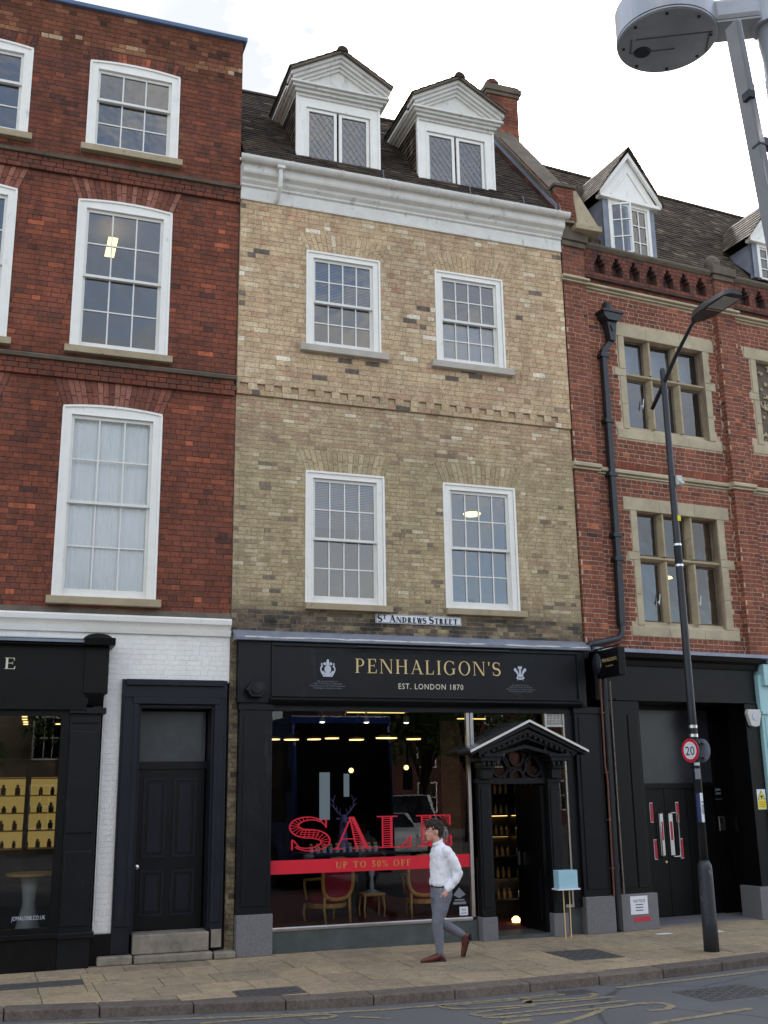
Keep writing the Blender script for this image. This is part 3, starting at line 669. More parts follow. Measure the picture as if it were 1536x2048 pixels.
# kerb stones
kp = []
x = -8.0
while x < 26:
    w = .92; a, b = x + .006, x + w - .006; ya, yb = kerb_y(a), kerb_y(b)
    m = MB(); m.tone = rnd(0, 1)
    m.hexa([(a, ya, -.14), (b, yb, -.14), (b, yb + .31, -.14), (a, ya + .31, -.14), (a, ya + .012, .0), (b, yb + .012, .0), (b, yb + .31, .002), (a, ya + .31, .002)], m.tone)
    m.build('kerb_stone', M_KERB, pavement, bevel=.012 if -1 < x < 12 else 0); x += w
def ribbon(mb, pts, w, z):
    for q in path(pts, [w] * len(pts)): mb.add([(x, y, z) for x, y in q], [(0, 1, 2, 3)])
def curve_pts(pts, n=6):
    out = []
    for i in range(len(pts) - 1):
        p0 = pts[max(0, i - 1)]; p1 = pts[i]; p2 = pts[i + 1]; p3 = pts[min(len(pts) - 1, i + 2)]
        for k in range(n):
            t = k / n
            out.append(tuple(.5 * ((2 * p1[j]) + (-p0[j] + p2[j]) * t + (2 * p0[j] - 5 * p1[j] + 4 * p2[j] - p3[j]) * t * t + (-p0[j] + 3 * p1[j] - 3 * p2[j] + p3[j]) * t ** 3) for j in range(2)))
    return out + [pts[-1]]
yl = MB(); xs = np.arange(-6, 24, .4)
for seg in (xs[xs < 6.1], xs[xs > 6.5]): ribbon(yl, [(x, kerb_y(x) - .17 - .06) for x in seg], .085, -.0955)
tag(yl.build('kerb_line', M_LINE, kind='structure'), None, None)
mk = MB()
for pts, w in (([(4.6, -3.71), (4.9, -3.73), (5.54, -3.72), (6.15, -3.66), (6.36, -3.72), (6.37, -3.82), (6.22, -3.92), (5.9, -3.9), (5.6, -3.86), (5.48, -3.94)], .075),
               ([(4.6, -3.71), (4.62, -3.86), (4.85, -3.97), (5.51, -4.03), (6.5, -4.0)], .07),
               ([(5.55, -3.72), (5.54, -3.84), (5.46, -3.95)], .1),
               ([(6.5, -4.24), (5.65, -4.3), (4.95, -4.36), (4.73, -4.29), (4.78, -4.18), (5.14, -4.12), (5.5, -4.1)], .07),
               ([(4.75, -4.4), (4.99, -4.5), (5.97, -4.5), (6.55, -4.44), (6.76, -4.53), (6.76, -4.68), (6.6, -4.8), (6.42, -4.78)], .085),
               ([(6.03, -4.53), (5.8, -4.72), (5.3, -4.98), (4.9, -5.1)], .09), ([(4.8, -4.72), (5.15, -4.70)], .12), ([(6.05, -5.35), (7.42, -5.11)], .09),
               ([(2.1, -3.56), (2.82, -3.58), (3.25, -3.62), (3.42, -3.7), (3.36, -3.82), (3.12, -3.8)], .07), ([(3.55, -3.86), (3.7, -3.95), (3.9, -4.1)], .07), ([(1.3, -3.42), (2.0, -3.62), (2.3, -3.8)], .06)):
    ribbon(mk, curve_pts(pts), w, -.0955)
mk.build('road_markings', M_LINE, kind='structure')
def cover(name, x0, x1, y0, y1, z, label, frame=True, rot=0, n=7):
    t = thing(name, label, 'drain cover', ((x0 + x1) / 2, (y0 + y1) / 2, z), rot)
    w, h = (x1 - x0) / 2, (y1 - y0) / 2
    MB().box(-w, w, -h, h, -.03, .001).build('frame', M_IRON, t)
    m = MB()
    for i in range(n):
        for k in range(n):
            if (i + k) % 2: m.box(-w + .04 + i * (2 * w - .08) / n, -w + .02 + (i + 1) * (2 * w - .08) / n, -h + .04 + k * (2 * h - .08) / n, -h + .02 + (k + 1) * (2 * h - .08) / n, .001, .007)
    m.build('tread', M_IRON, t); return t
cover('manhole_cover', 2.67, 3.35, -2.94, -2.51, 0.001, 'dark square cover in the slabs near the kerb, left of the walking person')
cover('manhole_cover', 7.04, 7.75, -2.21, -1.41, 0.001, 'large dark cover in the slabs in front of the shop door', n=9)
cover('manhole_cover', 7.25, 8.25, -4.6, -3.95, -.0965, 'worn rectangular cover set in the road near the lamp column', rot=.1, n=9)
t = cover('gully_grate', 6.08, 6.46, -3.72, -3.46, -.0955, 'small gully grate at the kerb where the yellow line breaks', n=6)
t = cover('slot_drain', -2.4, 1.15, -1.39, -1.01, .001, 'long slot cover in the slabs before the black corner shopfront', n=5)
m = MB()
m.box(10.1, 10.35, -.72, -.62, 0.002, .006); m.box(9.3, 9.55, -.6, -.5, .002, .006)
tag(m.build('litter', M_PAPER), 'flat scraps of white paper lying on the pavement by the black doors', 'paper')

# ------------------------------------------------------------------ left red brick building
LB = thing('town_house', 'dark red brick town house with tall white sash windows, at the left edge', 'building', (-6, 2, 0))
LBW = Matrix.Identity(4)
LB.location = (0, 0, 0)
lw = [(.66, 2.04, 11.6, 13.15), (.61, 2.0, 8.33, 10.74), (.58, 1.97, 4.7, 7.48)]
lw2 = [(-1.58, -.18, 11.6, 13.15), (-1.63, -.25, 8.33, 10.74), (-1.65, -.28, 4.7, 7.48)]
holes = [(a + .03, b - .03, c, d) for a, b, c, d in lw + lw2]
wall = MB(); slab_wall(wall, -4.5, 3.04, 4.34, 14.0, .004, .35, [(a, b, c, d - .0) for a, b, c, d in holes]); lwall = wall.build('wall', M_RM, LB)
wb = MB(); wb.box(-4.5, -4.4, .35, 6, 0, 14); wb.box(2.94, 3.04, .352, 6, 0, 14); wb.box(-4.4, 2.94, 5.9, 6, 0, 14); wb.box(-4.4, 2.94, .35, 5.9, 13.7, 13.8); wb.build('rear_wall', M_RM, LB)
bh = [(a - .004, b + .004, c, d - .07) for a, b, c, d in lw + lw2]
ah = []; ap = MB(); ap2 = MB()
for (a, b, c, d), (za, zb_, sp) in zip(lw + lw2, [(13.08, 13.32, .06), (10.67, 11.05, .13), (7.41, 7.83, .14)] * 2):
    ah.append(arch_hole(a - .004, b + .004, za, zb_, sp)); flat_arch(ap2 if za > 13 else ap, a, b, za + .02, zb_, sp, 20, .055)
strings = [(-9, 9, 11.05, 11.36), (-9, 9, 7.83, 8.17)]
P = courses(-3.0, 3.035, 4.46, 13.1, .079, bh + ah + strings, L=.235, H=.115, tone=lambda x, z: min(1, max(0, random.gauss(.48, .2))))
emit(P, 'brick', M_RB, lwall, edgej=.003)
P = courses(-3.0, 3.035, 13.1, 14.0, .079, [arch_hole(*q) for q in [(a - .004, b + .004, 13.08, 13.32, .06) for a, b in ((.66, 2.04), (-1.58, -.18))]] + bh, tone=lambda x, z: (rnd(.8, 1) if 13.36 < z < 13.5 and random.random() < .6 else random.gauss(.42, .22)))
PR = MB()
for p in P: PR.box(p[0], p[1], p[2], p[3], p[4], p[5], min(1, max(0, p[6])))
PR.build('parapet_brickwork', M_PB, LB, kind='stuff')
ap.build('rubbed_arches', M_ARCH, LB, kind='stuff'); ap2.build('upper_arches', M_RB, LB, kind='stuff')
for z0, z1 in ((11.05, 11.27), (7.83, 8.07)):        # projecting string courses
    P = courses(-3, 3.035, z0, z1, .073, [], yf=-.055, depth=.07, tone=lambda x, z: rnd(.1, .55))
    s = MB()
    for p in P: s.box(*p[:6], p[6])
    so_ = s.build('string_course', M_RB, LB)
    MB().prism([(-.10, z1), (.02, z1), (.02, z1 + .1), (-.05, z1 + .085), (-.115, z1 + .045)], -3, 3.037, 'YZ').build('capping', M_DSTONE, so_)
MB().prism([(-.06, 14.0), (.37, 14.0), (.37, 14.09), (-.08, 14.06)], -4.5, 3.10, 'YZ').build('coping', M_BLUELEAD, LB, bevel=.01)
specs = [(3, 1, 2, 12.48, None), (3, 2, 2, 9.50, None), (3, 2, 2, 6.05, ('curtain', 4.7, 7.4))]
for i, (a, b, c, d) in enumerate(lw + lw2):
    cols, rt, rb, zm, bl = specs[i % 3]
    sash_window(LB, a, b, c, d, cols, rt, rb, zm, fw=.125, yf=.0, rise=.05, sill=(a - .07, b + .07, c - .11, c), sillmat=M_YSILL, blind=bl, glass=M_GLASSN if bl else None)
rooms(LB, -4.3, 2.9, [4.4, 7.95, 11.2], 13.6)
# lit ceiling lights seen through the second-floor window
tag(MB().box(1.15, 1.3, 1.1, 1.75, 10.72, 10.74).build('ceiling_light', M_LAMPW), 'lit grid ceiling panel seen inside the middle sash window of the red house', 'light')
# white painted band
pw = MB(); slab_wall(pw, -4.5, 3.035, 0.35, 4.34, .0, .3, [(1.66, 3.2, 0, 3.58), (-5, 1.34, 0, 4.0)]); pwall = pw.build('painted_wall', M_WB, LB)
P = courses(1.36, 3.03, 3.6, 4.22, .07, [], yf=-.006, depth=.03, j=.003, jit=.0012) + courses(-3, 1.34, 4.0, 4.22, .07, [], yf=-.006, depth=.03, j=.003, jit=.0012) + courses(1.36, 1.65, .38, 3.6, .07, [], yf=-.006, depth=.03, j=.003, jit=.0012)
emit(P, 'brick', M_WB, pwall)
MB().prism([(-.09, 4.38), (.01, 4.30), (.01, 4.47), (-.06, 4.47), (-.10, 4.44)], -4.5, 3.037, 'YZ').build('painted_cornice', M_WHITE, pwall)
MB().prism([(-.045, 4.222), (.01, 4.222), (.01, 4.30), (-.07, 4.30)], -4.5, 3.034, 'YZ').build('painted_band', M_WHITE, pwall)
MB().prism([(-.03, 4.48), (.02, 4.48), (.02, 4.56), (-.0, 4.56)], -4.5, 3.034, 'YZ').build('soot_ledge', M_DSTONE, LB)
# door with surround
ds = MB()
for x0, x1 in ((1.57, 1.80), (2.83, 3.0)):
    ds.box(x0, x1, -.06, .0, .12, 3.44); ds.box(x0 + .03, x1 - .05, -.08, -.06, .45, 3.3)
ds.box(1.57, 3.0, -.07, .0, 3.36, 3.6); ds.box(1.72, 2.9, -.095, -.07, 3.27, 3.36); ds.box(1.62, 2.95, -.11, -.07, 3.52, 3.6)
ds.box(1.74, 1.80, -.09, -.08, .45, 3.27); ds.box(2.83, 2.87, -.09, -.08, .45, 3.27)
ds.box(1.80, 1.84, -.03, .32, .35, 3.27); ds.box(2.80, 2.84, -.03, .32, .35, 3.27); ds.box(1.84, 2.80, -.03, .32, 3.22, 3.27)
sur = ds.build('door_surround', M_NAVY, LB, bevel=.006)
dr = MB(); y = .30
dr.box(1.86, 2.78, y, y + .05, .35, 2.42); dr.box(1.84, 2.80, y - .03, y + .06, 2.42, 2.52)
door = dr.build('door', M_DOORP, LB)
for x0, x1 in ((1.95, 2.26), (2.36, 2.67)):
    for z0, z1 in ((.52, 1.10), (1.26, 2.30)):
        q = MB(); e = .03
        q.box(x0, x0 + e, y - .012, y, z0, z1); q.box(x1 - e, x1, y - .012, y, z0, z1); q.box(x0 + e, x1 - e, y - .012, y, z0, z0 + e); q.box(x0 + e, x1 - e, y - .012, y, z1 - e, z1); q.box(x0 + .07, x1 - .07, y - .008, y, z0 + .07, z1 - .07)
        q.build('door_panel', M_NAVY, door)
MB().lathe([(.012, 0), (.03, .01), (.03, .03), (.0, .045)], (0, 0, 0)).build('door_knob', M_CHROME, door).matrix_local = Matrix.Translation((1.9, y, 1.15)) @ Matrix.Rotation(PI / 2, 4, 'X')
MB().box(1.86, 2.78, y + .02, y + .03, 2.52, 3.2).build('fanlight', simple('dusty fanlight', rgb(66, 70, 72), .25, bmp=0), sur)
st = MB(); st.box(1.84, 2.82, -.10, .35, .105, .34); st.build('door_step', M_STEP, LB, bevel=.015)
m = MB(); m.box(1.86, 2.86, -.18, .3, 0.0, .10); m.build('door_step', M_STEP, LB, bevel=.02)
m = MB(); m.box(1.40, 1.84, -.16, .1, 0, .11); m.build('plinth_stone', M_STEP, LB, bevel=.02)
MB().box(1.30, 1.58, -.05, .1, .0, .372).build('plinth', M_BLACK2, LB)
m = MB(); m.box(2.88, 3.16, -.2, .1, 0, .09); m.build('plinth_stone', M_STEP, LB, bevel=.02)
MB().box(2.85, 2.98, -.1, -.065, .14, .36).build('number_plate', M_STEP, LB)
# black shopfront at the left edge
fx = -.25
jf = MB()
jf.box(-4, 1.12, fx, .0, 3.25, 4.0); jf.box(-4, 1.10, fx - .02, fx, 3.17, 3.25); jf.prism([(fx - .12, 4.0), (.0, 4.0), (.0, 4.1), (fx - .1, 4.08)], -4, 1.16, 'YZ')
jf.box(-4, 1.1, fx - .035, fx, 3.17, 3.2)
fas = jf.build('fascia', M_BLACK2, LB)
MB().prism([(fx - .16, 4.03), (.0, 4.09), (.0, 4.14), (fx - .16, 4.06)], -4, 1.05, 'YZ').build('lead_flashing', M_LEAD, fas)
serif_text('JO MALONE', -2.02, 3.68, .145, fx - .002, 'shop_name', M_CREAM, fas, width=2.22, space=.42)
cb = MB()      # scrolled console at the end of the fascia
cb.box(1.05, 1.36, fx - .03, -.0, 3.38, 3.998); cb.prism([(fx - .18, 4.0), (0, 4.0), (0, 4.1), (fx - .2, 4.1)], 1.02, 1.42, 'YZ')
n = 14; arcp = [(1.2 + .2 * math.cos(PI * k / n), 4.06 + .1 * math.sin(PI * k / n)) for k in range(n + 1)]; cb.prism(arcp, fx - .16, -.01, 'XZ')
cb.prism([(fx - .025, 3.38), (fx + .05, 3.22), (-.0, 3.2), (-.0, 3.379)], 1.08, 1.32, 'YZ')
cb.build('console', M_BLACK2, LB, bevel=.008)
plain_text('Jo Malone', 0, 0, .085, 0, 'side_name', M_SILVD, fas, rot=(PI / 2, 0, -PI / 2), loc=(1.045, fx + .12, 3.75))
pl = MB(); pl.box(.90, 1.30, fx + .05, -.0, .0, 3.38); pl.box(.88, 1.34, fx + .0, -.0, .36, .43); pl.box(.93, 1.27, fx + .03, fx + .05, .5, 1.4); pl.box(.93, 1.27, fx + .03, fx + .05, 1.62, 2.9); pl.box(.9, 1.36, fx - .01, .0, 3.12, 3.2); pl.box(.93, 1.27, fx + .03, fx + .05, 3.0, 3.08)
pl.build('pilaster', M_BLACK, LB, bevel=.008)
sr = MB(); sr.box(-4, .9, fx + .03, -.0, 0, .38); sr.box(-4, .9, fx - .02, .0, .38, .44); sr.build('stall_riser', M_BLACK2, LB, bevel=.006)
fr = MB(); fr.box(.80, .9, fx + .04, fx + .12, .44, 3.17); fr.box(-4, .8, fx + .04, fx + .12, .44, .5); fr.box(-4, .8, fx + .04, fx + .12, 3.09, 3.17)
sw = fr.build('shop_window', M_BLACK2, LB); pane(sw, -4, .8, fx + .08, .5, 3.09, M_SHOPG)
plain_text('JOMALONE.CO.UK', .55, .60, .07, fx + .078, 'web_address', M_SILV, sw, width=.40)
inn = MB(); inn.box(-4.3, 1.25, 4.9, 5.0, .2, 3.6); inn.box(-4.3, 1.25, .32, 4.9, 3.28, 3.35); inn.box(-4.3, 1.25, .02, 4.9, .3, .34); inn.box(-4.3, 1.2, -.2, .32, 3.2, 3.279); inn.box(1.2, 1.25, .02, 4.9, .34, 3.28); inn.box(-4.35, -4.3, .02, 4.9, .34, 3.28); inn.build('shop_interior', M_SHOPIN, LB)

def display_cabinet(x, y):
    t = thing('display_cabinet', 'yellow lit wall cabinet of small black boxes inside the corner shop', 'cabinet', (x, y, .34))
    MB().box(-1.0, 1.0, 0, .06, 0, 2.35).build('carcass', M_DWOOD, t)
    MB().box(-.95, .95, -.012, 0, .9, 2.05).build('lit_back', M_CAB, t)
    for k in range(5): MB().box(-1.0, 1.0, -.3, -.015, .9 + k * .28, .92 + k * .28).build('shelf', M_GILT, t)
    for k in range(4): MB().box(-1.0 + k * .62, -.92 + k * .62, -.3, -.016, .5, 2.3).build('upright', M_DWOOD, t)
    return t
display_cabinet(.3, 4.6)
ORD = ['first', 'second', 'third', 'fourth', 'fifth', 'sixth', 'seventh', 'eighth', 'ninth', 'tenth', 'eleventh']
protos = None
for k in range(4):
    for i in range(9):
        xx = -.55 + i * .19 + rnd(-.02, .02)
        h = rnd(.09, .17)
        if protos is None or i % 3 == 0:
            m = MB(); m.box(-rnd(.025, .045), rnd(.025, .045), -.04, .04, 0, h * .7); m.box(-.02, .02, -.02, .02, h * .7, h); o = m.build('gift_box', M_DWOOD); protos = o
        else: o = protos.copy(); COL.objects.link(o)
        o.location = (xx, 4.45, 1.26 + k * .28)
        tag(o, ORD[i] + ' black gift box from the left on the ' + ('lowest', 'second', 'third', 'top')[k] + ' lit shelf in the corner shop', 'box', 'gift boxes on the lit shelves')
def round_table(x, y, r, h, label, mat):
    t = thing('pedestal_table', label, 'table', (x, y, .34)); MB().lathe([(r, 0), (r, .03)], (0, 0, h)).build('table_top', M_GILT, t, smooth=False)
    MB().lathe([(.2, 0), (.16, .05), (.08, h * .5), (.12, h - .02)]).build('pedestal', mat, t, smooth=True); return t
round_table(.58, .9, .32, .72, 'pale pedestal table behind the corner shop glass', M_CASE)
for i, (x, y, z, h) in enumerate(((.9, .3, .42, .42), (1.05, .28, .42, .36))):
    t = thing('candle_tube', ('tall' if i == 0 else 'short') + ' pale cylinder at the foot of the corner shop window', 'box', (x, y, z - .08)); MB().lathe([(.05, 0), (.05, h)]).build('tube', M_CASE, t); MB().lathe([(.052, 0), (.052, .03)], (0, 0, h)).build('lid', M_CHROME, t)
lampo = None
for i, (x, y) in enumerate([(.35, 1.0), (.38, 1.65), (.40, 2.3), (.42, 2.95), (.45, 3.6), (.47, 4.2), (1.05, 3.7), (.98, 4.1)]):
    if lampo is None:
        lampo = thing('downlight', '', 'lamp', (x, y, 3.27)); MB().lathe([(.05, -.02), (.06, 0)]).build('trim', M_CASE, lampo); MB().lathe([(.04, -.03), (.035, -.022)]).build('bulb', M_LAMPW, lampo); o = lampo
    else:
        o = lampo.copy(); COL.objects.link(o); o.location = (x, y, 3.27)
        for ch in lampo.children: c = ch.copy(); COL.objects.link(c); c.parent = o
    tag(o, ORD[i] + ' lit downlight from the glass in the ceiling of the corner shop', 'lamp', 'downlights in the corner shop')

# ------------------------------------------------------------------ yellow brick building
YB = thing('town_house', 'pale yellow brick town house with two pedimented dormers above the black perfume shopfront', 'building')
YX0, YX1 = 3.045, 8.70
yw = [(4.12, 5.35, 8.79, 10.42), (6.31, 7.54, 8.79, 10.42), (4.13, 5.38, 4.76, 6.78), (6.36, 7.61, 4.77, 6.77)]
yh = [(a + .03, b - .03, c, d - .02) for a, b, c, d in yw]; REC = []; x = YX0 + .05
while x < YX1 - .2: REC.append((x, x + .125, 7.965, 8.065)); x += .262
wall = MB(); slab_wall(wall, YX0, YX1, 4.25, 7.88, .003, .35, yh); slab_wall(wall, YX0, YX1, 7.88, 11.6, .0, .35, yh); slab_wall(wall, YX0, YX1, 7.88, 11.14, -.033, -.0005, yh + REC); ywall = wall.build('wall', M_YM, YB)
wb = MB(); wb.box(YX0, YX0 + .1, .352, 4.4, 3.5, 11.8); wb.box(YX1 - .1, YX1, .352, 4.4, 3.5, 11.8); wb.box(YX0 + .1, YX1 - .1, 4.3, 4.4, 3.5, 11.8); wb.build('rear_wall', M_YM, YB)
bh = [(a - .004, b + .004, c, d) for a, b, c, d in yw]
ap = MB(); ah = []
for (a, b, c, d), h, sp in zip(yw, (.31, .31, .33, .33), (.14, .14, .13, .13)):
    ah.append(arch_hole(a - .004, b + .004, d, d + h, sp)); flat_arch(ap, a, b, d + .002, d + h, sp, 17, tone=lambda t: .25 + .65 * t, yf=-.038 if c > 8 else -.002)
ap.build('flat_arches', M_YB, YB, kind='stuff')
ch = .0695
def ytone(x, z):
    t = random.random()
    t = t if t < .1 or random.random() < .45 else random.gauss(.55, .17)
    t = min(1, max(0, t))
    if z < 7.9 and t < .05 and z > 5: t = rnd(.3, .7)
    if 7.2 < z < 7.85 and random.random() < .2: t = rnd(.08, .17)
    if z < 4.62 and random.random() < .75: t = rnd(0, .09) if random.random() < .93 else .14
    return t
P = courses(YX0 + .003, YX1 - .003, 4.25, 7.88, .064, bh + ah, tone=ytone, depth=.03, L=.185, H=.09, bond='mixed')
P += courses(YX0 + .003, YX1 - .003, 8.07, 11.14, .0835, bh + ah, tone=ytone, yf=-.036, depth=.03, L=.235, H=.115, bond='mixed')
P += courses(YX0 + .003, YX1 - .003, 7.88, 7.96, .08, [], yf=-.042, depth=.04, tone=ytone, L=.235, H=.115)
for k, r in enumerate(REC):
    nx_ = REC[k + 1][0] if k + 1 < len(REC) else YX1 - .003
    P.append((r[1] + .003, nx_ - .003, -.038 - rnd(0, .003), -.005, 7.966, 8.064, rnd(.15, .9))); P.append((r[0] + .003, r[1] - .003, -.006, .03, 7.97, 8.06, rnd(.05, .7)))
emit(P, 'brick', M_YB, ywall, edgej=.004)
sp = [(2, 2, 9.575), (2, 2, 9.57), (2, 2, 5.745), (2, 2, 5.74)]
bl = [('venetian', 9.6, 10.3), ('roller', 8.9, 9.52), ('venetian', 5.95, 6.7), None]
for (a, b, c, d), (rt, rb, zm), q, old in zip(yw, sp, bl, (0, 0, 1, 1)):
    sash_window(YB, a, b, c, d, 4, rt, rb, zm, fw=.115, yf=-.024 if c > 8 else .008, rise=0, sill=((a - .11, b + .11, c - .115, c) if c > 8 else (a - .01, b + .08, c - .10, c)), sillmat=M_SILL if c > 8 else M_YSILL, blind=q, oldpaint=bool(old) and False)
rooms(YB, YX0 + .1, YX1 - .1, [4.45, 8.0], 11.6)
tag(MB().lathe([(.13, 0), (.15, .03), (.02, .05)], (7.30, 1.0, 6.55)).build('ceiling_light', M_LAMPW), 'lit round ceiling light behind the right-hand lower window of the yellow house', 'light')
# white timber cornice and gutter
MB().prism([(0.02, 11.12), (-0.066, 11.12), (-0.071, 11.15), (-0.064, 11.16), (-0.064, 11.33), (-0.096, 11.35), (-0.101, 11.38), (-0.146, 11.42), (-0.161, 11.46), (-0.236, 11.5), (-0.251, 11.53), (-0.251, 11.62), (-0.271, 11.64), (-0.271, 11.7), (0.02, 11.75)], YX0 - .005, YX1 - .0, 'YZ').build('cornice', M_OLDW, YB)
gm = MB(); n = 12; prof = [(-.315 + .075 * math.cos(PI + PI * k / n), 11.72 + .085 * math.sin(PI + PI * k / n)) for k in range(n + 1)] + [(-.315 + .066 * math.cos(-PI * k / n), 11.72 + .075 * math.sin(-PI * k / n)) for k in range(n + 1)]
gm.prism(prof, YX0 - .07, YX1 + .05, 'YZ')
for xx in (3.05, 3.78, 4.6, 5.4, 5.5, 6.25, 6.95, 7.7, 8.5):
    gm.prism([(-.315 + .084 * math.cos(PI + PI * k / n), 11.72 + .094 * math.sin(PI + PI * k / n)) for k in range(n + 1)], xx, xx + .045, 'YZ')
gut = gm.build('gutter', M_OLDW, YB)
m = MB(); m.tube([(3.62, -.3, 11.64), (3.62, -.3, 11.44), (3.62, -.27, 11.32), (3.62, -.12, 11.18), (3.60, -.07, 11.15)], .036, 8); m.box(3.56, 3.68, -.36, -.24, 11.60, 11.65); m.build('downpipe_offset', M_OLDW, gut)
for xx in (5.35, 6.9, 7.9, 8.6): MB().tube([(xx, -.3, 11.78), (xx, -.26, 11.95)], .006, 5).build('gutter_stay', M_LEAD, gut)
# main roof
PIT = math.atan(1.19); EY, EZ, RY = -.25, 11.74, 2.25; RZ = EZ + 1.19 * (RY - EY)
rf = MB(); rf.prism([(EY + .05, EZ), (RY, RZ - .07), (RY + 2.2, EZ + .1), (RY + 2.1, EZ - .05), (EY + .2, EZ - .05)], YX0, YX1, 'YZ'); roof = rf.build('roof', M_TILE, YB)
def dz_front(x):   # dormer footprints on the slope
    return None
DORM = [(3.98, 5.42), (6.13, 7.55)]
def tiles(P, x0, x1, slope, gauge=.105, w=.165, skip=None):
    n = int(slope / gauge)
    for r in range(n):
        s0 = r * gauge; x = x0 - (r % 2) * w / 2
        while x < x1:
            a, b = max(x, x0) + .0015, min(x + w, x1) - .0015
            if b - a > .03 and not (skip and skip((a + b) / 2, s0 + gauge / 2)):
                lift = rnd(0, .006); P.append((a, b, s0 - rnd(0, .004), s0 + gauge + .05, .016 + lift, .028 + lift, min(1, max(0, random.gauss(.5, .22)))))
            x += w
fr = Matrix.Translation((0, EY, EZ)) @ Matrix.Rotation(PIT, 4, 'X')
tilt = Matrix.Rotation(math.radians(-4), 4, 'X')
P = []; SLP = (RY - EY) / math.cos(PIT)
def skipd(x, s):
    y = EY + s * math.cos(PIT)
    for a, b in DORM:
        if a + .03 < x < b - .03 and .1 < y < 1.2: return True
    return False
tiles(P, YX0 + .02, YX1 - .25, SLP, skip=skipd)
P = [(a, b, c, d, e + (0.0), f, t) for a, b, c, d, e, f, t in P]
emit(P, 'roof_tile', M_TILE, roof, frame=fr, tilt=-.13)
rm = MB()
x = YX0
while x < YX1 - .2:
    rm.prism([(RY + .12 * math.cos(PI * k / 8), RZ - .06 + .1 * math.sin(PI * k / 8)) for k in range(9)], x, x + .31, 'YZ'); x += .32
rm.build('ridge_tiles', M_TILE, roof, kind='stuff')
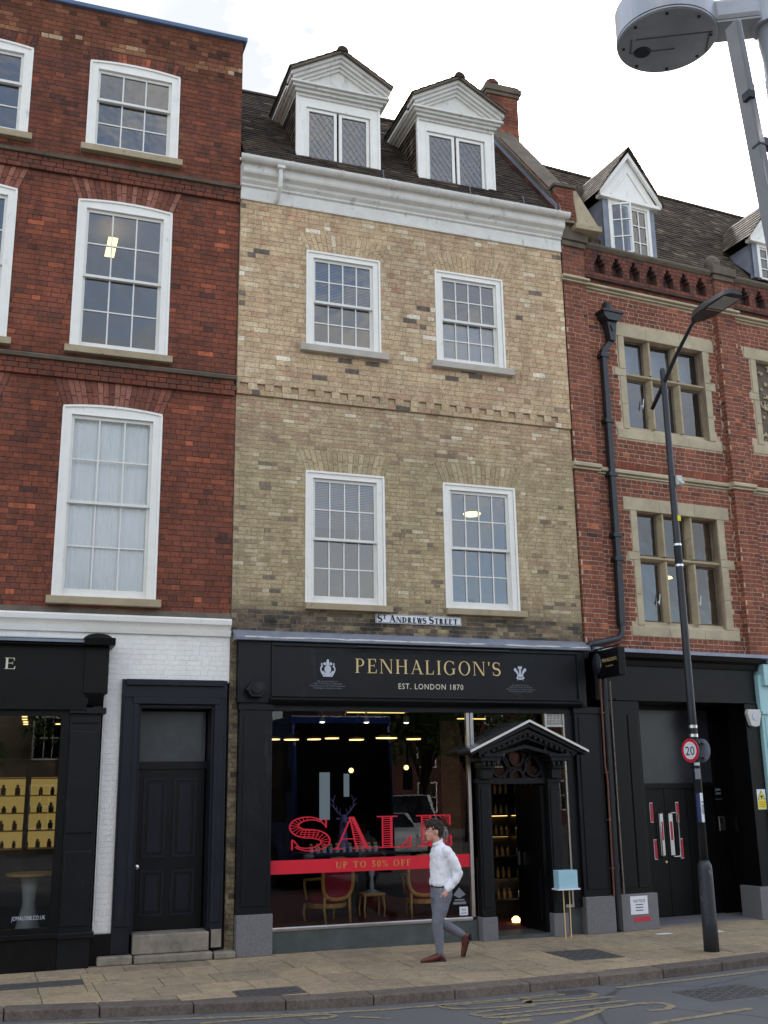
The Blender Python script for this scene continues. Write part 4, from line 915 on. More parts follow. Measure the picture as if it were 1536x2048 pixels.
# dormers
def dormer(parent, x0, x1, label=None):
    yf = .1; cx = (x0 + x1) / 2; zb = 11.98; zt = 13.30; hw = (x1 - x0) / 2
    roofy = lambda z: EY + (z - EZ) / 1.19
    d = MB()       # cheeks and core
    for s in (-1, 1):
        xa = cx + s * (hw - .03); xb = xa + s * .02
        d.prism([(yf + .1, roofy(0) * 0 + EZ + 1.19 * (yf + .1 - EY) - .1), (yf + .1, zt), (roofy(zt) + .05, zt)], min(xa, xb), max(xa, xb), 'YZ')
    dm = d.build('dormer', M_TILE, parent)
    # tile-hung cheeks: courses parallel to the slope
    ck = MB()
    for s in (-1, 1):
        for r in range(13):
            z = 12.1 + r * .1
            ya = max(yf + .09, yf + .09); yb = roofy(z + .05)
            if yb > ya + .05:
                y = ya
                while y < yb:
                    w = .15; xo = cx + s * (hw - .005)
                    ck.hexa([(xo - .02, y, z), (xo + s * .0 + .02 * s, y, z), (xo + .02 * s, min(y + w - .004, yb), z), (xo - .02, min(y + w - .004, yb), z),
                             (xo - .02, y, z + .12), (xo, y, z + .12), (xo, min(y + w - .004, yb), z + .12), (xo - .02, min(y + w - .004, yb), z + .12)] if s > 0 else
                            [(xo + .02 * s, y, z), (xo + .02, y, z), (xo + .02, min(y + w - .004, yb), z), (xo + .02 * s, min(y + w - .004, yb), z),
                             (xo, y, z + .12), (xo + .02, y, z + .12), (xo + .02, min(y + w - .004, yb), z + .12), (xo, min(y + w - .004, yb), z + .12)], random.random())
                    y += w
    ck.build('cheek_tiles', M_TILE2, dm, kind='stuff')
    f = MB(); fw = .16
    f.box(x0, x0 + fw, yf, yf + .12, zb, zt); f.box(x1 - fw, x1, yf, yf + .12, zb, zt); f.box(x0 + fw, x1 - fw, yf, yf + .12, zt - .17, zt); f.box(x0 + fw, x1 - fw, yf, yf + .12, zb, zb + .1)
    f.box(x0 - .015, x0 + .02, yf - .02, yf - .0, zb, zt); f.box(x1 - .02, x1 + .015, yf - .02, yf - .0, zb, zt)
    f.box(x0 + fw - .02, x0 + fw, yf - .015, yf, zb + .1, zt - .17); f.box(x1 - fw, x1 - fw + .02, yf - .015, yf, zb + .1, zt - .17)
    f.build('window_frame', M_WHITE, dm)
    f = MB(); f.box(x0 - .03, x1 + .03, yf - .05, yf + .1, zb - .04, zb); f.build('lead_apron', M_LEAD, dm)
    gx0, gx1, gz0, gz1 = x0 + fw + .01, x1 - fw - .01, zb + .11, zt - .18
    for a, b in ((gx0, cx - .02), (cx + .02, gx1)):
        c = MB(); s = .05
        c.box(a, a + s, yf + .03, yf + .07, gz0, gz1); c.box(b - s, b, yf + .03, yf + .07, gz0, gz1); c.box(a + s, b - s, yf + .03, yf + .07, gz0, gz0 + s); c.box(a + s, b - s, yf + .03, yf + .07, gz1 - s, gz1)
        c.build('casement', M_WHITE, dm)
        pane(dm, a + s, b - s, yf + .055, gz0 + s, gz1 - s, M_GLASS)
        le = MB(); A, B, C_, D_ = a + s, b - s, gz0 + s, gz1 - s; px_, pz = .105, .15     # diamond leading
        for sg in (1, -1):
            k = -30
            while k < 40:
                # line: (x-A)/px + sg*(z-C)/pz = k
                pts = []
                for xx in (A, B):
                    z = C_ + sg * (k - (xx - A) / px_) * pz
                    if C_ <= z <= D_: pts.append((xx, z))
                for z in (C_, D_):
                    xx = A + (k - sg * (z - C_) / pz) * px_
                    if A < xx < B: pts.append((xx, z))
                if len(pts) >= 2:
                    (xa, za), (xb, zb2) = pts[0], pts[1]; l = math.hypot(xb - xa, zb2 - za)
                    if l > .02:
                        nx, nz = -(zb2 - za) / l * .003, (xb - xa) / l * .003; y = yf + .046 + (.003 if sg > 0 else 0)
                        le.hexa([(xa - nx, y, za - nz), (xb - nx, y, zb2 - nz), (xb - nx, y + .003, zb2 - nz), (xa - nx, y + .003, za - nz), (xa + nx, y, za + nz), (xb + nx, y, zb2 + nz), (xb + nx, y + .003, zb2 + nz), (xa + nx, y + .003, za + nz)])
                k += 1
        le.build('leading', M_LEAD, dm)
    # pediment: stepped raking mouldings around a small tympanum
    eh = hw + .15; ez = 13.62; ax = 14.13; ped = MB(); rise = (ax - ez) / eh
    hz = [(yf - .02, zt), (yf - .05, zt + .05), (yf - .09, zt + .09), (yf - .14, zt + .13), (yf - .20, zt + .17), (yf - .24, zt + .22)]
    # horizontal cornice (each member a little further out)
    zz = zt; outs = [(.02, .05, .03), (.05, .05, .08), (.10, .045, .13), (.14, .035, .18)]
    for (ox, hgt, oy) in outs:
        ped.box(cx - hw - ox, cx + hw + ox, yf - oy, roofy(zz) - .1 if False else yf + .12, zz, zz + hgt - .001)
        zz += hgt
    zc = zz
    # raking members
    for k, (wd, oy) in enumerate([(.07, .20), (.06, .155), (.055, .11), (.05, .07)]):
        off = [0, .07, .13, .185][k]
        for s in (-1, 1):
            xo, xi = cx + s * (eh), cx
            z0a, z0b = ez - off * 1.06, ax - off * 1.06
            lo = max(z0a - wd, zc - .0)
            ped.prism([(xo - s * off * .6, z0a - wd + off * .6 * rise), (xi, z0b - wd), (xi, z0b), (xo - s * off * .6, z0a + off * .6 * rise)], yf - oy - .0003 * k, yf + .1 + .0003 * k, 'XZ')
    ped.prism([(cx - hw, zc - .01), (cx + hw, zc - .01), (cx, ax - .2)], yf - .03, yf + .09, 'XZ')
    pedo = ped.build('pediment', M_OLDW, dm)
    # side eaves cornice running back to the main roof
    sc_ = MB()
    for s in (-1, 1):
        zz = zt
        for (ox, hgt, oy) in outs + [(.16, .06, .2)]:
            xa, xb = cx + s * (hw - .02), cx + s * (hw + ox)
            sc_.prism([(yf + .12 if True else 0, zz), (roofy(zz) + .1, zz), (roofy(zz + hgt) + .1, zz + hgt - .001), (yf + .12, zz + hgt - .001)], min(xa, xb), max(xa, xb), 'YZ'); zz += hgt
    sc_.build('eaves_cornice', M_OLDW, dm)
    # dormer roof slopes
    for s in (-1, 1):
        ang = math.atan2(ax - ez, eh); sl_ = math.hypot(eh, ax - ez) + .03
        base = Matrix.Translation((cx + s * (eh + .02), yf - .26, ez + .012)) @ Matrix.Rotation(-PI / 2 * s, 4, 'Z')
        # local: x along depth, y up the slope
        base = Matrix(((0, -s * math.cos(ang), s * math.sin(ang), cx + s * (eh + .02)), (1, 0, 0, yf - .26), (0, math.sin(ang), math.cos(ang), ez + .012), (0, 0, 0, 1)))
        PP = []; depth = roofy(ax) - yf + .3
        n = 6; gg = sl_ / n
        for r in range(n):
            x = -(r % 2) * .08
            while x < depth:
                if x > -.02 or r % 2:
                    a, b = max(0, x), min(x + .163, depth)
                    if b - a > .03: PP.append((a, b, r * gg - .01, r * gg + gg + .03, .004 + rnd(0, .005), .022 + rnd(0, .005), min(1, max(0, random.gauss(.5, .2)))))
                x += .165
        tm = MB()
        for a, b, c, d2, e, f2, t in PP:
            tm.hexa([base @ Vector(v) for v in ((a, c, e + .012), (b, c, e + .012), (b, d2, e), (a, d2, e), (a, c, f2 + .012), (b, c, f2 + .012), (b, d2, f2), (a, d2, f2))], t)
        u = tm.build('dormer_tiles', M_TILE, dm, kind='stuff')
        bd = MB(); bd.hexa([base @ Vector(v) for v in ((0, .0, -.03), (depth, .0, -.03), (depth, sl_, -.03), (0, sl_, -.03), (0, .0, .004), (depth, .0, .004), (depth, sl_, .004), (0, sl_, .004))]); bd.build('soffit_board', M_DSTONE, dm)
    rd = MB(); y = yf - .28
    while y < roofy(ax):
        rd.prism([(cx + .1 * math.cos(PI * k / 8), ax - .0 + .1 * math.sin(PI * k / 8)) for k in range(9)], y, y + .30, 'XZ'); y += .31
    rd.build('ridge_tile', M_TILE, dm)
    return dm
for a, b in DORM: dormer(YB, a, b)
# gable parapet, kneeler and chimney on the right-hand party wall
gp = MB(); gx0, gx1 = 8.62, 9.02
gpm = gp.prism([(-.05, 11.5), (.1, 12.15), (RY, RZ + .12), (RY + .4, RZ + .12), (RY + 2, 12.3), (RY + 2, 11.5)], gx0, gx1, 'YZ').build('gable_parapet', M_OM, YB)
PB_ = []
for r in range(5):
    y = -.1
    while y < 3.3:
        PB_.append((y + .004, y + .21, .0 + r * .066, .06 + r * .066, -.01 - rnd(0, .004), .0, random.random())); y += .22
fg = Matrix(((0, 0, 1, gx0), (math.cos(PIT), -math.sin(PIT), 0, -.02), (math.sin(PIT), math.cos(PIT), 0, 11.83), (0, 0, 0, 1)))
q = MB()
for a, b, c, d, e, f, t in PB_:
    q.hexa([fg @ Vector(v) for v in ((a, c, e), (b, c, e), (b, d, e), (a, d, e), (a, c, f), (b, c, f), (b, d, f), (a, d, f))], t)
q.build('parapet_bricks', M_OB, gpm, kind='stuff')
MB().prism([(.0, 12.2), (RY + .05, RZ + .26), (RY + .05, RZ + .36), (.0, 12.31)], gx0 - .05, gx1 + .05, 'YZ').build('coping', M_DSTONE, gpm)
MB().prism([(-.2, 11.86), (RY - .1, RZ - .03), (RY - .1, RZ + .06), (-.2, 11.95)], gx0 - .06, gx0 - .015, 'YZ').build('flashing', M_LEAD, gpm)
kn = MB()
for p in courses(8.62, 8.98, 11.75, 12.36, .067, [], yf=-.12, depth=.3, tone=lambda x, z: rnd(.3, .95)): kn.box(*p[:6], p[6])
kn.build('kneeler_bricks', M_OB, gpm, kind='stuff'); MB().box(8.62, 8.98, -.11, .2, 11.7, 12.36).build('kneeler', M_OM, gpm); MB().box(8.58, 9.02, -.16, .24, 12.36, 12.42).build('kneeler_cap', M_DSTONE, gpm, bevel=.01)
MB().prism([(-.16, 11.62), (.25, 11.62), (.25, 12.4), (.12, 12.45), (.0, 12.2)], 8.99, 9.36, 'YZ')
m = MB(); m.hexa([(9.0, -.18, 11.66), (9.42, -.18, 11.66), (9.42, .2, 11.66), (9.0, .2, 11.66), (9.02, -.0, 12.42), (9.12, -.0, 12.42), (9.12, .1, 12.42), (9.02, .1, 12.42)]); m.box(8.94, 9.46, -.22, .2, 11.55, 11.66); m.build('coping_stone', M_YSILL, YB, bevel=.015)
chm = MB(); chm.box(8.56, 9.24, 2.26, 3.1, 13.6, 15.85); chim = chm.build('chimney', M_OM, YB)
q = MB()
for p in courses(8.56, 9.24, 13.7, 15.85, .078, [], yf=2.255, depth=.04, tone=lambda x, z: rnd(.5, 1)): q.box(*p[:6], p[6])
for p in courses(2.26, 3.1, 13.7, 15.85, .078, [], yf=0, depth=.04, tone=lambda x, z: rnd(.3, .9)): q.box(8.555, 8.58, p[0], p[1], p[4], p[5], p[6])
q.build('chimney_bricks', M_OB, chim, kind='stuff')
m = MB(); m.box(8.52, 9.28, 2.22, 3.14, 15.85, 15.93); m.box(8.49, 9.31, 2.19, 3.17, 15.93, 16.05); m.box(8.53, 9.27, 2.24, 3.1, 16.05, 16.12); m.build('chimney_cap', M_DSTONE, chim, bevel=.012)
MB().lathe([(.13, 0), (.13, .12), (.155, .12), (.155, .18), (.12, .19), (.11, .24), (0, .27)], (8.78, 2.5, 16.11)).build('chimney_pot', M_OB, chim)
m = MB(); m.tube([(5.72, 2.4, RZ - .1), (5.72, 2.4, RZ + .7)], .012, 6); m.tube([(5.55, 2.4, RZ + .25), (5.9, 2.4, RZ + .25)], .01, 6); m.tube([(5.6, 2.4, RZ + .1), (5.84, 2.4, RZ + .1)], .01, 6)
tag(m.build('aerial', M_LEAD), 'thin metal aerial on the ridge between the two dormers', 'aerial')
tag(MB().tube([(8.2, 2.4, RZ - .1), (8.2, 2.4, RZ + 1.3)], .008, 6).build('aerial', M_LEAD), 'single thin rod aerial on the ridge beside the chimney', 'aerial')
# street name plate
t = thing('street_plate', 'white enamel street name plate reading St Andrews Street above the shop fascia', 'sign', (5.9, -.02, 4.57))
MB().box(-.69, .69, -.012, .014, -.068, .068).build('plate', M_PAPER, t); m = MB()
for b in ((-.685, .685, .056, .062), (-.685, .685, -.062, -.056), (-.685, -.679, -.056, .056), (.679, .685, -.056, .056)): m.box(b[0], b[1], -.0145, -.012, b[2], b[3])
m.build('border', M_INK, t)
serif_text('ST ANDREWS STREET.', -.665, -.050, .104, -.0125, 'lettering', M_INK, t, width=1.32, space=.05, caps={0, 1, 3, 11}, W=.24, T=.09)
# ---- shopfront
FY = -.14
f = MB(); f.box(3.13, 8.62, FY, .0, 3.30, 4.16)
for b in ((3.60, 8.50, 4.10, 4.145), (3.60, 8.50, 3.385, 3.415)): f.box(b[0], b[1], FY - .03, FY, b[2], b[3])
f.box(3.60, 3.63, FY - .03, FY, 3.415, 4.10); f.box(8.47, 8.50, FY - .03, FY, 3.415, 4.10)
f.prism([(FY - .08, 3.33), (FY, 3.28), (FY, 3.37), (FY - .06, 3.37), (FY - .085, 3.355)], 3.58, 8.52, 'YZ')
fas = f.build('fascia', M_BLACK, YB, bevel=.005)
MB().prism([(FY - .08, 4.165), (0.0, 4.165), (0, 4.33), (FY - .05, 4.235), (FY - .085, 4.21)], 3.07, 8.70, 'YZ').build('lead_flashing', M_LEAD, fas, bevel=.004)
MB().tube([(x_, FY - .075 + rnd(-.004, .004), 4.205 + rnd(-.004, .004)) for x_ in np.linspace(3.2, 8.65, 30)], .012, 6).build('cable', M_OLDW, fas)
m = MB(); m.tube([(4.82, FY - .16, 4.10), (7.25, FY - .16, 4.10)], .014, 8)
for xx in (5.0, 5.85, 6.4, 7.1): m.tube([(xx, FY - .16, 4.10), (xx, FY - .02, 4.14)], .01, 6)
m.build('trough_light', M_CAST, fas)
serif_text("PENHALIGON'S", 4.84, 3.745, .205, FY - .0, 'shop_name', M_GOLD, fas, width=2.33, space=.13, W=.125, T=.045)
plain_text('EST. LONDON 1870', 6.02, 3.525, .115, FY - .003, 'sub_title', M_CREAM, fas, width=1.03, space=1.15)
for cx, nm in ((4.43, 'HRH The Duke of Edinburgh'), (7.49, 'HRH The Prince of Wales')):
    for i, ln in enumerate(('By appointment to', nm, 'Manufacturers of Toilet Requisites', "Penhaligon's Limited London")):
        plain_text(ln, cx, 3.605 - i * .032, .028, FY - .003, 'warrant_text', M_SILVD, fas, width=(.30, .42, .52, .42)[i] * (1 if cx < 5 else .92))
def badge(cx, kind):
    polys = []
    if kind == 'arms':
        polys += arc(0, 0, .10, .09, 200, 340, .03, .03, 12) + arc(0, .0, .05, .06, 0, 360, .05, .06, 16)
        polys += arc(-.085, .0, .03, .05, 60, 250, .02, .02, 10) + arc(.085, .0, .03, .05, -70, 120, .02, .02, 10)
        polys += arc(-.045, .078, .022, .022, 0, 360, .022, .022, 10) + arc(.045, .078, .022, .022, 0, 360, .022, .022, 10) + rect(-.02, .02, .05, .12) + arc(0, .125, .018, .018, 0, 360, .018, .018, 10) + rect(-.07, .07, -.105, -.085) + arc(-.09, .07, .012, .022, 0, 360, .01, .02, 8) + arc(.09, .07, .012, .022, 0, 360, .01, .02, 8)
        polys += stroke(-.06, -.1, -.1, -.03, .02) + stroke(.06, -.1, .1, -.03, .02)
    else:
        for x0, sgn in ((-.075, -1), (.075, 1)): polys += path([(x0 * .25, -.04), (x0 * .6, .01), (x0 * .9, .05), (x0 * 1.25, .065)], [.02, .03, .04, .02]) + arc(x0 * 1.1, .06, .022, .026, 0, 360, .022, .026, 10)
        polys += rect(-.018, .018, -.05, .08) + arc(-.018, .095, .02, .022, 0, 360, .02, .022, 10) + arc(.018, .095, .02, .022, 0, 360, .02, .022, 10)
        polys += rect(-.05, .05, -.045, -.02) + [[(-.07, -.07), (-.03, -.085), (-.03, -.055), (-.06, -.045)], [(.07, -.07), (.03, -.085), (.03, -.055), (.06, -.045)], [(-.02, -.09), (.02, -.09), (.03, -.06), (-.03, -.06)], [(-.05, -.1), (-.04, -.1), (-.03, -.08), (-.045, -.08)], [(.05, -.1), (.04, -.1), (.03, -.08), (.045, -.08)]]
    mb = MB()
    for k, pl in enumerate(polys): mb.add([(cx + a, FY - .004 - (k % 19) * .00015, 3.785 + b) for a, b in pl], [tuple(range(len(pl)))])
    return mb.build('crest', M_SILV, fas)
badge(4.43, 'arms'); badge(7.49, 'feathers')
ab = MB(); ab.prism([(.15 * math.cos(PI / 3 * k), .12 * math.sin(PI / 3 * k)) for k in range(6)], -.14, 0, 'XZ'); ab.prism([(.09 * math.cos(PI / 3 * k), .07 * math.sin(PI / 3 * k)) for k in range(6)], -.16, -.14, 'XZ'); o = tag(ab.build('alarm_box', M_BLACK, bevel=.01), 'black hexagonal alarm box on the shopfront pilaster beside the perfume shop name', 'alarm'); o.location = (3.37, FY - .0, 3.47)
m = MB(); m.box(-.08, .08, -.05, 0, -.14, -.1)
# pilasters with granite feet
for x0, x1 in ((3.17, 3.63), (8.40, 8.86)):
    m = MB(); m.box(x0, x1, -.11, .02, .52, 3.30); m.box(x0 + .06, x1 - .06, -.125, -.11, .62, 3.15); m.box(x0 - .02, x1 + .02, -.13, .0, 3.20, 3.28)
    m.build('pilaster', M_BLACK, YB, bevel=.006)
    MB().box(x0 - .0, x1 + .03, -.15, .02, 0, .52).build('pilaster_foot', M_GRAN, YB, bevel=.008)
# narrow strip of bare brick left of the shopfront
MB().box(YX0, 3.165, .012, .3, 0, 4.25).build('pier', M_YM, YB)
m = MB()
for p in courses(3.05, 3.165, .0, 3.35, .066, [], tone=lambda x, z: rnd(0, .6)): m.box(*p[:6], p[6])
for p in courses(3.05, 3.13, 3.35, 4.25, .066, [], tone=lambda x, z: rnd(0, .6)): m.box(*p[:6], p[6])
m.build('pier_bricks', M_YB, YB, kind='stuff')
# main shop window
m = MB(); m.box(3.63, 6.62, -.03, .03, .275, .325); m.box(3.63, 6.62, -.045, -.03, .285, .318); m.build('window_sill', M_CHROME, YB, bevel=.004)
MB().box(3.635, 6.70, -.02, .3, .0, .275).build('stall_riser', M_RISER, YB, bevel=.004)
m = MB(); m.box(3.63, 8.40, -.06, .05, 3.2, 3.3); m.box(3.63, 3.655, -.02, .03, .325, 3.2)
hw_ = m.build('window_head', M_BLACK, YB)
sw = MB().box(6.615, 6.665, -.03, .03, .325, 3.2).build('shop_window', M_CHROME, YB)
pane(sw, 3.655, 6.615, .0, .325, 3.2, M_SHOPG)
m = MB(); m.box(6.68, 6.73, -.03, .03, 2.6, 3.2); m.box(7.93, 7.965, -.03, .03, .42, 3.2); m.box(8.24, 8.275, -.03, .03, .42, 3.2); m.box(7.965, 8.24, -.02, .02, 3.0, 3.03); m.box(7.93, 8.30, -.03, .03, .38, .42)
sw2 = m.build('shop_window', M_CHROME, YB); pane(sw2, 6.73, 7.93, .0, 2.45, 3.2, M_SHOPG); pane(sw2, 7.965, 8.24, .0, .42, 3.0, M_SHOPG)
vg = MB()
for k in range(11): vg.box(7.975 + k * .024, 7.985 + k * .024, -.01, .0, 3.035, 3.195)
for k in range(7): vg.box(7.97, 8.235, -.005, .005, 3.035 + k * .025, 3.043 + k * .025)
vg.build('vent_grille', M_CHROME, sw2)
MB().box(7.93, 8.40, -.0, .3, 0, .38).build('stall_riser', M_RISER, YB)
MB().box(8.275, 8.40, -.05, .05, .38, 3.2).build('window_post', M_BLACK, YB)
# sale window graphics
def hatch_poly_stem(x0, x1, y0, y1, n, t=.028):
    g = rect(x0, x0 + .035, y0, y1) + rect(x1 - .06, x1, y0, y1)
    for k in range(n):
        y = y0 + (y1 - y0) * (k + .5) / n; g += rect(x0 + .035, x1 - .06, y - t / 2, y + t / 2)
    return g
gl = MB(); polysale = []
def put(g, ox, sx): polysale.extend([[(ox + a * sx, b) for a, b in pl] for pl in g])
S = scurve(.86)
def offs(pts, ws): 
    l = []; r = []
    for i, p in enumerate(pts):
        a = pts[max(0, i - 1)]; b = pts[min(len(pts) - 1, i + 1)]; dx, dy = b[0] - a[0], b[1] - a[1]; q = math.hypot(dx, dy); nx, ny = -dy / q, dx / q
        l.append((p[0] + nx * ws[i] / 2, p[1] + ny * ws[i] / 2)); r.append((p[0] - nx * ws[i] / 2, p[1] - ny * ws[i] / 2))
    return l, r
nS = len(S); wS = [.04 + .22 * math.sin(PI * i / (nS - 1)) ** 1.5 for i in range(nS)]
l_, r2 = offs(S, wS)
gS = path(l_, [.035] * nS) + path(r2, [.035] * nS)
for i in range(4, nS - 4): gS += path([l_[i], r2[i]], [.018, .018])
for z in np.linspace(.42, .6, 4): gS += rect(.22, .66, z, z + .016)
gS += [[(.80, .68), (.84, .68), (.84, .98), (.80, .98)], [(.70, .86), (.82, .70), (.82, .74), (.73, .88)], [(.02, .02), (.06, .02), (.06, .34), (.02, .34)], [(.06, .30), (.2, .1), (.2, .14), (.08, .33)]]
put(gS, .0, 1)
gA = stroke(.10, .03, .42, .97, .04) + stroke(.52, .03, .40, .99, .0) + stroke(.55, .03, .40, 1.0, .04) + stroke(.80, .03, .46, 1.0, .09) + rect(.0, .26, 0, .035) + rect(.46, .96, 0, .035) + rect(.22, .50, .3, .33)
for k in range(12):
    z = .08 + k * .07; u = z
    xa = .55 + (.40 - .55) * u; xb = .80 + (.46 - .80) * u
    if xb - xa > .04: gA += rect(xa, xb, z, z + .024)
put(gA, .98, 1)
gL = hatch_poly_stem(.12, .38, .035, .965, 13) + rect(.0, .5, .965, 1.0) + rect(.0, .84, 0, .035) + [[(.8, .0), (.84, .0), (.84, .34), (.8, .34)], [(.56, .035), (.6, .035), (.82, .33), (.82, .38)]]
for k in range(3): gL += rect(.66 + k * .04, .8, .06 + k * .07, .08 + k * .07)
put(gL, 2.02, 1)
gE = hatch_poly_stem(.12, .38, .035, .965, 13) + rect(.0, .86, .965, 1.0) + rect(.0, .88, 0, .035) + [[(.82, .66), (.86, .66), (.86, .965), (.82, .965)], [(.56, .965), (.6, .965), (.84, .66), (.84, .7)], [(.84, .0), (.88, .0), (.88, .34), (.84, .34)], [(.58, .035), (.62, .035), (.86, .33), (.86, .38)]] + rect(.38, .6, .49, .52) + rect(.57, .6, .38, .64) + [[(.45, .52), (.6, .64), (.57, .64), (.42, .52)]]
for k in range(3): gE += rect(.68 + k * .04, .84, .06 + k * .07, .08 + k * .07) + rect(.68 + k * .04, .82, .92 - k * .07, .94 - k * .07)
put(gE, 2.98, 1)
for k, pl in enumerate(polysale): gl.add([(3.93 + a * .625, -.003 - (k % 23) * .00015, 1.305 + b * .435) for a, b in pl], [tuple(range(len(pl)))])
gl.build('sale_lettering', M_RED, sw)
MB().box(3.655, 6.61, -.004, -.0015, 1.005, 1.185).build('red_banner', M_RED, sw)
serif_text('UP TO 50% OFF', 4.58, 1.055, .085, -.0045, 'banner_text', M_OLIVE, sw, width=1.12, space=.16, W=.17, T=.07)
m = MB(); m.add([(6.34, -.002, .63), (6.43, -.002, .73), (6.53, -.002, .63), (6.43, -.002, .58)], [(0, 3, 2, 1)]); m.box(6.335, 6.535, -.003, -.001, .50, .535); m.box(6.36, 6.51, -.003, -.001, .55, .57); m.build('sticker', M_SILVD, sw)
MB().box(6.43, 6.56, -.003, -.001, .35, .465).build('sticker', M_PAPER, sw); plain_text('five', 6.495, .41, .05, -.0045, 'sticker_text', M_BLUE, sw); plain_text('guide', 6.495, .37, .04, -.0045, 'sticker_text', M_BLUE, sw)
# porch
pc = MB(); PY = -.42; ax, az = 7.43, 3.04
for s in (-1, 1):
    xo = ax + s * .93; zo = 2.62
    pc.prism([(xo, zo - .05), (ax, az - .07), (ax, az - .015), (xo, zo - .0)], PY - .04, -.0, 'XZ')
porch = pc.build('porch', M_BLACK, YB)
m = MB()
for s in (-1, 1):
    xo = ax + s * .96; zo = 2.60
    m.prism([(xo, zo), (ax, az - .0), (ax, az + .03), (xo, zo + .03)], PY - .07, .02, 'XZ')
m.build('porch_lead', M_CAST, porch)
m = MB()
for s in (-1, 1): m.prism([(ax + s * .965, 2.602), (ax, az + .002), (ax, az + .036), (ax + s * .965, 2.636)], PY - .085, PY - .071, 'XZ')
m.build('porch_edge', M_OLDW, porch)
m = MB()
for s in (-1, 1):      # raking mouldings, dentils, brackets
    for k, (o_, t_, yy) in enumerate(((.10, .05, PY + .0), (.18, .04, PY + .05), (.30, .05, PY + .1))):
        m.prism([(ax + s * (.86 - o_ * .6), 2.60 - o_ * .3), (ax, az - .04 - o_ * 1.1), (ax, az - .04 - o_ * 1.1 + t_), (ax + s * (.86 - o_ * .6), 2.60 - o_ * .3 + t_)], yy + .0002 * k, yy + .1, 'XZ')
    for k in range(9):
        u = (k + .5) / 9; x = ax + s * (.78 * (1 - u)); z = 2.60 + (az - 2.66 - .06) * u - .02
        m.box(x - .025, x + .025, PY + .0, PY + .06, z - .05, z - .0)
m.build('porch_moulding', M_BLACK, porch)
for x0 in (6.73, 7.87):
    m = MB(); m.box(x0, x0 + .2, -.14, .0, .32, 2.2); m.box(x0 + .03, x0 + .17, -.155, -.14, .45, 2.1); m.box(x0 - .02, x0 + .22, -.17, .0, 2.17, 2.23); m.box(x0 + .02, x0 + .18, -.25, .0, 2.23, 2.38); m.box(x0 - .0, x0 + .2, -.32, .0, 2.38, 2.48); m.box(x0 - .06, x0 + .26, PY + .02, .0, 2.48, 2.54); m.box(x0 - .1, x0 + .3, PY, .0, 2.54, 2.585)
    for k in range(3): m.box(x0 - .03 + k * .08, x0 + .02 + k * .08, PY + .04, PY + .1, 2.42, 2.48)
    m.build('porch_column', M_BLACK, YB, bevel=.006)
    MB().box(x0 - .02, x0 + .22, -.17, .05, 0, .32).build('column_foot', M_GRAN, YB, bevel=.008)
# fanlight tracery
m = MB(); m.box(6.93, 7.87, -.1, -.02, 2.16, 2.24)
def tr(pl, y=-.08, d=.05):
    for k, q in enumerate(pl): m.prism(q, y - .0003 * (k % 5), y + d, 'XZ')
tr(arc(7.40, 2.24, .45, .46, 0, 180, .04, .04, 18)); tr(arc(7.40, 2.24, .12, .14, 0, 180, .03, .03, 10))
for cx_, rr_ in ((7.12, .15), (7.68, .15)): tr(arc(cx_, 2.42, rr_, .17, 0, 360, .025, .025, 16))
tr(arc(7.4, 2.56, .13, .15, 0, 360, .025, .025, 16)); tr(path([(7.3, 2.3), (7.16, 2.56)], [.025, .025])); tr(path([(7.5, 2.3), (7.64, 2.56)], [.025, .025]))
m.prism([(6.93, 2.6), (6.93, 2.24), (6.96, 2.24), (7.02, 2.45), (7.2, 2.62), (7.4, 2.72), (7.4, 2.9)], -.06, -.03, 'XZ'); m.prism([(7.87, 2.6), (7.4, 2.9), (7.4, 2.72), (7.6, 2.62), (7.78, 2.45), (7.84, 2.24), (7.87, 2.24)], -.06, -.03, 'XZ')
m.build('fanlight_tracery', M_BLACK, porch)
pane(porch, 6.95, 7.85, -.02, 2.24, 2.6, M_SHOPG)
# open door leaf, threshold
m = MB(); m.box(7.80, 7.86, -.02, .85, .06, 2.14); m.box(7.77, 7.80, .1, .75, .2, .9); dl = m.build('door', M_DOORP, YB); MB().box(7.74, 7.77, .7, .74, .95, 1.15).build('handle', M_CHROME, dl)
MB().box(6.95, 7.85, -.1, .5, 0.0, .05).build('threshold', M_RISER, YB)
# shop interior shell
m = MB(); m.box(3.2, 8.8, 6.0, 6.1, .0, 3.4); m.box(3.17, 3.2, .05, 6.1, 0, 3.4); m.box(8.66, 8.7, .05, 6.1, 0, 3.4); m.box(3.2, 8.66, .06, 6.0, 3.40, 3.45); m.build('shop_interior', M_SHOPIN, YB)
MB().box(3.2, 6.86, .31, 5.99, .2, .27).build('display_floor', M_CARPET, YB); MB().box(6.9, 8.66, .31, 5.99, .0, .04).build('shop_floor', M_CARPET, YB)
MB().box(6.86, 6.9, .31, 2.6, .27, 1.1).build('display_partition', M_DWOOD, YB)
m = MB(); m.box(6.08, 6.27, 5.9, 5.98, 1.55, 2.45); m.build('rear_window', M_DAY, YB); m = MB(); m.box(6.58, 6.67, 5.9, 5.98, 1.98, 2.42); m.build('rear_window', M_DAY, YB)

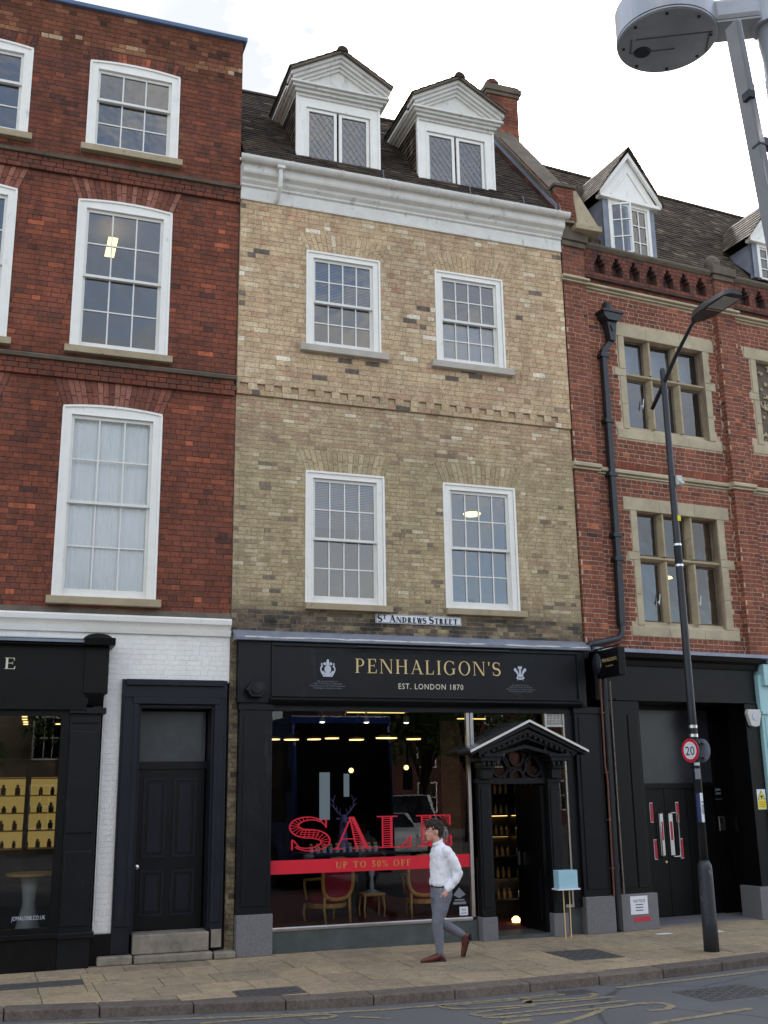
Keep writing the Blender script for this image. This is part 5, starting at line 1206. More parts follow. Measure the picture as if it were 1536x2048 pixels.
# ------------------------------------------------------------------ right-hand orange brick building (turned 5 degrees with the street)
RBW = Matrix.Translation((8.73, -.03, 0)) @ Matrix.Rotation(math.radians(5), 4, 'Z')
RB = thing('brick_building', 'orange red brick building with stone mullioned windows and an arched parapet, at the right', 'building', (8.73, -.03, 0), math.radians(5))
WO = .12
rw = [(1.28, 3.04, 8.17 - .12, 9.82), (1.28, 3.02, 4.75 - .12, 6.63), (4.32, 5.9, 8.25, 9.86)]
wall = MB(); slab_wall(wall, .0, 7.5, 4.2, 10.8, WO + .003, WO + .4, rw); rwall = wall.build('wall', M_OM, RB)
m = MB(); m.box(0.0, 7.5, 5.0, 5.1, 0, 14); m.box(7.4, 7.5, .52, 5.0, 0, 11.4); m.box(.46, .56, .52, 5, 0, 11.6); m.build('rear_wall', M_OM, RB)
blk = [(1.02, 3.28, 4.48, 6.87), (1.0, 3.28, 7.90, 10.07), (4.04, 6.2, 7.98, 10.12)]
bh = [(1.14, 3.18, 4.48, 6.86), (1.02, 3.30, 6.62, 6.86), (1.02, 3.28, 4.48, 4.74), (1.02, 3.30, 5.76, 5.90),
      (1.12, 3.18, 7.90, 10.06), (1.0, 3.28, 9.82, 10.06), (1.0, 3.28, 7.90, 8.16), (1.0, 3.28, 9.06, 9.2),
      (4.16, 6.1, 7.98, 10.10), (4.04, 6.2, 9.86, 10.10), (4.04, 6.2, 7.98, 8.24), (-.1, .46, 4, 12), (3.38, 3.82, 4, 12), (-1, 9, 7.2, 7.34), (-1, 9, 10.60, 10.72)]
def rt(x, z): return min(1, max(0, random.gauss(.5, .2)))
P = courses(.46, 7.45, 4.25, 10.8, .0785, bh, yf=WO, tone=rt, bond='english', j=.012, depth=.025, jit=.002)
for a, b in ((.0, .455), (3.385, 3.815)):
    P += courses(a, b, 4.25, 11.3, .0785, [(-1, 9, 7.2, 7.34), (-1, 9, 10.60, 10.72)], yf=0, tone=rt, j=.011, depth=.03)
emit(P, 'brick', M_OB, rwall, wm=RBW, edgej=.0025)
pm = MB(); pm.box(.003, .452, .003, WO + .012, 4.2, 11.3); pm.box(3.388, 3.812, .003, WO + .012, 4.2, 11.3); pm.build('pier', M_OM, RB)
q = MB()      # left return of the first pier
for p in courses(-.0, .20, 4.25, 11.3, .0785, [], tone=rt, bond='stretcher', j=.011): q.hexa([(-.0, p[0], p[4]), (.03, p[0], p[4]), (.03, p[1], p[4]), (-.0, p[1], p[4]), (-.0, p[0], p[5]), (.03, p[0], p[5]), (.03, p[1], p[5]), (-.0, p[1], p[5])], p[6])
for p in courses(-.0, .13, 4.25, 11.3, .0785, [], tone=rt, bond='stretcher', j=.011): q.hexa([(3.382, p[0], p[4]), (3.4, p[0], p[4]), (3.4, p[1], p[4]), (3.382, p[1], p[4]), (3.382, p[0], p[5]), (3.4, p[0], p[5]), (3.4, p[1], p[5]), (3.382, p[1], p[5])], p[6])
q.build('return_bricks', M_OB, RB, kind='stuff')
# soldier courses under the string
q = MB(); x = .47
while x < 7.4:
    if not (3.36 < x < 3.84):
        for z0 in (7.36, 10.74): q.box(x, x + .062, WO - .004 - rnd(0, .004), WO + .02, z0, z0 + .11, rnd(.25, .9))
    x += .073
q.build('soldier_course', M_OB, RB, kind='stuff')
# strings
def string(z0, z1, proj):
    m = MB()
    for a, b, f_ in ((-.05, .50, 0), (.50, 3.33, WO), (3.33, 3.87, 0), (3.87, 7.5, WO)):
        m.prism([(f_ - proj, z0 + .05), (f_ + .15, z0), (f_ + .15, z1), (f_ - proj + .02, z1 - .02), (f_ - proj, z1 - .045)], a, b, 'YZ')
        m.prism([(f_ - proj * .5, z0 - .0), (f_ + .14, z0 - .0), (f_ + .14, z0 + .03), (f_ - proj * .5, z0 + .03)], a + .002, b - .002, 'YZ')
    return m.build('string_course', M_STONE, RB, bevel=.006)
string(7.2, 7.34, .07); string(10.60, 10.72, .09)
# arched corbel table
q = MB(); nich = []
for base, cnt in ((.47 + .34, 7), (3.84 + .30, 9)):
    for k in range(cnt if base < 3 else 8): nich.append(base + k * .38)
nh = []
for c in nich:
    if c > 7.2 or (3.25 < c < 3.95): continue
    nh += [(c - .115, c + .115, 10.88, 11.12), (c - .078, c + .078, 11.10, 11.19), (c - .038, c + .038, 11.18, 11.27)]
P = courses(.46, 7.45, 10.84, 11.34, .0715, nh + [(3.38, 3.82, 0, 20)], yf=WO - .085, tone=lambda x, z: rnd(.05, .6), bond='stretcher', L=.105, j=.009, depth=.11)
for p in P: q.box(*p[:6], p[6])
q.build('corbel_bricks', M_OB, RB, kind='stuff')
M_SHADEB = simple('shade-darkened brickwork', rgb(78, 56, 50), .9, nz=.3, bmp=.3)  # shade of the niche reveals put into the brick colour
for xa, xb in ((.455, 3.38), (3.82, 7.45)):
    m = MB(); slab_wall(m, xa, xb, 10.8, 11.36, WO - .080, WO + .06, nh); m.build('corbel_table', M_SHADEB, RB)
MB().box(.455, 7.45, WO + .071, WO + .4, 10.801, 11.4).build('parapet_wall', M_OM, RB)
P = courses(.46, 7.4, 10.84, 11.3, .0715, [], yf=WO + .065, tone=lambda x, z: rnd(.0, .2), depth=.02); q = MB()
for p in P: q.box(*p[:6], p[6])
q.build('niche_bricks', M_OB, RB, kind='stuff')
m = MB()
for a, b, f_ in ((.50, 3.33, WO - .08), (3.87, 7.5, WO - .08)):
    m.prism([(f_ - .02, 11.34), (f_ + .5, 11.34), (f_ + .5, 11.5), (f_ + .1, 11.53), (f_ - .07, 11.44), (f_ - .07, 11.40)], a, b, 'YZ')
for a, b in ((-.06, .52), (3.32, 3.88)):
    m.box(a, b, -.08, .6, 11.38, 11.55); m.box(a + .04, b - .04, -.04, .55, 11.28, 11.38); m.box(a + .05, b - .05, -.02, .5, 11.55, 11.60)
m.build('parapet_coping', M_DSTONE, RB, bevel=.012)
o = MB().ell((3.62, .25, 11.76), (.17, .13, .17)); o.box(3.50, 3.74, .12, .38, 11.58, 11.64); o.build('ball_finial', M_DSTONE, RB, smooth=False)
# stone windows
def stone_window(x0, x1, z0, z1, zt, blank=False, gl=M_GLASS):
    m = MB(); y = WO - .012; g0, g1 = x0, x1; j = .13
    hh = .23
    H_ = []
    H_.append((x0 - .27, x1 + .27, z1, z1 + hh)); H_.append((x0 - .27, x1 + .27, z0 - .26, z0 - .08))
    qj = []
    zz = [z0 - .08, (z0 + zt) / 2 - .1, zt - .06, zt + .08, z1]
    for s, xa in ((-1, x0), (1, x1)):
        for k in range(4):
            w = .24 if k == 2 else j
            a, b = (xa - w, xa) if s < 0 else (xa, xa + w); qj.append((a, b, zz[k] + .003, zz[k + 1] - .003))
    w_ = MB(); w_.box(x0 - .0, x1 + .0, y + .1, y + .3, z0 - .08, z0 - .0)
    base = w_.build('window', M_STONE, RB)
    # head in three stones, sill, jamb stones
    L3 = (x1 - x0 + .54) / 3
    for k in range(3):
        MB().box(x0 - .27 + k * L3 + .002, x0 - .27 + (k + 1) * L3 - .002, y, y + .3, z1 + .002, z1 + hh).build('lintel_stone', M_STONE, base, bevel=.004)
        MB().prism([(y, z0 - .26), (y + .3, z0 - .26), (y + .3, z0 - .0), (y + .17, z0), (y, z0 - .1)], x0 - .27 + k * L3 + .002, x0 - .27 + (k + 1) * L3 - .002, 'YZ').build('sill_stone', M_STONE, base, bevel=.004)
    for a, b, c, d in qj: MB().box(a, b, y + rnd(0, .003), y + .3, c, d).build('jamb_stone', M_STONE, base, bevel=.004)
    if blank: return base
    n = 3; mw = .10; cw = (x1 - x0 - 2 * mw) / 3
    for k in (1, 2):
        c = x0 + k * cw + (k - 1) * mw + mw / 2
        for za, zb_ in ((z0, zt - .045), (zt + .045, z1)):
            MB().prism([(c - mw / 2, y + .26), (c - mw / 2, y + .14), (c - .018, y + .035), (c + .018, y + .035), (c + mw / 2, y + .14), (c + mw / 2, y + .26)], za, zb_, 'XY').build('mullion', M_YSILL, base)
    MB().prism([(y + .26, zt - .045), (y + .12, zt - .045), (y + .04, zt - .012), (y + .04, zt + .02), (y + .12, zt + .045), (y + .26, zt + .045)], x0, x1, 'YZ').build('transom', M_YSILL, base)
    for k in range(3):
        a = x0 + k * (cw + mw); b = a + cw
        for za, zb_ in ((z0, zt - .045), (zt + .045, z1)):
            c = MB(); s = .035; c.box(a, a + s, y + .17, y + .2, za, zb_); c.box(b - s, b, y + .17, y + .2, za, zb_); c.box(a + s, b - s, y + .17, y + .2, za, za + s); c.box(a + s, b - s, y + .17, y + .2, zb_ - s, zb_); c.build('casement', M_DSTONE, base)
            pane(base, a + s, b - s, y + .185, za + s, zb_ - s, gl)
    return base
w1 = stone_window(1.28, 3.04, 8.17, 9.82, 9.12); w2 = stone_window(1.28, 3.02, 4.75, 6.63, 5.83)
w3 = stone_window(4.32, 5.9, 8.25, 9.86, 9.1, blank=True)
for w, x, z in ((w1, 1.72, 8.62), (w1, 2.55, 8.7), (w2, 1.74, 5.12), (w2, 2.62, 5.15)):
    m = MB(); m.tube([(x, WO + .12, z + .12), (x - .02, WO + .12, z), (x - .03, WO + .12, z - .06)], .008, 5); m.tube([(x - .06, WO + .12, z - .03), (x - .02, WO + .12, z)], .008, 5); m.build('window_stay', M_PAPER, w)
for x in (1.62, 2.52): tag(MB().lathe([(.12, 0), (.1, .03), (.02, .05)], (0, 0, 0)).build('ceiling_light', M_LAMPW), ('orange lit pendant seen low in the left light of the lower stone window' if x < 2 else 'orange lit pendant seen in the right light of the lower stone window'), 'light').location = RBW @ Vector((x, 1.0, 5.25 if x < 2 else 5.7))
m = MB(); m.box(1.1, 3.2, WO + .45, WO + .47, 9.35, 9.9); m.build('blind', M_BLIND, w1)
# carved panel of scrolling foliage
cp = MB(); cp.box(4.32, 5.9, WO + .12, WO + .2, 8.25, 9.86); cpo = cp.build('carved_panel', M_DSTONE, RB)
random.seed(11); m = MB()
for k in range(70):
    cx, cz = rnd(4.36, 5.86), rnd(8.3, 9.8); r = rnd(.04, .1); s = random.choice((-1, 1)); a0 = rnd(0, 6)
    pts = [(cx + r * (1 - t / 9) * math.cos(a0 + s * t * .75), WO + .11 - .02 * math.sin(t), cz + r * (1 - t / 9) * math.sin(a0 + s * t * .75)) for t in range(8)]
    m.tube(pts, [.012 + .008 * math.sin(i) for i in range(8)], 6)
for k in range(90):
    m.ell((rnd(4.36, 5.86), WO + .1, rnd(8.3, 9.8)), (rnd(.015, .04), .03, rnd(.015, .05)), 8, 5)
m.build('carved_foliage', M_STONE, cpo, kind='stuff')
m = MB(); m.box(.56, 7.4, 4.95, 5.0, 4.2, 11.3); m.box(.56, 7.4, WO + .4, 4.95, 4.2, 4.4); m.box(.56, 7.4, WO + .4, 4.95, 7.6, 7.75); m.box(.56, 7.4, WO + .4, 4.95, 10.75, 10.8); m.box(3.5, 3.6, WO + .4, 4.95, 4.4, 10.7); m.build('interior', M_ROOM, RB)
# hopper head and downpipe
hp = MB(); X = .93; y0 = WO
hp.tube([(X, y0 - .07, 10.14), (X, y0 - .08, 10.28), (X, y0 - .02, 10.36)], [.08, .08, .07], 10)
hp.prism([(X - .20, 10.16), (X + .20, 10.16), (X + .18, 10.04), (X + .11, 9.98), (X - .11, 9.98), (X - .18, 10.04)], y0 - .22, y0 - .0, 'XZ')
hp.prism([(X - .10, 9.98), (X + .10, 9.98), (X + .05, 9.62), (X - .05, 9.62)], y0 - .17, y0 - .02, 'XZ'); hp.box(X - .225, X + .225, y0 - .24, y0, 10.13, 10.17)
hp.prism([(X - .05, 9.9), (X + .05, 9.9), (X, 9.78)], y0 - .19, y0 - .17, 'XZ')
hop = hp.build('rainwater_head', M_CAST, RB, bevel=.006)
pp = MB()
pp.hexa([(X - .05, y0 - .13, 9.64), (X + .05, y0 - .13, 9.64), (X + .05, y0 - .03, 9.64), (X - .05, y0 - .03, 9.64), (X - .05, y0 - .13, 9.6), (X + .05, y0 - .13, 9.6), (X + .05, y0 - .03, 9.6), (X - .05, y0 - .03, 9.6)])
def bar(m, a, b, w=.05, yy=(y0 - .13, y0 - .03)):
    (xa, za), (xb, zb_) = a, b; l = math.hypot(xb - xa, zb_ - za); nx, nz = -(zb_ - za) / l * w, (xb - xa) / l * w
    m.hexa([(xa - nx, yy[0], za - nz), (xb - nx, yy[0], zb_ - nz), (xb - nx, yy[1], zb_ - nz), (xa - nx, yy[1], za - nz), (xa + nx, yy[0], za + nz), (xb + nx, yy[0], zb_ + nz), (xb + nx, yy[1], zb_ + nz), (xa + nx, yy[1], za + nz)])
bar(pp, (X, 9.62), (.76, 9.42)); bar(pp, (.76, 9.45), (.76, 5.6)); bar(pp, (.76, 5.62), (.74, 4.62), .055)
for z in (9.3, 8.1, 7.15, 6.1, 5.7): pp.box(.76 - .085, .76 + .085, y0 - .145, y0 - .0, z, z + .07)
pp.build('downpipe', M_CAST, RB, bevel=.006)
m = MB()
for k in range(60):
    z = 9.3 - k * .076; m.hexa([(.70, y0 - .12, z), (.705, y0 - .12, z), (.705, y0 - .11, z), (.70, y0 - .11, z), (.675, y0 - .12, z + .03), (.68, y0 - .12, z + .03), (.68, y0 - .11, z + .03), (.675, y0 - .11, z + .03)])
m.build('pipe_spikes', M_CAST, RB, kind='stuff')
m = MB(); m.tube([(.74, y0 - .1, 4.66), (.73, y0 - .1, 4.5), (.66, y0 - .1, 4.42), (.3, y0 - .18, 4.34), (.02, y0 - .2, 4.28), (-.06, y0 - .2, 4.2), (-.08, y0 - .2, 4.05)], .05, 10); m.build('waste_pipe', M_CAST, RB, smooth=True)
# roof and dormers
RP = 1.43; rfm = MB(); rfm.prism([(.35, 11.4), (2.7, 11.4 + 2.35 * RP), (5.1, 11.4), (5.0, 11.3), (.4, 11.3)], -.15, 7.5, 'YZ'); rroof = rfm.build('roof', M_TILE2, RB)
pit2 = math.atan(RP); fr2 = Matrix.Translation((0, .35, 11.4)) @ Matrix.Rotation(pit2, 4, 'X')
P = []; tiles(P, -.12, 7.5, 2.35 / math.cos(pit2), skip=lambda x, s: (1.4 < x < 2.65 and .05 < s * math.cos(pit2) < .9) or (4.9 < x < 6.6 and .1 < s * math.cos(pit2) < .9))
emit(P, 'roof_tile', M_TILE2, rroof, frame=fr2, wm=RBW, tilt=-.13)
m = MB(); x = -.1
while x < 7.4: m.prism([(2.7 + .1 * math.cos(PI * k / 8), 11.4 + 2.35 * RP - .04 + .09 * math.sin(PI * k / 8)) for k in range(9)], x, x + .3, 'YZ'); x += .31
m.build('ridge_tiles', M_TILE2, rroof, kind='stuff')
def ry(z): return .35 + (z - 11.4) / RP
def gable_dormer(x0, x1, zb, ze, za, yf=.62, openleft=True):
    cx = (x0 + x1) / 2; m = MB()
    for s in (-1, 1):
        xa = cx + s * (x1 - x0) / 2; m.prism([(yf, zb), (yf, ze), (ry(ze) + .05, ze)], min(xa, xa - s * .05), max(xa, xa - s * .05), 'YZ')
    m.box(x0, x0 + .12, yf - .01, yf + .1, zb, ze); m.box(x1 - .12, x1, yf - .01, yf + .1, zb, ze)
    dm = m.build('dormer', M_LEAD, RB)
    f = MB(); f.box(x0 + .12, x0 + .18, yf - .03, yf + .06, zb, ze); f.box(x1 - .18, x1 - .12, yf - .03, yf + .06, zb, ze); f.box(x0 + .18, x1 - .18, yf - .03, yf + .06, ze - .06, ze); f.box(cx - .03, cx + .03, yf - .03, yf + .06, zb, ze - .06)
    f.build('window_frame', M_WHITE, dm)
    g0, g1 = x0 + .18, x1 - .18
    for i, (a, b) in enumerate(((g0, cx - .03), (cx + .03, g1))):
        lw_ = b - a; c = MB(); s = .035; zt = ze - .06
        for q_ in ((0, s, zb, zt), (lw_ - s, lw_, zb, zt), (s, lw_ - s, zt - s, zt), (s, lw_ - s, zb, zb + s), (lw_ / 2 - .01, lw_ / 2 + .01, zb + s, zt - s)): c.box(q_[0], q_[1], 0, .035, q_[2], q_[3])
        for k in (1, 2):
            zz = zb + (zt - zb) * k / 3
            c.box(s, lw_ / 2 - .01, 0, .035, zz - .01, zz + .01); c.box(lw_ / 2 + .01, lw_ - s, 0, .035, zz - .01, zz + .01)
        co = c.build('casement', M_WHITE, dm); ang = math.radians(-32) if (i == 0 and openleft) else 0
        co.location = (a, yf, 0); co.rotation_euler = (0, 0, ang)
        for kx in range(2):
            for kz in range(3):
                p = pane(dm, 0, 1, 0, 0, 1, M_GLASS)
                xa, xb = (s, lw_ / 2) if kx == 0 else (lw_ / 2, lw_ - s); za_, zb2 = zb + (zt - zb) * kz / 3, zb + (zt - zb) * (kz + 1) / 3
                p.matrix_local = Matrix.Translation((a, yf, 0)) @ Matrix.Rotation(ang, 4, 'Z') @ Matrix.Translation(((xa + xb) / 2, .018, (za_ + zb2) / 2)) @ Matrix.Diagonal((xb - xa, 1, zb2 - za_, 1))
    MB().box(x0 + .1, x1 - .1, yf + .5, yf + .55, zb, ze).build('room_dark', M_ROOM, dm)
    ov = .12; e = (x1 - x0) / 2 + ov; m = MB()
    m.prism([(cx - e + .05, ze + .05), (cx + e - .05, ze + .05), (cx, za - .05)], yf - .04, yf + .0, 'XZ'); m.box(cx - e + .02, cx + e - .02, yf - .1, yf + .05, ze, ze + .07)
    for s in (-1, 1):
        m.prism([(cx + s * e, ze + .02), (cx, za - .11), (cx, za - .0), (cx + s * e, ze + .12)] if s < 0 else [(cx, za - .11), (cx + e, ze + .02), (cx + e, ze + .12), (cx, za - .0)], yf - .12, yf - .06, 'XZ')
        m.prism([(cx + s * (e - .32), ze + .12), (cx, za - .40), (cx, za - .36), (cx + s * (e - .28), ze + .12)], yf - .06 - .001 * s, yf - .045, 'XZ')
    m.build('gable_board', M_WHITE, dm)
    for s in (-1, 1):
        ang = math.atan2(za - ze, e); sl_ = math.hypot(e, za - ze) + .03; depth = ry(za) - yf + .25
        base = Matrix(((0, -s * math.cos(ang), s * math.sin(ang), cx + s * (e + .02)), (1, 0, 0, yf - .16), (0, math.sin(ang), math.cos(ang), ze + .06), (0, 0, 0, 1)))
        tm = MB(); n = 9; gg = sl_ / n
        for r in range(n):
            x = -(r % 2) * .08
            while x < depth:
                a, b = max(0, x), min(x + .163, depth)
                if b - a > .03: tm.hexa([base @ Vector(v) for v in ((a, r * gg - .01, .016), (b, r * gg - .01, .016), (b, r * gg + gg + .03, .004), (a, r * gg + gg + .03, .004), (a, r * gg - .01, .032), (b, r * gg - .01, .032), (b, r * gg + gg + .03, .02), (a, r * gg + gg + .03, .02))], random.random())
                x += .165
        tm.build('dormer_tiles', M_TILE2, dm, kind='stuff')
    return dm
gable_dormer(1.42, 2.62, 11.75, 12.86, 13.92)
gable_dormer(5.05, 6.35, 11.95, 12.7, 13.7, yf=.62, openleft=False)
# ground floor: black surround, recessed double doors
GY = .02
m = MB(); m.box(.14, 3.42, GY, GY + .3, 3.42, 4.16); m.box(.50, 3.40, GY - .02, GY, 3.42, 3.46)
m.prism([(GY - .18, 4.16), (GY + .2, 4.16), (GY + .2, 3.98), (GY - .04, 3.98), (GY - .07, 4.06), (GY - .15, 4.1)], .1, 3.48, 'YZ')
f2 = m.build('fascia', M_BLACK2, RB, bevel=.006)
MB().prism([(GY - .22, 4.17), (GY + .2, 4.17), (GY + .2, 4.28), (GY - .2, 4.23)], .05, 3.78, 'YZ').build('lead_flashing', M_LEAD, f2)
MB().box(3.74, 7.5, GY + .0, GY + .3, 4.12, 4.22).build('lead_flashing', M_LEAD, f2)
m = MB(); m.box(.32, .94, GY - .02, GY + .4, .5, 3.41); m.box(.38, .66, GY - .035, GY - .02, .6, 3.2); m.box(.70, .90, GY - .035, GY - .02, .6, 3.2); m.build('pilaster', M_BLACK2, RB, bevel=.006)
MB().box(.30, .98, GY - .1, GY + .4, 0, .52).build('pilaster_foot', M_GRAN, RB, bevel=.008)
m = MB(); m.box(3.13, 3.42, GY - .02, GY + .4, .5, 3.41); m.build('pilaster', M_BLACK2, RB, bevel=.006)
MB().box(3.05, 3.425, GY - .06, GY + .4, 0, .5).build('pilaster_foot', M_GRAN, RB, bevel=.008)
m = MB(); m.box(.94, 1.0, .3, 1.6, .0, 3.42); m.box(.98, 3.7, 1.0, 1.1, 0, 3.42) if False else None
DY = .92
m.box(3.36, 3.42, .43, DY + .1, 0, 3.42); m.box(1.0, 1.58, DY - .04, DY + .1, 0, 3.42); m.box(3.12, 3.36, DY - .04, DY + .1, 0, 3.42); m.box(1.58, 3.12, DY - .04, DY + .1, 3.36, 3.42); m.box(1.58, 3.12, DY - .04, DY + .06, 2.06, 2.14); m.box(1.0, 3.3, .3, DY, 3.42, 3.46)
m.build('door_recess', M_BLACK2, RB)
MB().box(1.58, 3.12, DY + .02, DY + .04, 2.14, 3.36).build('transom_panel', simple('dark transom glass', rgb(52, 53, 58), .22, bmp=0), RB)
MB().box(.98, 3.7, .1, 1.0, .0, .02).build('threshold_stone', M_GRAN, RB)
dd = []
for a, b in ((1.585, 2.035), (2.045, 2.5)):
    d = MB().box(a, b, DY, DY + .05, .03, 2.06).build('door', M_BLACK2, RB); dd.append(d)
d3 = MB().box(2.51, 3.11, DY, DY + .05, .03, 2.06).build('door', M_BLACK2, RB)
for d, x, s in ((dd[0], 1.98, -1), (dd[1], 2.10, 1)):
    MB().box(x - .08 if s < 0 else x, x if s < 0 else x + .08, DY - .006, DY, .98, 1.66).build('push_plate', M_CHROME, d)
    m = MB(); xx = x - .0 if s > 0 else x - .1; e = x + .13 if s > 0 else x - .13
    m.tube([(x + s * .02, DY, 1.66), (x + s * .02, DY - .06, 1.66), (e, DY - .06, 1.66), (e + s * .02, DY - .06, 1.62), (e + s * .02, DY - .06, 1.0), (e, DY - .06, .96), (x + s * .02, DY - .06, .96), (x + s * .02, DY, .96)] if s > 0 else [(x - .06, DY, 1.66), (x - .06, DY - .06, 1.66), (x - .10, DY - .06, 1.64), (x - .10, DY - .06, .98), (x - .06, DY - .06, .96), (x - .06, DY, .96)], .012, 8); m.build('pull_handle', M_CHROME, d, smooth=True)
    MB().box(x - .055 if s < 0 else x + .02, x - .01 if s < 0 else x + .065, DY - .009, DY - .006, 1.22, 1.52).build('sticker', M_STRED, d)
    for z in (1.52, .93):
        xx = 1.76 if s < 0 else 2.30; xx += (.0 if z > 1 else .03)
        MB().box(xx - .035, xx + .03, DY - .003, DY, z - .01, z + .31).build('sticker_edge', M_PAPER, d); MB().box(xx - .028, xx + .028, DY - .006, DY - .003, z, z + .3).build('sticker', M_STRED, d)
MB().lathe([(.02, 0), (.02, .02)]).build('lock', M_GOLD, dd[0]).matrix_local = Matrix.Translation((1.98, DY, .88)) @ Matrix.Rotation(PI / 2, 4, 'X')
def on_wall(name, label, cat, u, off, z):
    t = thing(name, label, cat); t.matrix_world = RBW @ Matrix.Translation((u, off, z)); return t
t = on_wall('notice', 'white paper notice taped to the granite foot by the black doors', 'notice', .62, GY - .1, .36); MB().box(-.16, .16, -.004, 0, -.13, .13).build('sheet', M_PAPER, t)
plain_text('NOTICE', 0, .04, .06, -.006, 'heading', M_BLUE, t); plain_text('please use\nthe side door', 0, -.02, .035, -.006, 'small_text', M_INK, t) if False else None
for k in range(3): MB().box(-.07, .07, -.006, -.004, .0 - k * .04, .012 - k * .04).build('text_line', M_BLUE, t)
t = on_wall('notice', 'small red sticker strip on the granite foot below the white paper', 'sticker', .66, GY - .1, .16); MB().box(-.15, .15, -.003, 0, -.035, .035).build('strip', M_STRED, t)
t = on_wall('warning_sign', 'yellow and white triangular warning sign on the black reveal beside the teal shopfront', 'sign', 3.30, GY - .022, 1.86)
MB().box(-.09, .09, -.006, 0, -.16, .16).build('plate', M_PAPER, t); MB().prism([(-.085, .0), (.085, .0), (0, .145)], -.008, -.006, 'XZ').build('triangle', M_INK, t); MB().prism([(-.07, .008), (.07, .008), (0, .128)], -.010, -.008, 'XZ').build('triangle_fill', M_YEL, t); MB().box(-.085, .085, -.008, -.006, -.15, -.01).build('yellow_panel', M_YEL, t)
MB().prism([(-.025, .03), (.0, .02), (.03, .045), (.02, .06), (-.01, .065), (-.03, .05)], -.012, -.01, 'XZ').build('symbol', M_INK, t)
for k in range(3): MB().box(-.06, .06, -.010, -.008, -.05 - k * .035, -.035 - k * .035).build('text_line', M_OLIVE, t)
t = on_wall('intruder_alarm', 'white shield-shaped alarm box high on the black reveal', 'alarm', 3.26, GY - .024, 3.2); m = MB(); m.prism([(-.13, .12), (.13, .12), (.15, .05), (.09, -.15), (.0, -.17), (-.09, -.15), (-.15, .05)], -.08, 0, 'XZ'); m.build('case', M_CASE, t, bevel=.012); MB().lathe([(.06, 0), (.06, .012)], n=16).build('logo_disc', M_SILV, t).matrix_local = Matrix.Translation((0, -.08, 0)) @ Matrix.Rotation(PI / 2, 4, 'X')
t = on_wall('door_plaque', 'black plaque lettered John Lewis on the dark reveal', 'sign', 3.16, DY - .045, 1.95); MB().box(-.09, .09, -.006, 0, -.22, .13).build('plate', M_BLACK2, t); plain_text('JOHN', 0, .055, .05, -.009, 'lettering', M_SILV, t, width=.11); plain_text('LEWIS', 0, -.01, .05, -.009, 'lettering', M_SILV, t, width=.11); MB().box(-.08, .08, -.008, -.006, -.09, -.082).build('rule', M_SILVD, t)
t = on_wall('intercom', 'brushed steel intercom panel low beside the black doors', 'intercom', 3.18, DY - .045, 1.46); MB().box(-.07, .07, -.03, 0, -.12, .12).build('panel', M_CHROME, t, bevel=.006); MB().box(-.05, .0, -.032, -.03, .0, .09).build('screen', M_NAVY, t)
# pipes between the two shopfronts
m = MB(); m.tube([(8.87, -.16, 3.75), (8.86, -.16, 2.4), (8.885, -.16, 2.2), (8.87, -.16, .52)], .014, 8)
for z in (3.2, 2.3, 1.6, .9): m.box(8.85, 8.90, -.18, -.10, z, z + .02)
tag(m.build('copper_pipe', M_COPPER), 'thin bare copper pipe running down between the two black shopfronts', 'pipe')
m = MB(); m.tube([(8.97, -.10, 4.1), (8.97, -.10, 2.0), (8.96, -.10, .03)], .045, 10)
for z in (3.3, 1.9, .9): m.tube([(8.97, -.10, z), (8.97, -.10, z + .07)], .055, 10)
tag(m.build('black_pipe', M_CAST), 'fat black drainpipe between the two black shopfronts', 'pipe')
m = MB(); m.tube([(9.03, -.18, 3.7), (9.03, -.18, 1.9), (9.035, -.18, .5)], .01, 6); tag(m.build('rusty_pipe', simple('rusty paint', rgb(112, 98, 90), .7, nz=.5, scale=14)), 'thin paint-flaked pipe right of the fat black drainpipe', 'pipe')
# projecting sign
t = thing('hanging_sign', 'black projecting box sign with a round crest between the two shopfronts', 'sign', (8.80, -.16, 3.93))
MB().box(-.06, .06, -.78, -.12, -.21, .21).build('box', M_BLACK2, t, bevel=.008); m = MB(); m.tube([(0, 0, .25), (0, -.75, .25)], .014, 8); m.tube([(0, -.2, .2), (0, -.2, .27)], .01, 6); m.tube([(0, -.65, .2), (0, -.65, .27)], .01, 6); m.tube([(0, .0, .34), (0, -.4, .25)], .01, 6); m.build('bracket', M_CAST, t)
plain_text("PENHALIGON'S", 0, 0, .075, 0, 'lettering', M_GOLD, t, width=.42, rot=(PI / 2, 0, -PI / 2), loc=(-.064, -.52, .02)); plain_text('EST. LONDON 1870', 0, 0, .03, 0, 'small_lettering', M_GOLD, t, width=.2, rot=(PI / 2, 0, -PI / 2), loc=(-.064, -.52, -.06))
m = MB()
for q in arc(0, 0, .06, .07, 0, 360, .015, .015, 16): m.add([(-.064, -.22 - a, b) for a, b in q], [(3, 2, 1, 0)])
m.build('round_crest', M_SILV, t)
tag(MB().ell((8.79, -.3, 3.95), (.10, .16, .2)).build('sign_lamp', M_CAST), 'round black lamp fitting behind the projecting sign', 'lamp')

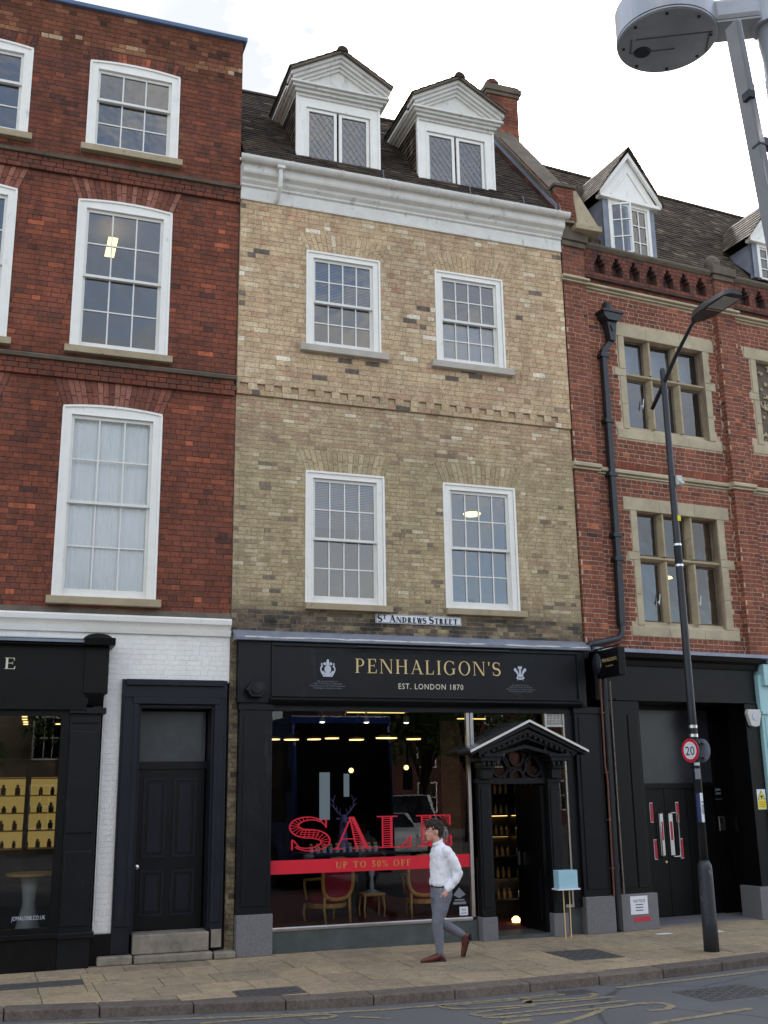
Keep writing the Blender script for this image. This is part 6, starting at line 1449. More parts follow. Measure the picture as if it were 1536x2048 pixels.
# teal shopfront and the rest of the terrace
TB = thing('shop_building', 'sliver of a pale teal painted shopfront at the right edge', 'building'); TB.matrix_world = RBW
m = MB(); m.box(3.43, 3.80, -.06, .4, .5, 3.9); m.box(3.50, 3.86, -.14, .4, 3.72, 4.08); m.box(3.49, 3.74, -.075, -.06, .7, 3.2); m.box(3.425, 3.82, -.1, .4, 3.24, 3.3); m.build('pilaster', M_TEAL, TB, bevel=.008)
m = MB(); m.box(3.86, 7.5, -.02, .38, 3.4, 4.1); m.box(3.82, 7.5, .0, .38, .0, .6); m.box(4.0, 7.5, .06, .12, 3.3, 3.4); m.build('fascia', M_TEAL, TB)
MB().box(3.43, 3.82, -.1, .4, 0, .5).build('pilaster_foot', M_GRAN, TB)
w_ = MB().box(5.7, 5.76, .0, .1, .6, 3.4).build('shop_window', M_TEAL, TB); pane(w_, 4.0, 7.5, .05, .6, 3.4, M_SHOPG); MB().box(4.0, 7.5, 3, 3.1, 0, 4).build('interior', M_SHOPIN, TB)

# ------------------------------------------------------------------ things inside the perfume shop
def armchair(x, y, rz, label):
    t = thing('armchair', label, 'armchair', (x, y, .27), rz, 'gilt armchairs in the shop window')
    # back faces -y (towards the street)
    n = 28; loop = []
    for k in range(n + 1):
        a = 2 * PI * k / n; c, s = math.cos(a), math.sin(a)
        loop.append((.25 * math.copysign(abs(c) ** .7, c), -.28 - .05 * (s * .5 + .5), .60 + .28 * math.copysign(abs(s) ** .75, s)))
    m = MB(); m.tube(loop, .028, 8, caps=False); m.build('back_frame', M_GILT, t, smooth=True)
    m = MB(); m.add([(p[0] * .93, p[1], (p[2] - .6) * .93 + .6) for p in loop[:-1]] + [(0, -.33, .6)], [(k, (k + 1) % n, n) for k in range(n)]); m.add([(p[0] * .93, p[1] + .06, (p[2] - .6) * .93 + .6) for p in loop[:-1]] + [(0, -.22, .6)], [((k + 1) % n, k, n) for k in range(n)]); m.build('backrest', M_BURG, t, smooth=True)
    m = MB(); m.rings([(0, .02, .26, .26, .26), (0, .02, .34, .29, .28), (0, .02, .38, .26, .25)]); m.build('seat', M_BURG, t, smooth=True)
    m = MB(); m.rings([(0, .02, .20, .28, .27), (0, .02, .26, .29, .28)]); m.build('seat_rail', M_GILT, t)
    for s in (-1, 1):
        MB().tube([(s * .24, -.30, .62), (s * .30, -.1, .60), (s * .32, .12, .58), (s * .30, .16, .5), (s * .27, .14, .3)], .018, 7).build('armrest', M_GILT, t, smooth=True)
        MB().tube([(s * .2, -.28, .4), (s * .21, -.27, .2), (s * .2, -.31, 0)], [.024, .022, .014], 7).build('leg', M_GILT, t, smooth=True)
        MB().tube([(s * .24, .24, .24), (s * .25, .27, .12), (s * .24, .25, 0)], [.026, .018, .013], 7).build('leg', M_GILT, t, smooth=True)
    return t
armchair(4.72, .85, .22, 'burgundy velvet armchair with gilt frame in the window, left of the crystal table')
armchair(6.22, .85, -.30, 'burgundy velvet armchair with gilt frame in the window, half hidden by the walking person')
t = thing('side_table', 'small gilt side table between the two armchairs in the shop window', 'table', (5.5, 1.15, .27))
MB().box(-.17, .17, -.14, .14, .30, .34).build('table_top', M_GILT, t, bevel=.008)
for a, b in ((-1, -1), (-1, 1), (1, -1), (1, 1)): MB().tube([(a * .14, b * .11, .3), (a * .16, b * .13, .12), (a * .15, b * .12, 0)], [.02, .014, .01], 6).build('leg', M_GILT, t)
t = thing('crystal_decanter', 'tall crystal stopper bottle standing on the small gilt table', 'bottle', (5.5, 1.15, .61)); MB().lathe([(.09, 0), (.1, .02), (.03, .05), (.04, .1), (.025, .2), (.05, .3), (.02, .36), (.05, .42), (.01, .5)], n=14).build('stem', M_BOTTLE, t, smooth=True); MB().lathe([(.14, 0), (.12, .02)], n=16).build('tray', M_BOTTLE, t)
t = thing('display_table', 'dark display table behind the sale lettering carrying rows of bottles', 'table', (5.3, 1.9, .27))
MB().box(-.75, .75, -.3, .3, .86, .9).build('table_top', M_DWOOD, t); MB().box(-.3, .3, -.2, .2, 0, .86).build('pedestal', M_DWOOD, t)
bp = None
for r in range(2):
    for k in range(11):
        x = 4.72 + k * .105 + r * .03; y = 1.72 + r * .16
        if bp is None:
            bp = thing('perfume_bottle', '', 'bottle', (x, y, 1.17)); MB().box(-.026, .026, -.018, .018, 0, .085).build('flask', M_BOTTLE, bp); MB().ell((0, 0, .115), (.018, .018, .02), 8, 6).build('stopper', M_GILT, bp); o = bp
        else:
            o = bp.copy(); COL.objects.link(o); o.location = (x, y, 1.17)
            for ch in bp.children: c = ch.copy(); COL.objects.link(c); c.parent = o
        tag(o, ORD[k] + ' perfume bottle from the left, ' + ('front' if r == 0 else 'back') + ' row behind the sale lettering', 'bottle', 'perfume bottles on the window table, ' + ('front' if r == 0 else 'back') + ' row')
t = thing('stag_bust', 'violet stag head bust with antlers behind the letter A of the sale sign', 'sculpture', (5.28, 1.9, 1.17))
m = MB(); m.rings([(0, 0, 0, .14, .10), (0, 0, .05, .12, .09), (0, -.01, .2, .075, .07), (0, -.02, .36, .06, .06), (0, -.06, .45, .065, .08), (0, -.08, .52, .05, .06), (0, -.07, .56, .02, .03)], 14); m.ell((0, -.15, .42), (.038, .09, .042)); m.build('head', M_STAG, t, smooth=True)
for s in (-1, 1):
    m = MB(); m.tube([(s * .03, -.06, .54), (s * .10, -.05, .60), (s * .16, -.05, .68), (s * .17, -.05, .78), (s * .13, -.05, .86)], [.014, .013, .011, .009, .004], 7)
    for (a, b), (c, d) in (((.10, .60), (.11, .70)), ((.16, .68), (.22, .74)), ((.17, .76), (.22, .82)), ((.06, .56), (.04, .66))): m.tube([(s * a, -.05, b), (s * (a + c) / 2 + s * .01, -.05, (b + d) / 2), (s * c, -.05, d)], [.009, .008, .003], 6)
    m.build('antler', M_STAG, t, smooth=True); MB().ell((s * .09, -.05, .50), (.04, .012, .018)).build('ear', M_STAG, t, smooth=True)
# lamps in the ceiling (lit in the photograph)
lampo = None; zc = 3.40
for i, (x, y) in enumerate([(4.62, .8), (5.32, .8), (5.97, .8)]):
    if lampo is None:
        lampo = thing('spotlight', '', 'lamp', (x, y, zc)); MB().tube([(0, 0, 0), (0, 0, -.16), (0, -.02, -.2)], .012, 6).build('stem', M_CHROME, lampo); MB().lathe([(.05, .0), (.045, .09), (.02, .11)], (0, -.01, -.30)).build('shade', M_CHROME, lampo); MB().ell((0, -.01, -.295), (.042, .042, .02), 12, 6).build('bulb', M_LAMPC, lampo); o = lampo
    else:
        o = lampo.copy(); COL.objects.link(o); o.location = (x, y, zc)
        for ch in lampo.children: c = ch.copy(); COL.objects.link(c); c.parent = o
    tag(o, ('leftmost', 'middle', 'rightmost')[i] + ' of the three silver spotlights near the top of the sale window', 'lamp', 'silver spotlights in the sale window')
lampo = None; pos = [(589, 3.6), (624, 2.6), (679, 4.4), (713, 3.6), (753, 2.6), (795, 1.9), (828, 3.6), (873, 2.7)]
LX = [(4.55, 3.6), (4.62, 2.6), (5.52, 4.4), (5.62, 3.6), (5.75, 2.6), (5.95, 1.8), (6.75, 3.7), (6.86, 2.8)]
zz_ = [2.98, 2.93, 3.02, 3.0, 2.93, 2.92, 3.01, 2.95]
for i, (x, y) in enumerate(LX):
    if lampo is None:
        lampo = thing('pendant_light', '', 'lamp', (x, y, zz_[i])); MB().lathe([(.13, 0), (.14, .02), (.03, .05)], n=18).build('shade', M_GILT, lampo); MB().lathe([(.12, -.012), (.125, .0)], n=18).build('bulb', M_LAMPW, lampo); MB().tube([(0, 0, .05), (0, 0, .42)], .004, 5).build('cord', M_CAST, lampo); o = lampo
    else:
        o = lampo.copy(); COL.objects.link(o); o.location = (x, y, zz_[i])
        for ch in lampo.children: c = ch.copy(); COL.objects.link(c); c.parent = o
    tag(o, 'warm disc pendant, ' + ('first', 'second', 'third', 'fourth', 'fifth', 'sixth', 'seventh', 'last')[i] + ' of eight counted from the left across the sale window ceiling', 'lamp', 'warm disc pendants in the perfume shop')
tag(MB().box(5.4, 6.4, 2.0, 2.03, 3.33, 3.345).build('strip_light', M_TUBE), 'thin warm strip light under the ceiling behind the sale window', 'light')
tag(MB().box(7.1, 7.6, 1.4, 1.43, 3.2, 3.215).build('strip_light', M_TUBE), 'thin warm strip light above the shop porch', 'light')
for i, (x, y, z) in enumerate(((5.62, 2.5, 2.42), (6.6, 2.5, 2.46))):
    tag(MB().ell((x, y, z), (.04, .04, .04)).build('wall_light', M_LAMPW), 'small round warm bulb on the ' + ('left' if i == 0 else 'right') + ' side of the shop rear wall', 'lamp')
tag(MB().lathe([(.03, 0), (.035, .03), (.02, .05)], (6.32, .3, .38)).build('candle', M_LAMPW), 'small lit candle at the foot of the window behind the walking person', 'candle')
# shelving seen through the door
for (sx, nm) in ((7.80, 'left'), (8.28, 'right')):
    t = thing('shelf_unit', 'dark shelf unit of bottles seen through the shop doorway, on the ' + nm, 'shelf', (sx, 1.7 if nm == 'left' else 1.72, .04))
    MB().box(-.05, .42, .28, .32, 0, 2.4).build('back_panel', M_DWOOD, t)
    for k in (1, 3, 4): MB().box(.0, .38, .24, .26, .3 + k * .33 - .012, .3 + k * .33 - .002).build('shelf_light', M_LAMPW, t)
    for k in range(7): MB().box(-.05, .42, 0, .28, .3 + k * .33, .32 + k * .33).build('shelf', M_DWOOD, t)
    bo = None
    for k in range(6):
        for i in range(4):
            x, y, z = sx + .0 + i * .1, 1.7 + .1, .04 + .32 + k * .33
            if bo is None: bo = MB().lathe([(.03, 0), (.03, .1), (.012, .12), (.014, .16)], n=8).build('bottle', M_BOT2 if nm == 'left' else M_BOTTLE)
            o = bo if (k == 0 and i == 0) else bo.copy()
            if o is not bo: COL.objects.link(o)
            o.location = (x, y, z); tag(o, ORD[i] + (' amber' if nm == 'left' else ' clear') + ' bottle on shelf ' + ('one', 'two', 'three', 'four', 'five', 'six')[k] + ' in the ' + nm + ' unit inside the doorway', 'bottle', 'bottles on the ' + nm + ' doorway shelves')
tag(MB().ell((8.22, 1.45, .40), (.045, .045, .055)).build('floor_light', M_LAMPC), 'bright round white light low inside the shop doorway', 'lamp')
tag(MB().lathe([(.06, 0), (.07, .05), (.03, .09)], (7.95, 1.3, .05)).build('floor_candle', M_LAMPW), 'small warm lantern glowing on the floor inside the doorway', 'lamp')
# pale blue box on its brass stand on the pavement
t = thing('display_stand', 'slender brass stand with a white top beside the shop porch', 'stand', (7.98, -.33, 0))
MB().box(-.18, .18, -.1, .1, .66, .68).build('stand_top', M_PAPER, t)
for s in (-1, 1): MB().tube([(s * .05, 0, .66), (s * .045, 0, 0)], .008, 6).build('leg', M_GOLD, t)
m = MB(); m.box(-.155, .155, -.08, .08, 0, .25); o = tag(m.build('gift_box', simple('pale blue card', rgb(160, 200, 214), .6, nz=.04), bevel=.006), 'pale blue box standing on the brass display stand', 'box'); o.location = (7.98, -.33, .68)

# ------------------------------------------------------------------ the walking person
PYy = -1.48
def loft(mb, pts, n=12):      # (x,y,z,r) chain with rounded ends
    P_ = [Vector(p[:3]) for p in pts]; R = [p[3] for p in pts]
    mb.tube(P_, R, n)
    for p, r in zip(P_, R): mb.ell(p, (r, r, r), n, 8)
def finish(mb, name, mat, parent, vox=.012, sm=3):
    o = mb.build(name, mat, parent, smooth=True)
    r = o.modifiers.new('remesh', 'REMESH'); r.mode = 'VOXEL'; r.voxel_size = vox; r.use_smooth_shade = True
    s = o.modifiers.new('smooth', 'SMOOTH'); s.factor = .6; s.iterations = sm
    return o
PE = thing('person', 'young man in white shirt and grey trousers walking left past the sale window', 'person', (5.45, PYy, 0))
X0 = 5.45
def q_(x, y, z, r): return (x - X0, y, z, r)
b = MB()      # continuous body
b.rings([(5.56 - X0, 0, .80, .105, .135), (5.56 - X0, 0, .88, .11, .14), (5.56 - X0, 0, 1.0, .10, .135), (5.56 - X0, 0, 1.15, .115, .155), (5.565 - X0, 0, 1.28, .12, .175), (5.55 - X0, 0, 1.37, .085, .14), (5.53 - X0, 0, 1.41, .05, .07)])
loft(b, [q_(5.53, 0, 1.38, .058), q_(5.50, 0, 1.45, .052), q_(5.48, 0, 1.50, .052)])
b.ell((5.475 - X0, 0, 1.60), (.098, .074, .10)); b.ell((5.425 - X0, 0, 1.535), (.06, .055, .075)); b.ell((5.395 - X0, 0, 1.475), (.03, .032, .025)); loft(b, [q_(5.375, 0, 1.575, .012), q_(5.350, 0, 1.535, .014)], 8); b.ell((5.373 - X0, 0, 1.495), (.018, .024, .012))
for s in (-1, 1):
    hx = 5.52; b.ell((5.375 - X0 + .01, s * .035, 1.585), (.02, .02, .012))
    loft(b, [q_(5.56, s * .17, 1.33, .055), q_(5.70, s * .21, 1.07, .042), q_(5.60, s * .19, .89, .03), q_(5.54, s * .165, .83, .032)])
for s, K, A in ((-1, (5.44, .45), (5.47, .09)), (1, (5.53, .45), (5.87, .28))):
    loft(b, [q_(5.54, s * .08, .84, .09), q_((5.54 + K[0]) / 2, s * .085, .65, .078), q_(K[0], s * .085, K[1], .054), q_(K[0] + (A[0] - K[0]) * .35, s * .085, K[1] + (A[1] - K[1]) * .35, .052), q_(A[0], s * .08, A[1], .036)])
body = finish(b, 'body', M_SKIN, PE, .011, 2)
for s in (-1, 1):      # hands: palm and five bent fingers sliding into the pockets
    h = MB(); px_, py_, pz_ = 5.54 - X0, s * .17, .825
    loft(h, [(px_ + .02, py_, pz_ + .03, .026), (px_, py_, pz_ - .01, .034), (px_ - .02, py_ * .96, pz_ - .045, .03)])
    for k, (dx, l) in enumerate(((-.04, .055), (-.022, .066), (-.004, .062), (.013, .05))):
        loft(h, [(px_ + dx, py_ * .95, pz_ - .05, .0095), (px_ + dx - .012, py_ * .9, pz_ - .05 - l * .55, .009), (px_ + dx - .018, py_ * .84, pz_ - .05 - l, .0078)], 8)
    loft(h, [(px_ - .03, py_ * 1.02, pz_ - .0, .012), (px_ - .058, py_ * 1.04, pz_ - .025, .0105), (px_ - .07, py_ * 1.0, pz_ - .055, .009)], 8)
    finish(h, 'hand', M_SKIN, PE, .005, 1)
c = MB()      # shirt
c.rings([(5.548 - X0, 0, .885, .128, .160), (5.55 - X0, 0, .93, .150, .175), (5.555 - X0, 0, 1.0, .145, .172), (5.56 - X0, 0, 1.1, .142, .178), (5.57 - X0, 0, 1.2, .150, .19), (5.575 - X0, 0, 1.29, .15, .205), (5.56 - X0, 0, 1.36, .115, .17), (5.535 - X0, 0, 1.405, .066, .085), (5.52 - X0, 0, 1.44, .062, .066)])
for s in (-1, 1):
    loft(c, [q_(5.57, s * .175, 1.325, .07), q_(5.65, s * .205, 1.20, .066), q_(5.705, s * .215, 1.06, .060), q_(5.66, s * .21, .97, .054), q_(5.585, s * .19, .885, .044), q_(5.565, s * .182, .865, .042)])
c.ell((5.68 - X0, 0, 1.0), (.05, .12, .10))
shirt = finish(c, 'shirt', M_SHIRT, PE, .011, 3)
tx = bpy.data.textures.new('cloth folds', 'CLOUDS'); tx.noise_scale = .075; tx.noise_depth = 3
dsp = shirt.modifiers.new('folds', 'DISPLACE'); dsp.texture = tx; dsp.strength = .028; dsp.mid_level = .5; dsp.texture_coords = 'LOCAL'
cl = MB(); n = 18
for k in range(n):
    a0 = 2 * PI * k / n; a1 = 2 * PI * (k + 1) / n
    f0 = lambda a, r, z: (5.515 - X0 + r * math.cos(a), r * 1.05 * math.sin(a), z + .03 * math.cos(a))
    cl.hexa([f0(a0, .070, 1.41), f0(a1, .070, 1.41), f0(a1, .062, 1.41), f0(a0, .062, 1.41), f0(a0, .066, 1.455), f0(a1, .066, 1.455), f0(a1, .060, 1.455), f0(a0, .060, 1.455)])
cl.build('collar', M_SHIRT, PE, smooth=True)
c = MB()      # trousers
c.rings([(5.54 - X0, 0, .74, .125, .155), (5.545 - X0, 0, .82, .138, .165), (5.55 - X0, 0, .905, .128, .158)])
for s, K, A in ((-1, (5.445, .45), (5.475, .115)), (1, (5.53, .455), (5.845, .29))):
    loft(c, [q_(5.55, s * .085, .80, .112), q_((5.55 + K[0]) / 2, s * .09, .64, .098), q_(K[0], s * .09, K[1], .074), q_(K[0] + (A[0] - K[0]) * .35, s * .088, K[1] + (A[1] - K[1]) * .35, .068), q_(A[0], s * .083, A[1], .050)])
tr_ = finish(c, 'trousers', M_TROU, PE, .011, 2)
dsp = tr_.modifiers.new('folds', 'DISPLACE'); dsp.texture = tx; dsp.strength = .016; dsp.mid_level = .5; dsp.texture_coords = 'LOCAL'
c = MB(); c.rings([(5.548 - X0, 0, .885, .135, .164), (5.55 - X0, 0, .915, .134, .163)], 24); c.build('belt', M_BELT, PE, smooth=True)
def shoe(pts, sole, name='shoe'):
    c = MB(); loft(c, pts); o = finish(c, name, M_SHOE, PE, .007, 2); return o
shoe([(5.505 - X0, -.083, .045, .040), (5.475 - X0, -.083, .075, .044), (5.41 - X0, -.085, .050, .043), (5.33 - X0, -.09, .035, .038), (5.25 - X0, -.092, .026, .026), (5.225 - X0, -.092, .022, .02)], 0)
m = MB(); m.box(5.45 - X0, 5.54 - X0, -.125, -.045, 0, .028); m.prism([(5.46 - X0, -.05), (5.30 - X0, -.05), (5.215 - X0, -.07), (5.20 - X0, -.09), (5.215 - X0, -.115), (5.30 - X0, -.132), (5.46 - X0, -.12)], .0, .012, 'XY'); m.build('sole', M_SOLE, PE, bevel=.004)
shoe([(5.925 - X0, .083, .265, .036), (5.885 - X0, .083, .265, .042), (5.89 - X0, .085, .21, .042), (5.885 - X0, .088, .13, .038), (5.865 - X0, .09, .055, .03), (5.855 - X0, .09, .03, .024)], 0)
m = MB(); m.hexa([(5.95 - X0, .05, .28), (5.96 - X0, .05, .20), (5.96 - X0, .12, .20), (5.95 - X0, .12, .28), (5.972 - X0, .05, .285), (5.985 - X0, .05, .20), (5.985 - X0, .12, .20), (5.972 - X0, .12, .285)]); m.hexa([(5.925 - X0, .05, .2), (5.945 - X0, .05, .2), (5.945 - X0, .125, .2), (5.925 - X0, .125, .2), (5.868 - X0, .06, .012), (5.882 - X0, .06, .012), (5.882 - X0, .12, .012), (5.868 - X0, .12, .012)]); m.build('sole', M_SOLE, PE)
c = MB()      # hair
c.ell((5.49 - X0, 0, 1.635), (.108, .086, .092)); c.ell((5.53 - X0, 0, 1.58), (.068, .078, .085)); c.ell((5.41 - X0, 0, 1.675), (.06, .066, .042)); c.ell((5.47 - X0, 0, 1.69), (.08, .07, .045)); c.ell((5.375 - X0, -.02, 1.645), (.03, .045, .03))
hair = finish(c, 'hair', M_HAIR, PE, .008, 1)
tx2 = bpy.data.textures.new('hair locks', 'CLOUDS'); tx2.noise_scale = .022
dsp = hair.modifiers.new('locks', 'DISPLACE'); dsp.texture = tx2; dsp.strength = .045; dsp.texture_coords = 'LOCAL'
for s in (-1, 1):
    m = MB(); m.ell((5.475 - X0, s * .079, 1.56), (.018, .010, .030)); m.build('ear', M_SKIN, PE, smooth=True)
    m = MB(); m.ell((5.378 - X0, s * .034, 1.575), (.010, .012, .009)); m.build('eye', M_PAPER, PE, smooth=True)
    m = MB(); m.ell((5.370 - X0, s * .035, 1.574), (.005, .006, .006)); m.build('pupil', M_INK, PE, smooth=True)
    m = MB(); m.ell((5.372 - X0, s * .034, 1.598), (.010, .02, .004)); m.build('eyebrow', M_HAIR, PE)
m = MB(); m.ell((5.362 - X0, 0, 1.497), (.012, .022, .006)); m.build('mouth', simple('lip', rgb(176, 110, 100), .5, bmp=0), PE, smooth=True)
PE.rotation_euler = (0, 0, 0)

# ------------------------------------------------------------------ black street lamp column
CX, CY = 9.02, -2.26
t = thing('street_lamp', 'black street lamp column with a short raised arm and flat lantern, at the kerb', 'street lamp', (CX, CY, 0))
MB().lathe([(.10, 0), (.097, .4), (.095, 1.02), (.09, 1.07), (.058, 1.13)], n=20).build('base', simple('scuffed black paint', rgb(46, 48, 54), .5, nz=.15, scale=4, bmp=.1, dirt=((.3, .3, .32, 1), 7.0, .60)), t, smooth=True)
MB().lathe([(.056, 1.12), (.054, 3.2), (.050, 6.2), (.048, 6.22), (.044, 8.1), (.03, 8.14)], n=18).build('column', M_CAST, t, smooth=True)
MB().tube([(0, .35, 7.62), (0, 0, 7.9), (0, -.35, 8.2), (0, -.78, 8.50), (0, -.92, 8.56)], [.03, .034, .03, .026, .03], 10).build('arm', M_CAST, t, smooth=True)
m = MB()
secs = [(-.86, .06, .05), (-.95, .12, .09), (-1.15, .16, .09), (-1.5, .17, .07), (-1.72, .155, .055), (-1.80, .10, .03)]
for (ya, wa, ha), (yb, wb_, hb) in zip(secs, secs[1:]):
    za, zb_ = 8.55, 8.55
    m.hexa([(-wa, ya, za - .03), (wa, ya, za - .03), (wb_, yb, zb_ - .03), (-wb_, yb, zb_ - .03), (-wa * .7, ya, za + ha), (wa * .7, ya, za + ha), (wb_ * .7, yb, zb_ + hb), (-wb_ * .7, yb, zb_ + hb)])
ln = m.build('lantern', M_CAST, t)
MB().box(-.125, .125, -1.70, -1.34, 8.508, 8.519).build('lamp_glass', simple('frosted lens', rgb(150, 152, 150), .3, bmp=0), t); MB().box(-.12, .12, -1.31, -1.29, 8.505, 8.519).build('lens_frame', M_CHROME, t)
m = MB()
for z0, z1 in ((5.42, 5.45), (5.12, 5.15), (2.86, 2.90), (2.74, 2.78)): m.lathe([(.0585, 0), (.0585, z1 - z0)], (0, 0, z0), 18)
m.build('clamp_band', M_CHROME, t)
MB().lathe([(.0565, 0), (.0565, .26)], (0, 0, 5.155), 18).build('blue_wrap', M_NAVY, t); m = MB(); m.box(.03, .12, -.08, .0, 6.32, 6.46); m.tube([(.05, -.06, 6.4), (.12, -.1, 6.33)], .03, 8); m.build('sensor', M_CASE, t)
MB().box(-.0, .05, -.063, -.05, 5.78, 5.86).build('orange_tag', M_YEL, t)
def wrap(name, z0, z1, a0, a1, mat, r=.0575):
    m = MB(); n = 8
    for k in range(n):
        a, b = math.radians(a0 + (a1 - a0) * k / n), math.radians(a0 + (a1 - a0) * (k + 1) / n)
        m.add([(r * math.cos(a), r * math.sin(a), z0), (r * math.cos(b), r * math.sin(b), z0), (r * math.cos(b), r * math.sin(b), z1), (r * math.cos(a), r * math.sin(a), z1)], [(0, 1, 2, 3)])
    return m.build(name, mat, t)
wrap('number_label', 1.62, 2.0, -110, -62, M_PAPER); wrap('label_edge', 1.62, 2.0, -170, -110, M_BLUE); wrap('torn_sticker', 2.18, 2.32, -150, -70, M_SILVD); wrap('torn_sticker', 2.36, 2.40, -150, -70, M_SILV)
o = plain_text('R 90089', 0, 0, .05, 0, 'number', M_INK, t, rot=(0, 0, 0)); o.matrix_local = Matrix.Translation((.004, -.0605, 1.81)) @ Matrix.Rotation(PI / 2, 4, 'X') @ Matrix.Rotation(-PI / 2, 4, 'Z') @ Matrix.Translation((0, -.017, 0))
def round_sign(off, yaw, label, front):
    s = thing('speed_sign', label, 'sign', (CX + off[0], CY + off[1], 2.56), yaw, None)
    m = MB(); m.lathe([(.16, 0), (.16, .006)], n=32); o = m.build('plate', M_LEAD, s); o.rotation_euler = (PI / 2, 0, 0)
    m = MB(); m.lathe([(.158, 0), (.158, .001)], n=32); o = m.build('red_ring', M_RED, s); o.rotation_euler = (PI / 2, 0, 0); o.location = (0, -.0065, 0)
    m = MB(); m.lathe([(.118, 0), (.118, .001)], n=32); o = m.build('white_face', M_PAPER, s); o.rotation_euler = (PI / 2, 0, 0); o.location = (0, -.009, 0)
    plain_text('20', 0, -.062, .17, -.012, 'numerals', M_INK, s, width=.165)
    m = MB(); m.box(-.07, .07, .0, .03, .09, .11); m.box(-.07, .07, .0, .03, -.11, -.09); m.build('bracket', M_CHROME, s); return s
round_sign((-.07, -.0), math.radians(-80), 'round red-ringed 20 speed limit sign clamped to the black lamp column', True)
round_sign((.13, .03), math.radians(98), 'back of a second round sign clamped to the right of the black lamp column', False)

# ------------------------------------------------------------------ silver street lamp close to the camera
HC = Vector((3.242, -10.72, 6.10))
t = thing('street_lamp', 'large silver street lamp with a round drum head, at the top right corner', 'street lamp', (3.735, -10.985, 0), 0)
L0 = Vector(t.location)
hc = HC - L0
MB().lathe([(.272, 0), (.272, .2), (.26, .21), (.1, .23)], (hc.x, hc.y, hc.z + .0), 48).build('lamp_head', M_SILVER, t, smooth=False, bevel=.004)
m = MB(); m.lathe([(.265, -.004), (.265, .0)], (hc.x, hc.y, hc.z), 48); und = m.build('lamp_underside', M_UNDER, t)
m = MB(); ax_ = Vector((-hc.x, -hc.y, 0)).normalized(); nx = Vector((-ax_.y, ax_.x, 0))
def ob(c, a, b, w0, w1, z0, z1, mb):
    vs = []
    for z in (z0, z1):
        for (s_, w_) in ((a, w0), (b, w0), (b, w1), (a, w1)): vs.append(tuple(c + ax_ * s_ + nx * w_ + Vector((0, 0, z))))
    mb.hexa(vs)
ob(hc, -.17, .24, -.05, -.042, -.008, -.004, m); ob(hc, -.2, .05, .06, .068, -.008, -.004, m); ob(hc, -.2, -.19, -.05, .06, -.008, -.004, m); ob(hc, .22, .23, -.05, .12, -.008, -.004, m)
m.build('access_hatch', simple('hatch seam', rgb(96, 97, 97), .6, bmp=0), t)
dl_ = math.hypot(hc.x, hc.y)
m = MB(); ob(hc, .24, dl_ - .05, -.09, .09, .03, .17, m); m.build('head_arm', M_SILVER, t, bevel=.03)
for k in range(8):
    a_ = k * PI / 4 + .2; MB().lathe([(.009, -.008), (.009, -.002)], (hc.x + .235 * math.cos(a_), hc.y + .235 * math.sin(a_), hc.z - .002), 8).build('screw', M_CAST, t)
MB().lathe([(.2735, 0), (.2735, .006)], (hc.x, hc.y, hc.z + .012), 48).build('rim_seam', M_CAST, t)
MB().lathe([(.04, -.012), (.05, -.004)], (hc.x - .08, hc.y + .12, hc.z), 16).build('photocell', M_CAST, t)
m = MB(); ob(hc, .2, dl_ - .05, -.085, .085, .018, .03, m); m.build('arm_underside', M_UNDER, t)
MB().tube([(0, 0, 0), (0, 0, hc.z - .005)], [.10, .078], 28).build('pole', M_SILVER, t, smooth=True)
MB().lathe([(.105, 0), (.105, .20), (.09, .22)], (.0, .0, hc.z - .0), 28).build('pole_collar', M_SILVER, t, smooth=False)
fb = MB()
a = Vector((3.42 - L0.x, -11.05 - L0.y, 6.0)); b_ = Vector((4.32 - L0.x, -10.25 - L0.y, 4.42))
fb.hexa([(a.x - .018, a.y - .05, a.z), (a.x + .018, a.y - .05, a.z), (a.x + .018, a.y + .05, a.z), (a.x - .018, a.y + .05, a.z), (b_.x - .03, b_.y - .05, b_.z), (b_.x + .03, b_.y - .05, b_.z), (b_.x + .03, b_.y + .05, b_.z), (b_.x - .03, b_.y + .05, b_.z)])
fb.build('steel_fin', M_SILVER, t, bevel=.008)
m = MB(); c1 = a + (b_ - a) * .16; m.box(c1.x - .0, c1.x + .04, c1.y - .03, c1.y + .03, c1.z - .08, c1.z + .0); c1 = a + (b_ - a) * .30; m.box(c1.x, c1.x + .14, c1.y - .03, c1.y + .03, c1.z - .05, c1.z); m.build('fin_bracket', M_CAST, t)

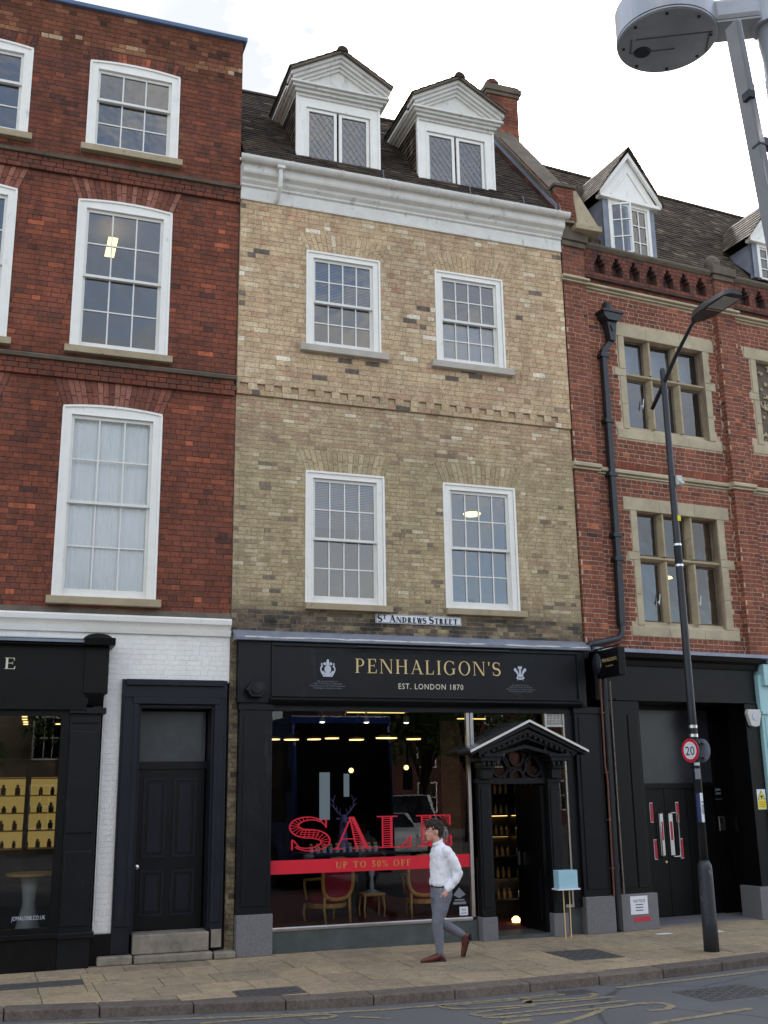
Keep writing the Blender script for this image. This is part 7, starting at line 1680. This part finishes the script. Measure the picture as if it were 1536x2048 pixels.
# ------------------------------------------------------------------ across the street (seen only in the shop glass)
t = thing('bus', 'tall blue coach standing across the street, mirrored in the sale window', 'bus', (7.65, -9.3, -.1))
m = MB(); m.box(-1.22, 1.22, -10.5, -.25, .35, 3.9); m.prism([(-.25, .35), (0, .5), (0, 1.3), (-.12, 3.2), (-.3, 3.85), (-.25, 3.9), (-.6, 3.9), (-.6, .35)][::-1], -1.2, 1.2, 'YZ'); m.build('body', M_BUSB, t, bevel=.08)
m = MB(); m.hexa([(-1.12, .03, .95), (1.12, .03, .95), (1.12, -.2, .95), (-1.12, -.2, .95), (-1.10, -.10, 3.72), (1.10, -.10, 3.72), (1.10, -.5, 3.72), (-1.10, -.5, 3.72)]); m.build('windscreen', M_BUSG, t)
for s in (-1, 1):
    m = MB(); m.box(s * 1.225 - .01, s * 1.225 + .01, -10.2, -.7, 1.5, 3.3); m.build('side_window', M_BUSG, t)
    MB().ell((s * .85, .0, .75), (.13, .05, .1)).build('headlight', M_CARW, t)
    for y in (-1.8, -8): MB().tube([(s * 1.0, y, .5), (s * 1.25, y, .5)], .5, 20).build('wheel', M_TYRE, t)
    m = MB(); m.tube([(s * 1.1, -.1, 3.5), (s * 1.45, .25, 3.3), (s * 1.45, .25, 2.7)], .03, 6); m.box(s * 1.45 - .1, s * 1.45 + .1, .2, .3, 2.2, 2.7); m.build('mirror', M_TYRE, t)
def car(name, x, y, rz, label, cat, van=False):
    t = thing(name, label, cat, (x, y, -.1), rz); h = 2.0 if van else 1.45; w = .88
    pr = [(-2.1, .3), (-2.15, .75), (-2.0, .9), (-1.2, 1.0), (-.5, h), (1.4, h), (2.0, 1.0), (2.15, .9), (2.15, .3)]
    MB().prism(pr, -w, w, 'XZ').build('body', M_CARW, t, bevel=.06)
    for s in (-1, 1):
        MB().prism([(-1.0, 1.02), (-.45, h - .1), (1.3, h - .1), (1.75, 1.02)], s * (w + .01) - .008, s * (w + .01) + .008, 'XZ').build('side_window', M_BUSG, t)
        for xx in (-1.35, 1.35): MB().tube([(xx, s * .7, .32), (xx, s * .9, .32)], .32, 18).build('wheel', M_TYRE, t)
        MB().ell((-2.1, s * .6, .75), (.06, .14, .08)).build('headlight', M_LAMPC if False else M_CHROME, t)
    MB().hexa([(-1.2, -.78, 1.02), (-.52, -.70, h - .05), (-.52, .70, h - .05), (-1.2, .78, 1.02), (-1.24, -.78, 1.05), (-.56, -.70, h - .02), (-.56, .70, h - .02), (-1.24, .78, 1.05)]).build('windscreen', M_BUSG, t); return t
car('parked_car', 12.2, -20, math.radians(-90), 'white car waiting beyond the coach, mirrored in the sale window', 'car')
car('parked_van', 14.6, -24, math.radians(-90), 'white van behind the white car, mirrored in the sale window', 'van', True)
def far_house(name, x, y, rz, w, h, label, mat, rows=3, cols=6):
    t = thing(name, label, 'building', (x, y, -.1), rz); MB().box(-w / 2, w / 2, -8, 0, 0, h).build('wall', mat, t); MB().prism([(-8.3, h), (.3, h), (-4, h + 3)], -w / 2, w / 2, 'YZ').build('roof', M_SLATE, t)
    for r in range(rows):
        for c in range(cols):
            xx = -w / 2 + (c + .5) * w / cols; z = .9 + r * (h - .6) / rows; f = MB().box(xx - .6, xx + .6, .0, .04, z, z + 1.7).build('window', M_WHITE, t); MB().box(xx - .52, xx + .52, .04, .06, z + .08, z + 1.62).build('glass', M_BUSG, f); b_ = MB(); b_.box(xx - .52, xx + .52, .06, .075, z + .83, z + .88); b_.box(xx - .18, xx - .15, .06, .074, z + .08, z + 1.62); b_.box(xx + .15, xx + .18, .06, .074, z + .08, z + 1.62); b_.build('glazing_bars', M_WHITE, f)
    return t
far_house('stone_building', -8, -31, 0, 24, 8.5, 'long pale stone building across the street, left in the reflections', M_FARWALL)
far_house('brick_terrace', 30, -44, 0, 26, 8, 'terrace far across the street beyond the trees', M_RM)
far_house('stone_building', 12, -60, 0, 10, 4, 'low pale building at the end of the side street', M_FARWALL, 1, 4)
def tree(x, y, h, sp, label, seed):
    R = random.Random(seed); t = thing('tree', label, 'tree', (x, y, -.1))
    m = MB(); m.tube([(0, 0, 0), (.1, 0, h * .25), (0, .1, h * .55)], [.28, .2, .1], 9); cl_ = []
    for k in range(9):
        a = R.uniform(0, 6.28); r = R.uniform(.4, 1) * sp * .6; z = h * R.uniform(.45, .88); m.tube([(0, 0, h * R.uniform(.22, .45)), (r * .5 * math.cos(a), r * .5 * math.sin(a), z * .8), (r * math.cos(a), r * math.sin(a), z)], [.11, .07, .03], 6); cl_.append((r * math.cos(a), r * math.sin(a), z))
    m.build('trunk', M_BARK, t, smooth=True); g = np.random.default_rng(seed); V = []; F = []
    for k in range(30): cl_.append((R.gauss(0, sp * .45), R.gauss(0, sp * .45), h * R.uniform(.42, .95)))
    for c in cl_:
        n = 130; P_ = g.normal(0, 1, (n, 3)); P_ /= np.linalg.norm(P_, axis=1)[:, None]; P_ *= (g.random((n, 1)) ** .5) * sp * .32; P_[:, 2] *= .7; P_ += np.array(c)
        U = g.normal(0, 1, (n, 3)); U /= np.linalg.norm(U, axis=1)[:, None]; W_ = np.cross(U, g.normal(0, 1, (n, 3))); W_ /= np.linalg.norm(W_, axis=1)[:, None]; s = .13
        for i in range(n):
            o = len(V); V += [tuple(P_[i] - U[i] * s), tuple(P_[i] + W_[i] * s * .5), tuple(P_[i] + U[i] * s), tuple(P_[i] - W_[i] * s * .5)]; F.append((o, o + 1, o + 2, o + 3))
    me = bpy.data.meshes.new('crown'); me.from_pydata(V, [], F); me.materials.append(M_LEAF); o = bpy.data.objects.new('crown', me); COL.objects.link(o); o.parent = t
    return t
tree(15.8, -25, 8.5, 3.2, 'broad leafy tree nearest the white van across the street', 1); tree(19.5, -29, 10, 3.8, 'taller leafy tree behind the first one across the street', 2); tree(25, -24, 9, 3.4, 'round leafy tree at the far right across the street', 3); tree(4.6, -27, 9.5, 3.2, 'leafy tree beside the pale stone building across the street', 4); tree(-3.5, -26, 8, 2.8, 'smaller leafy tree in front of the pale stone building', 5)
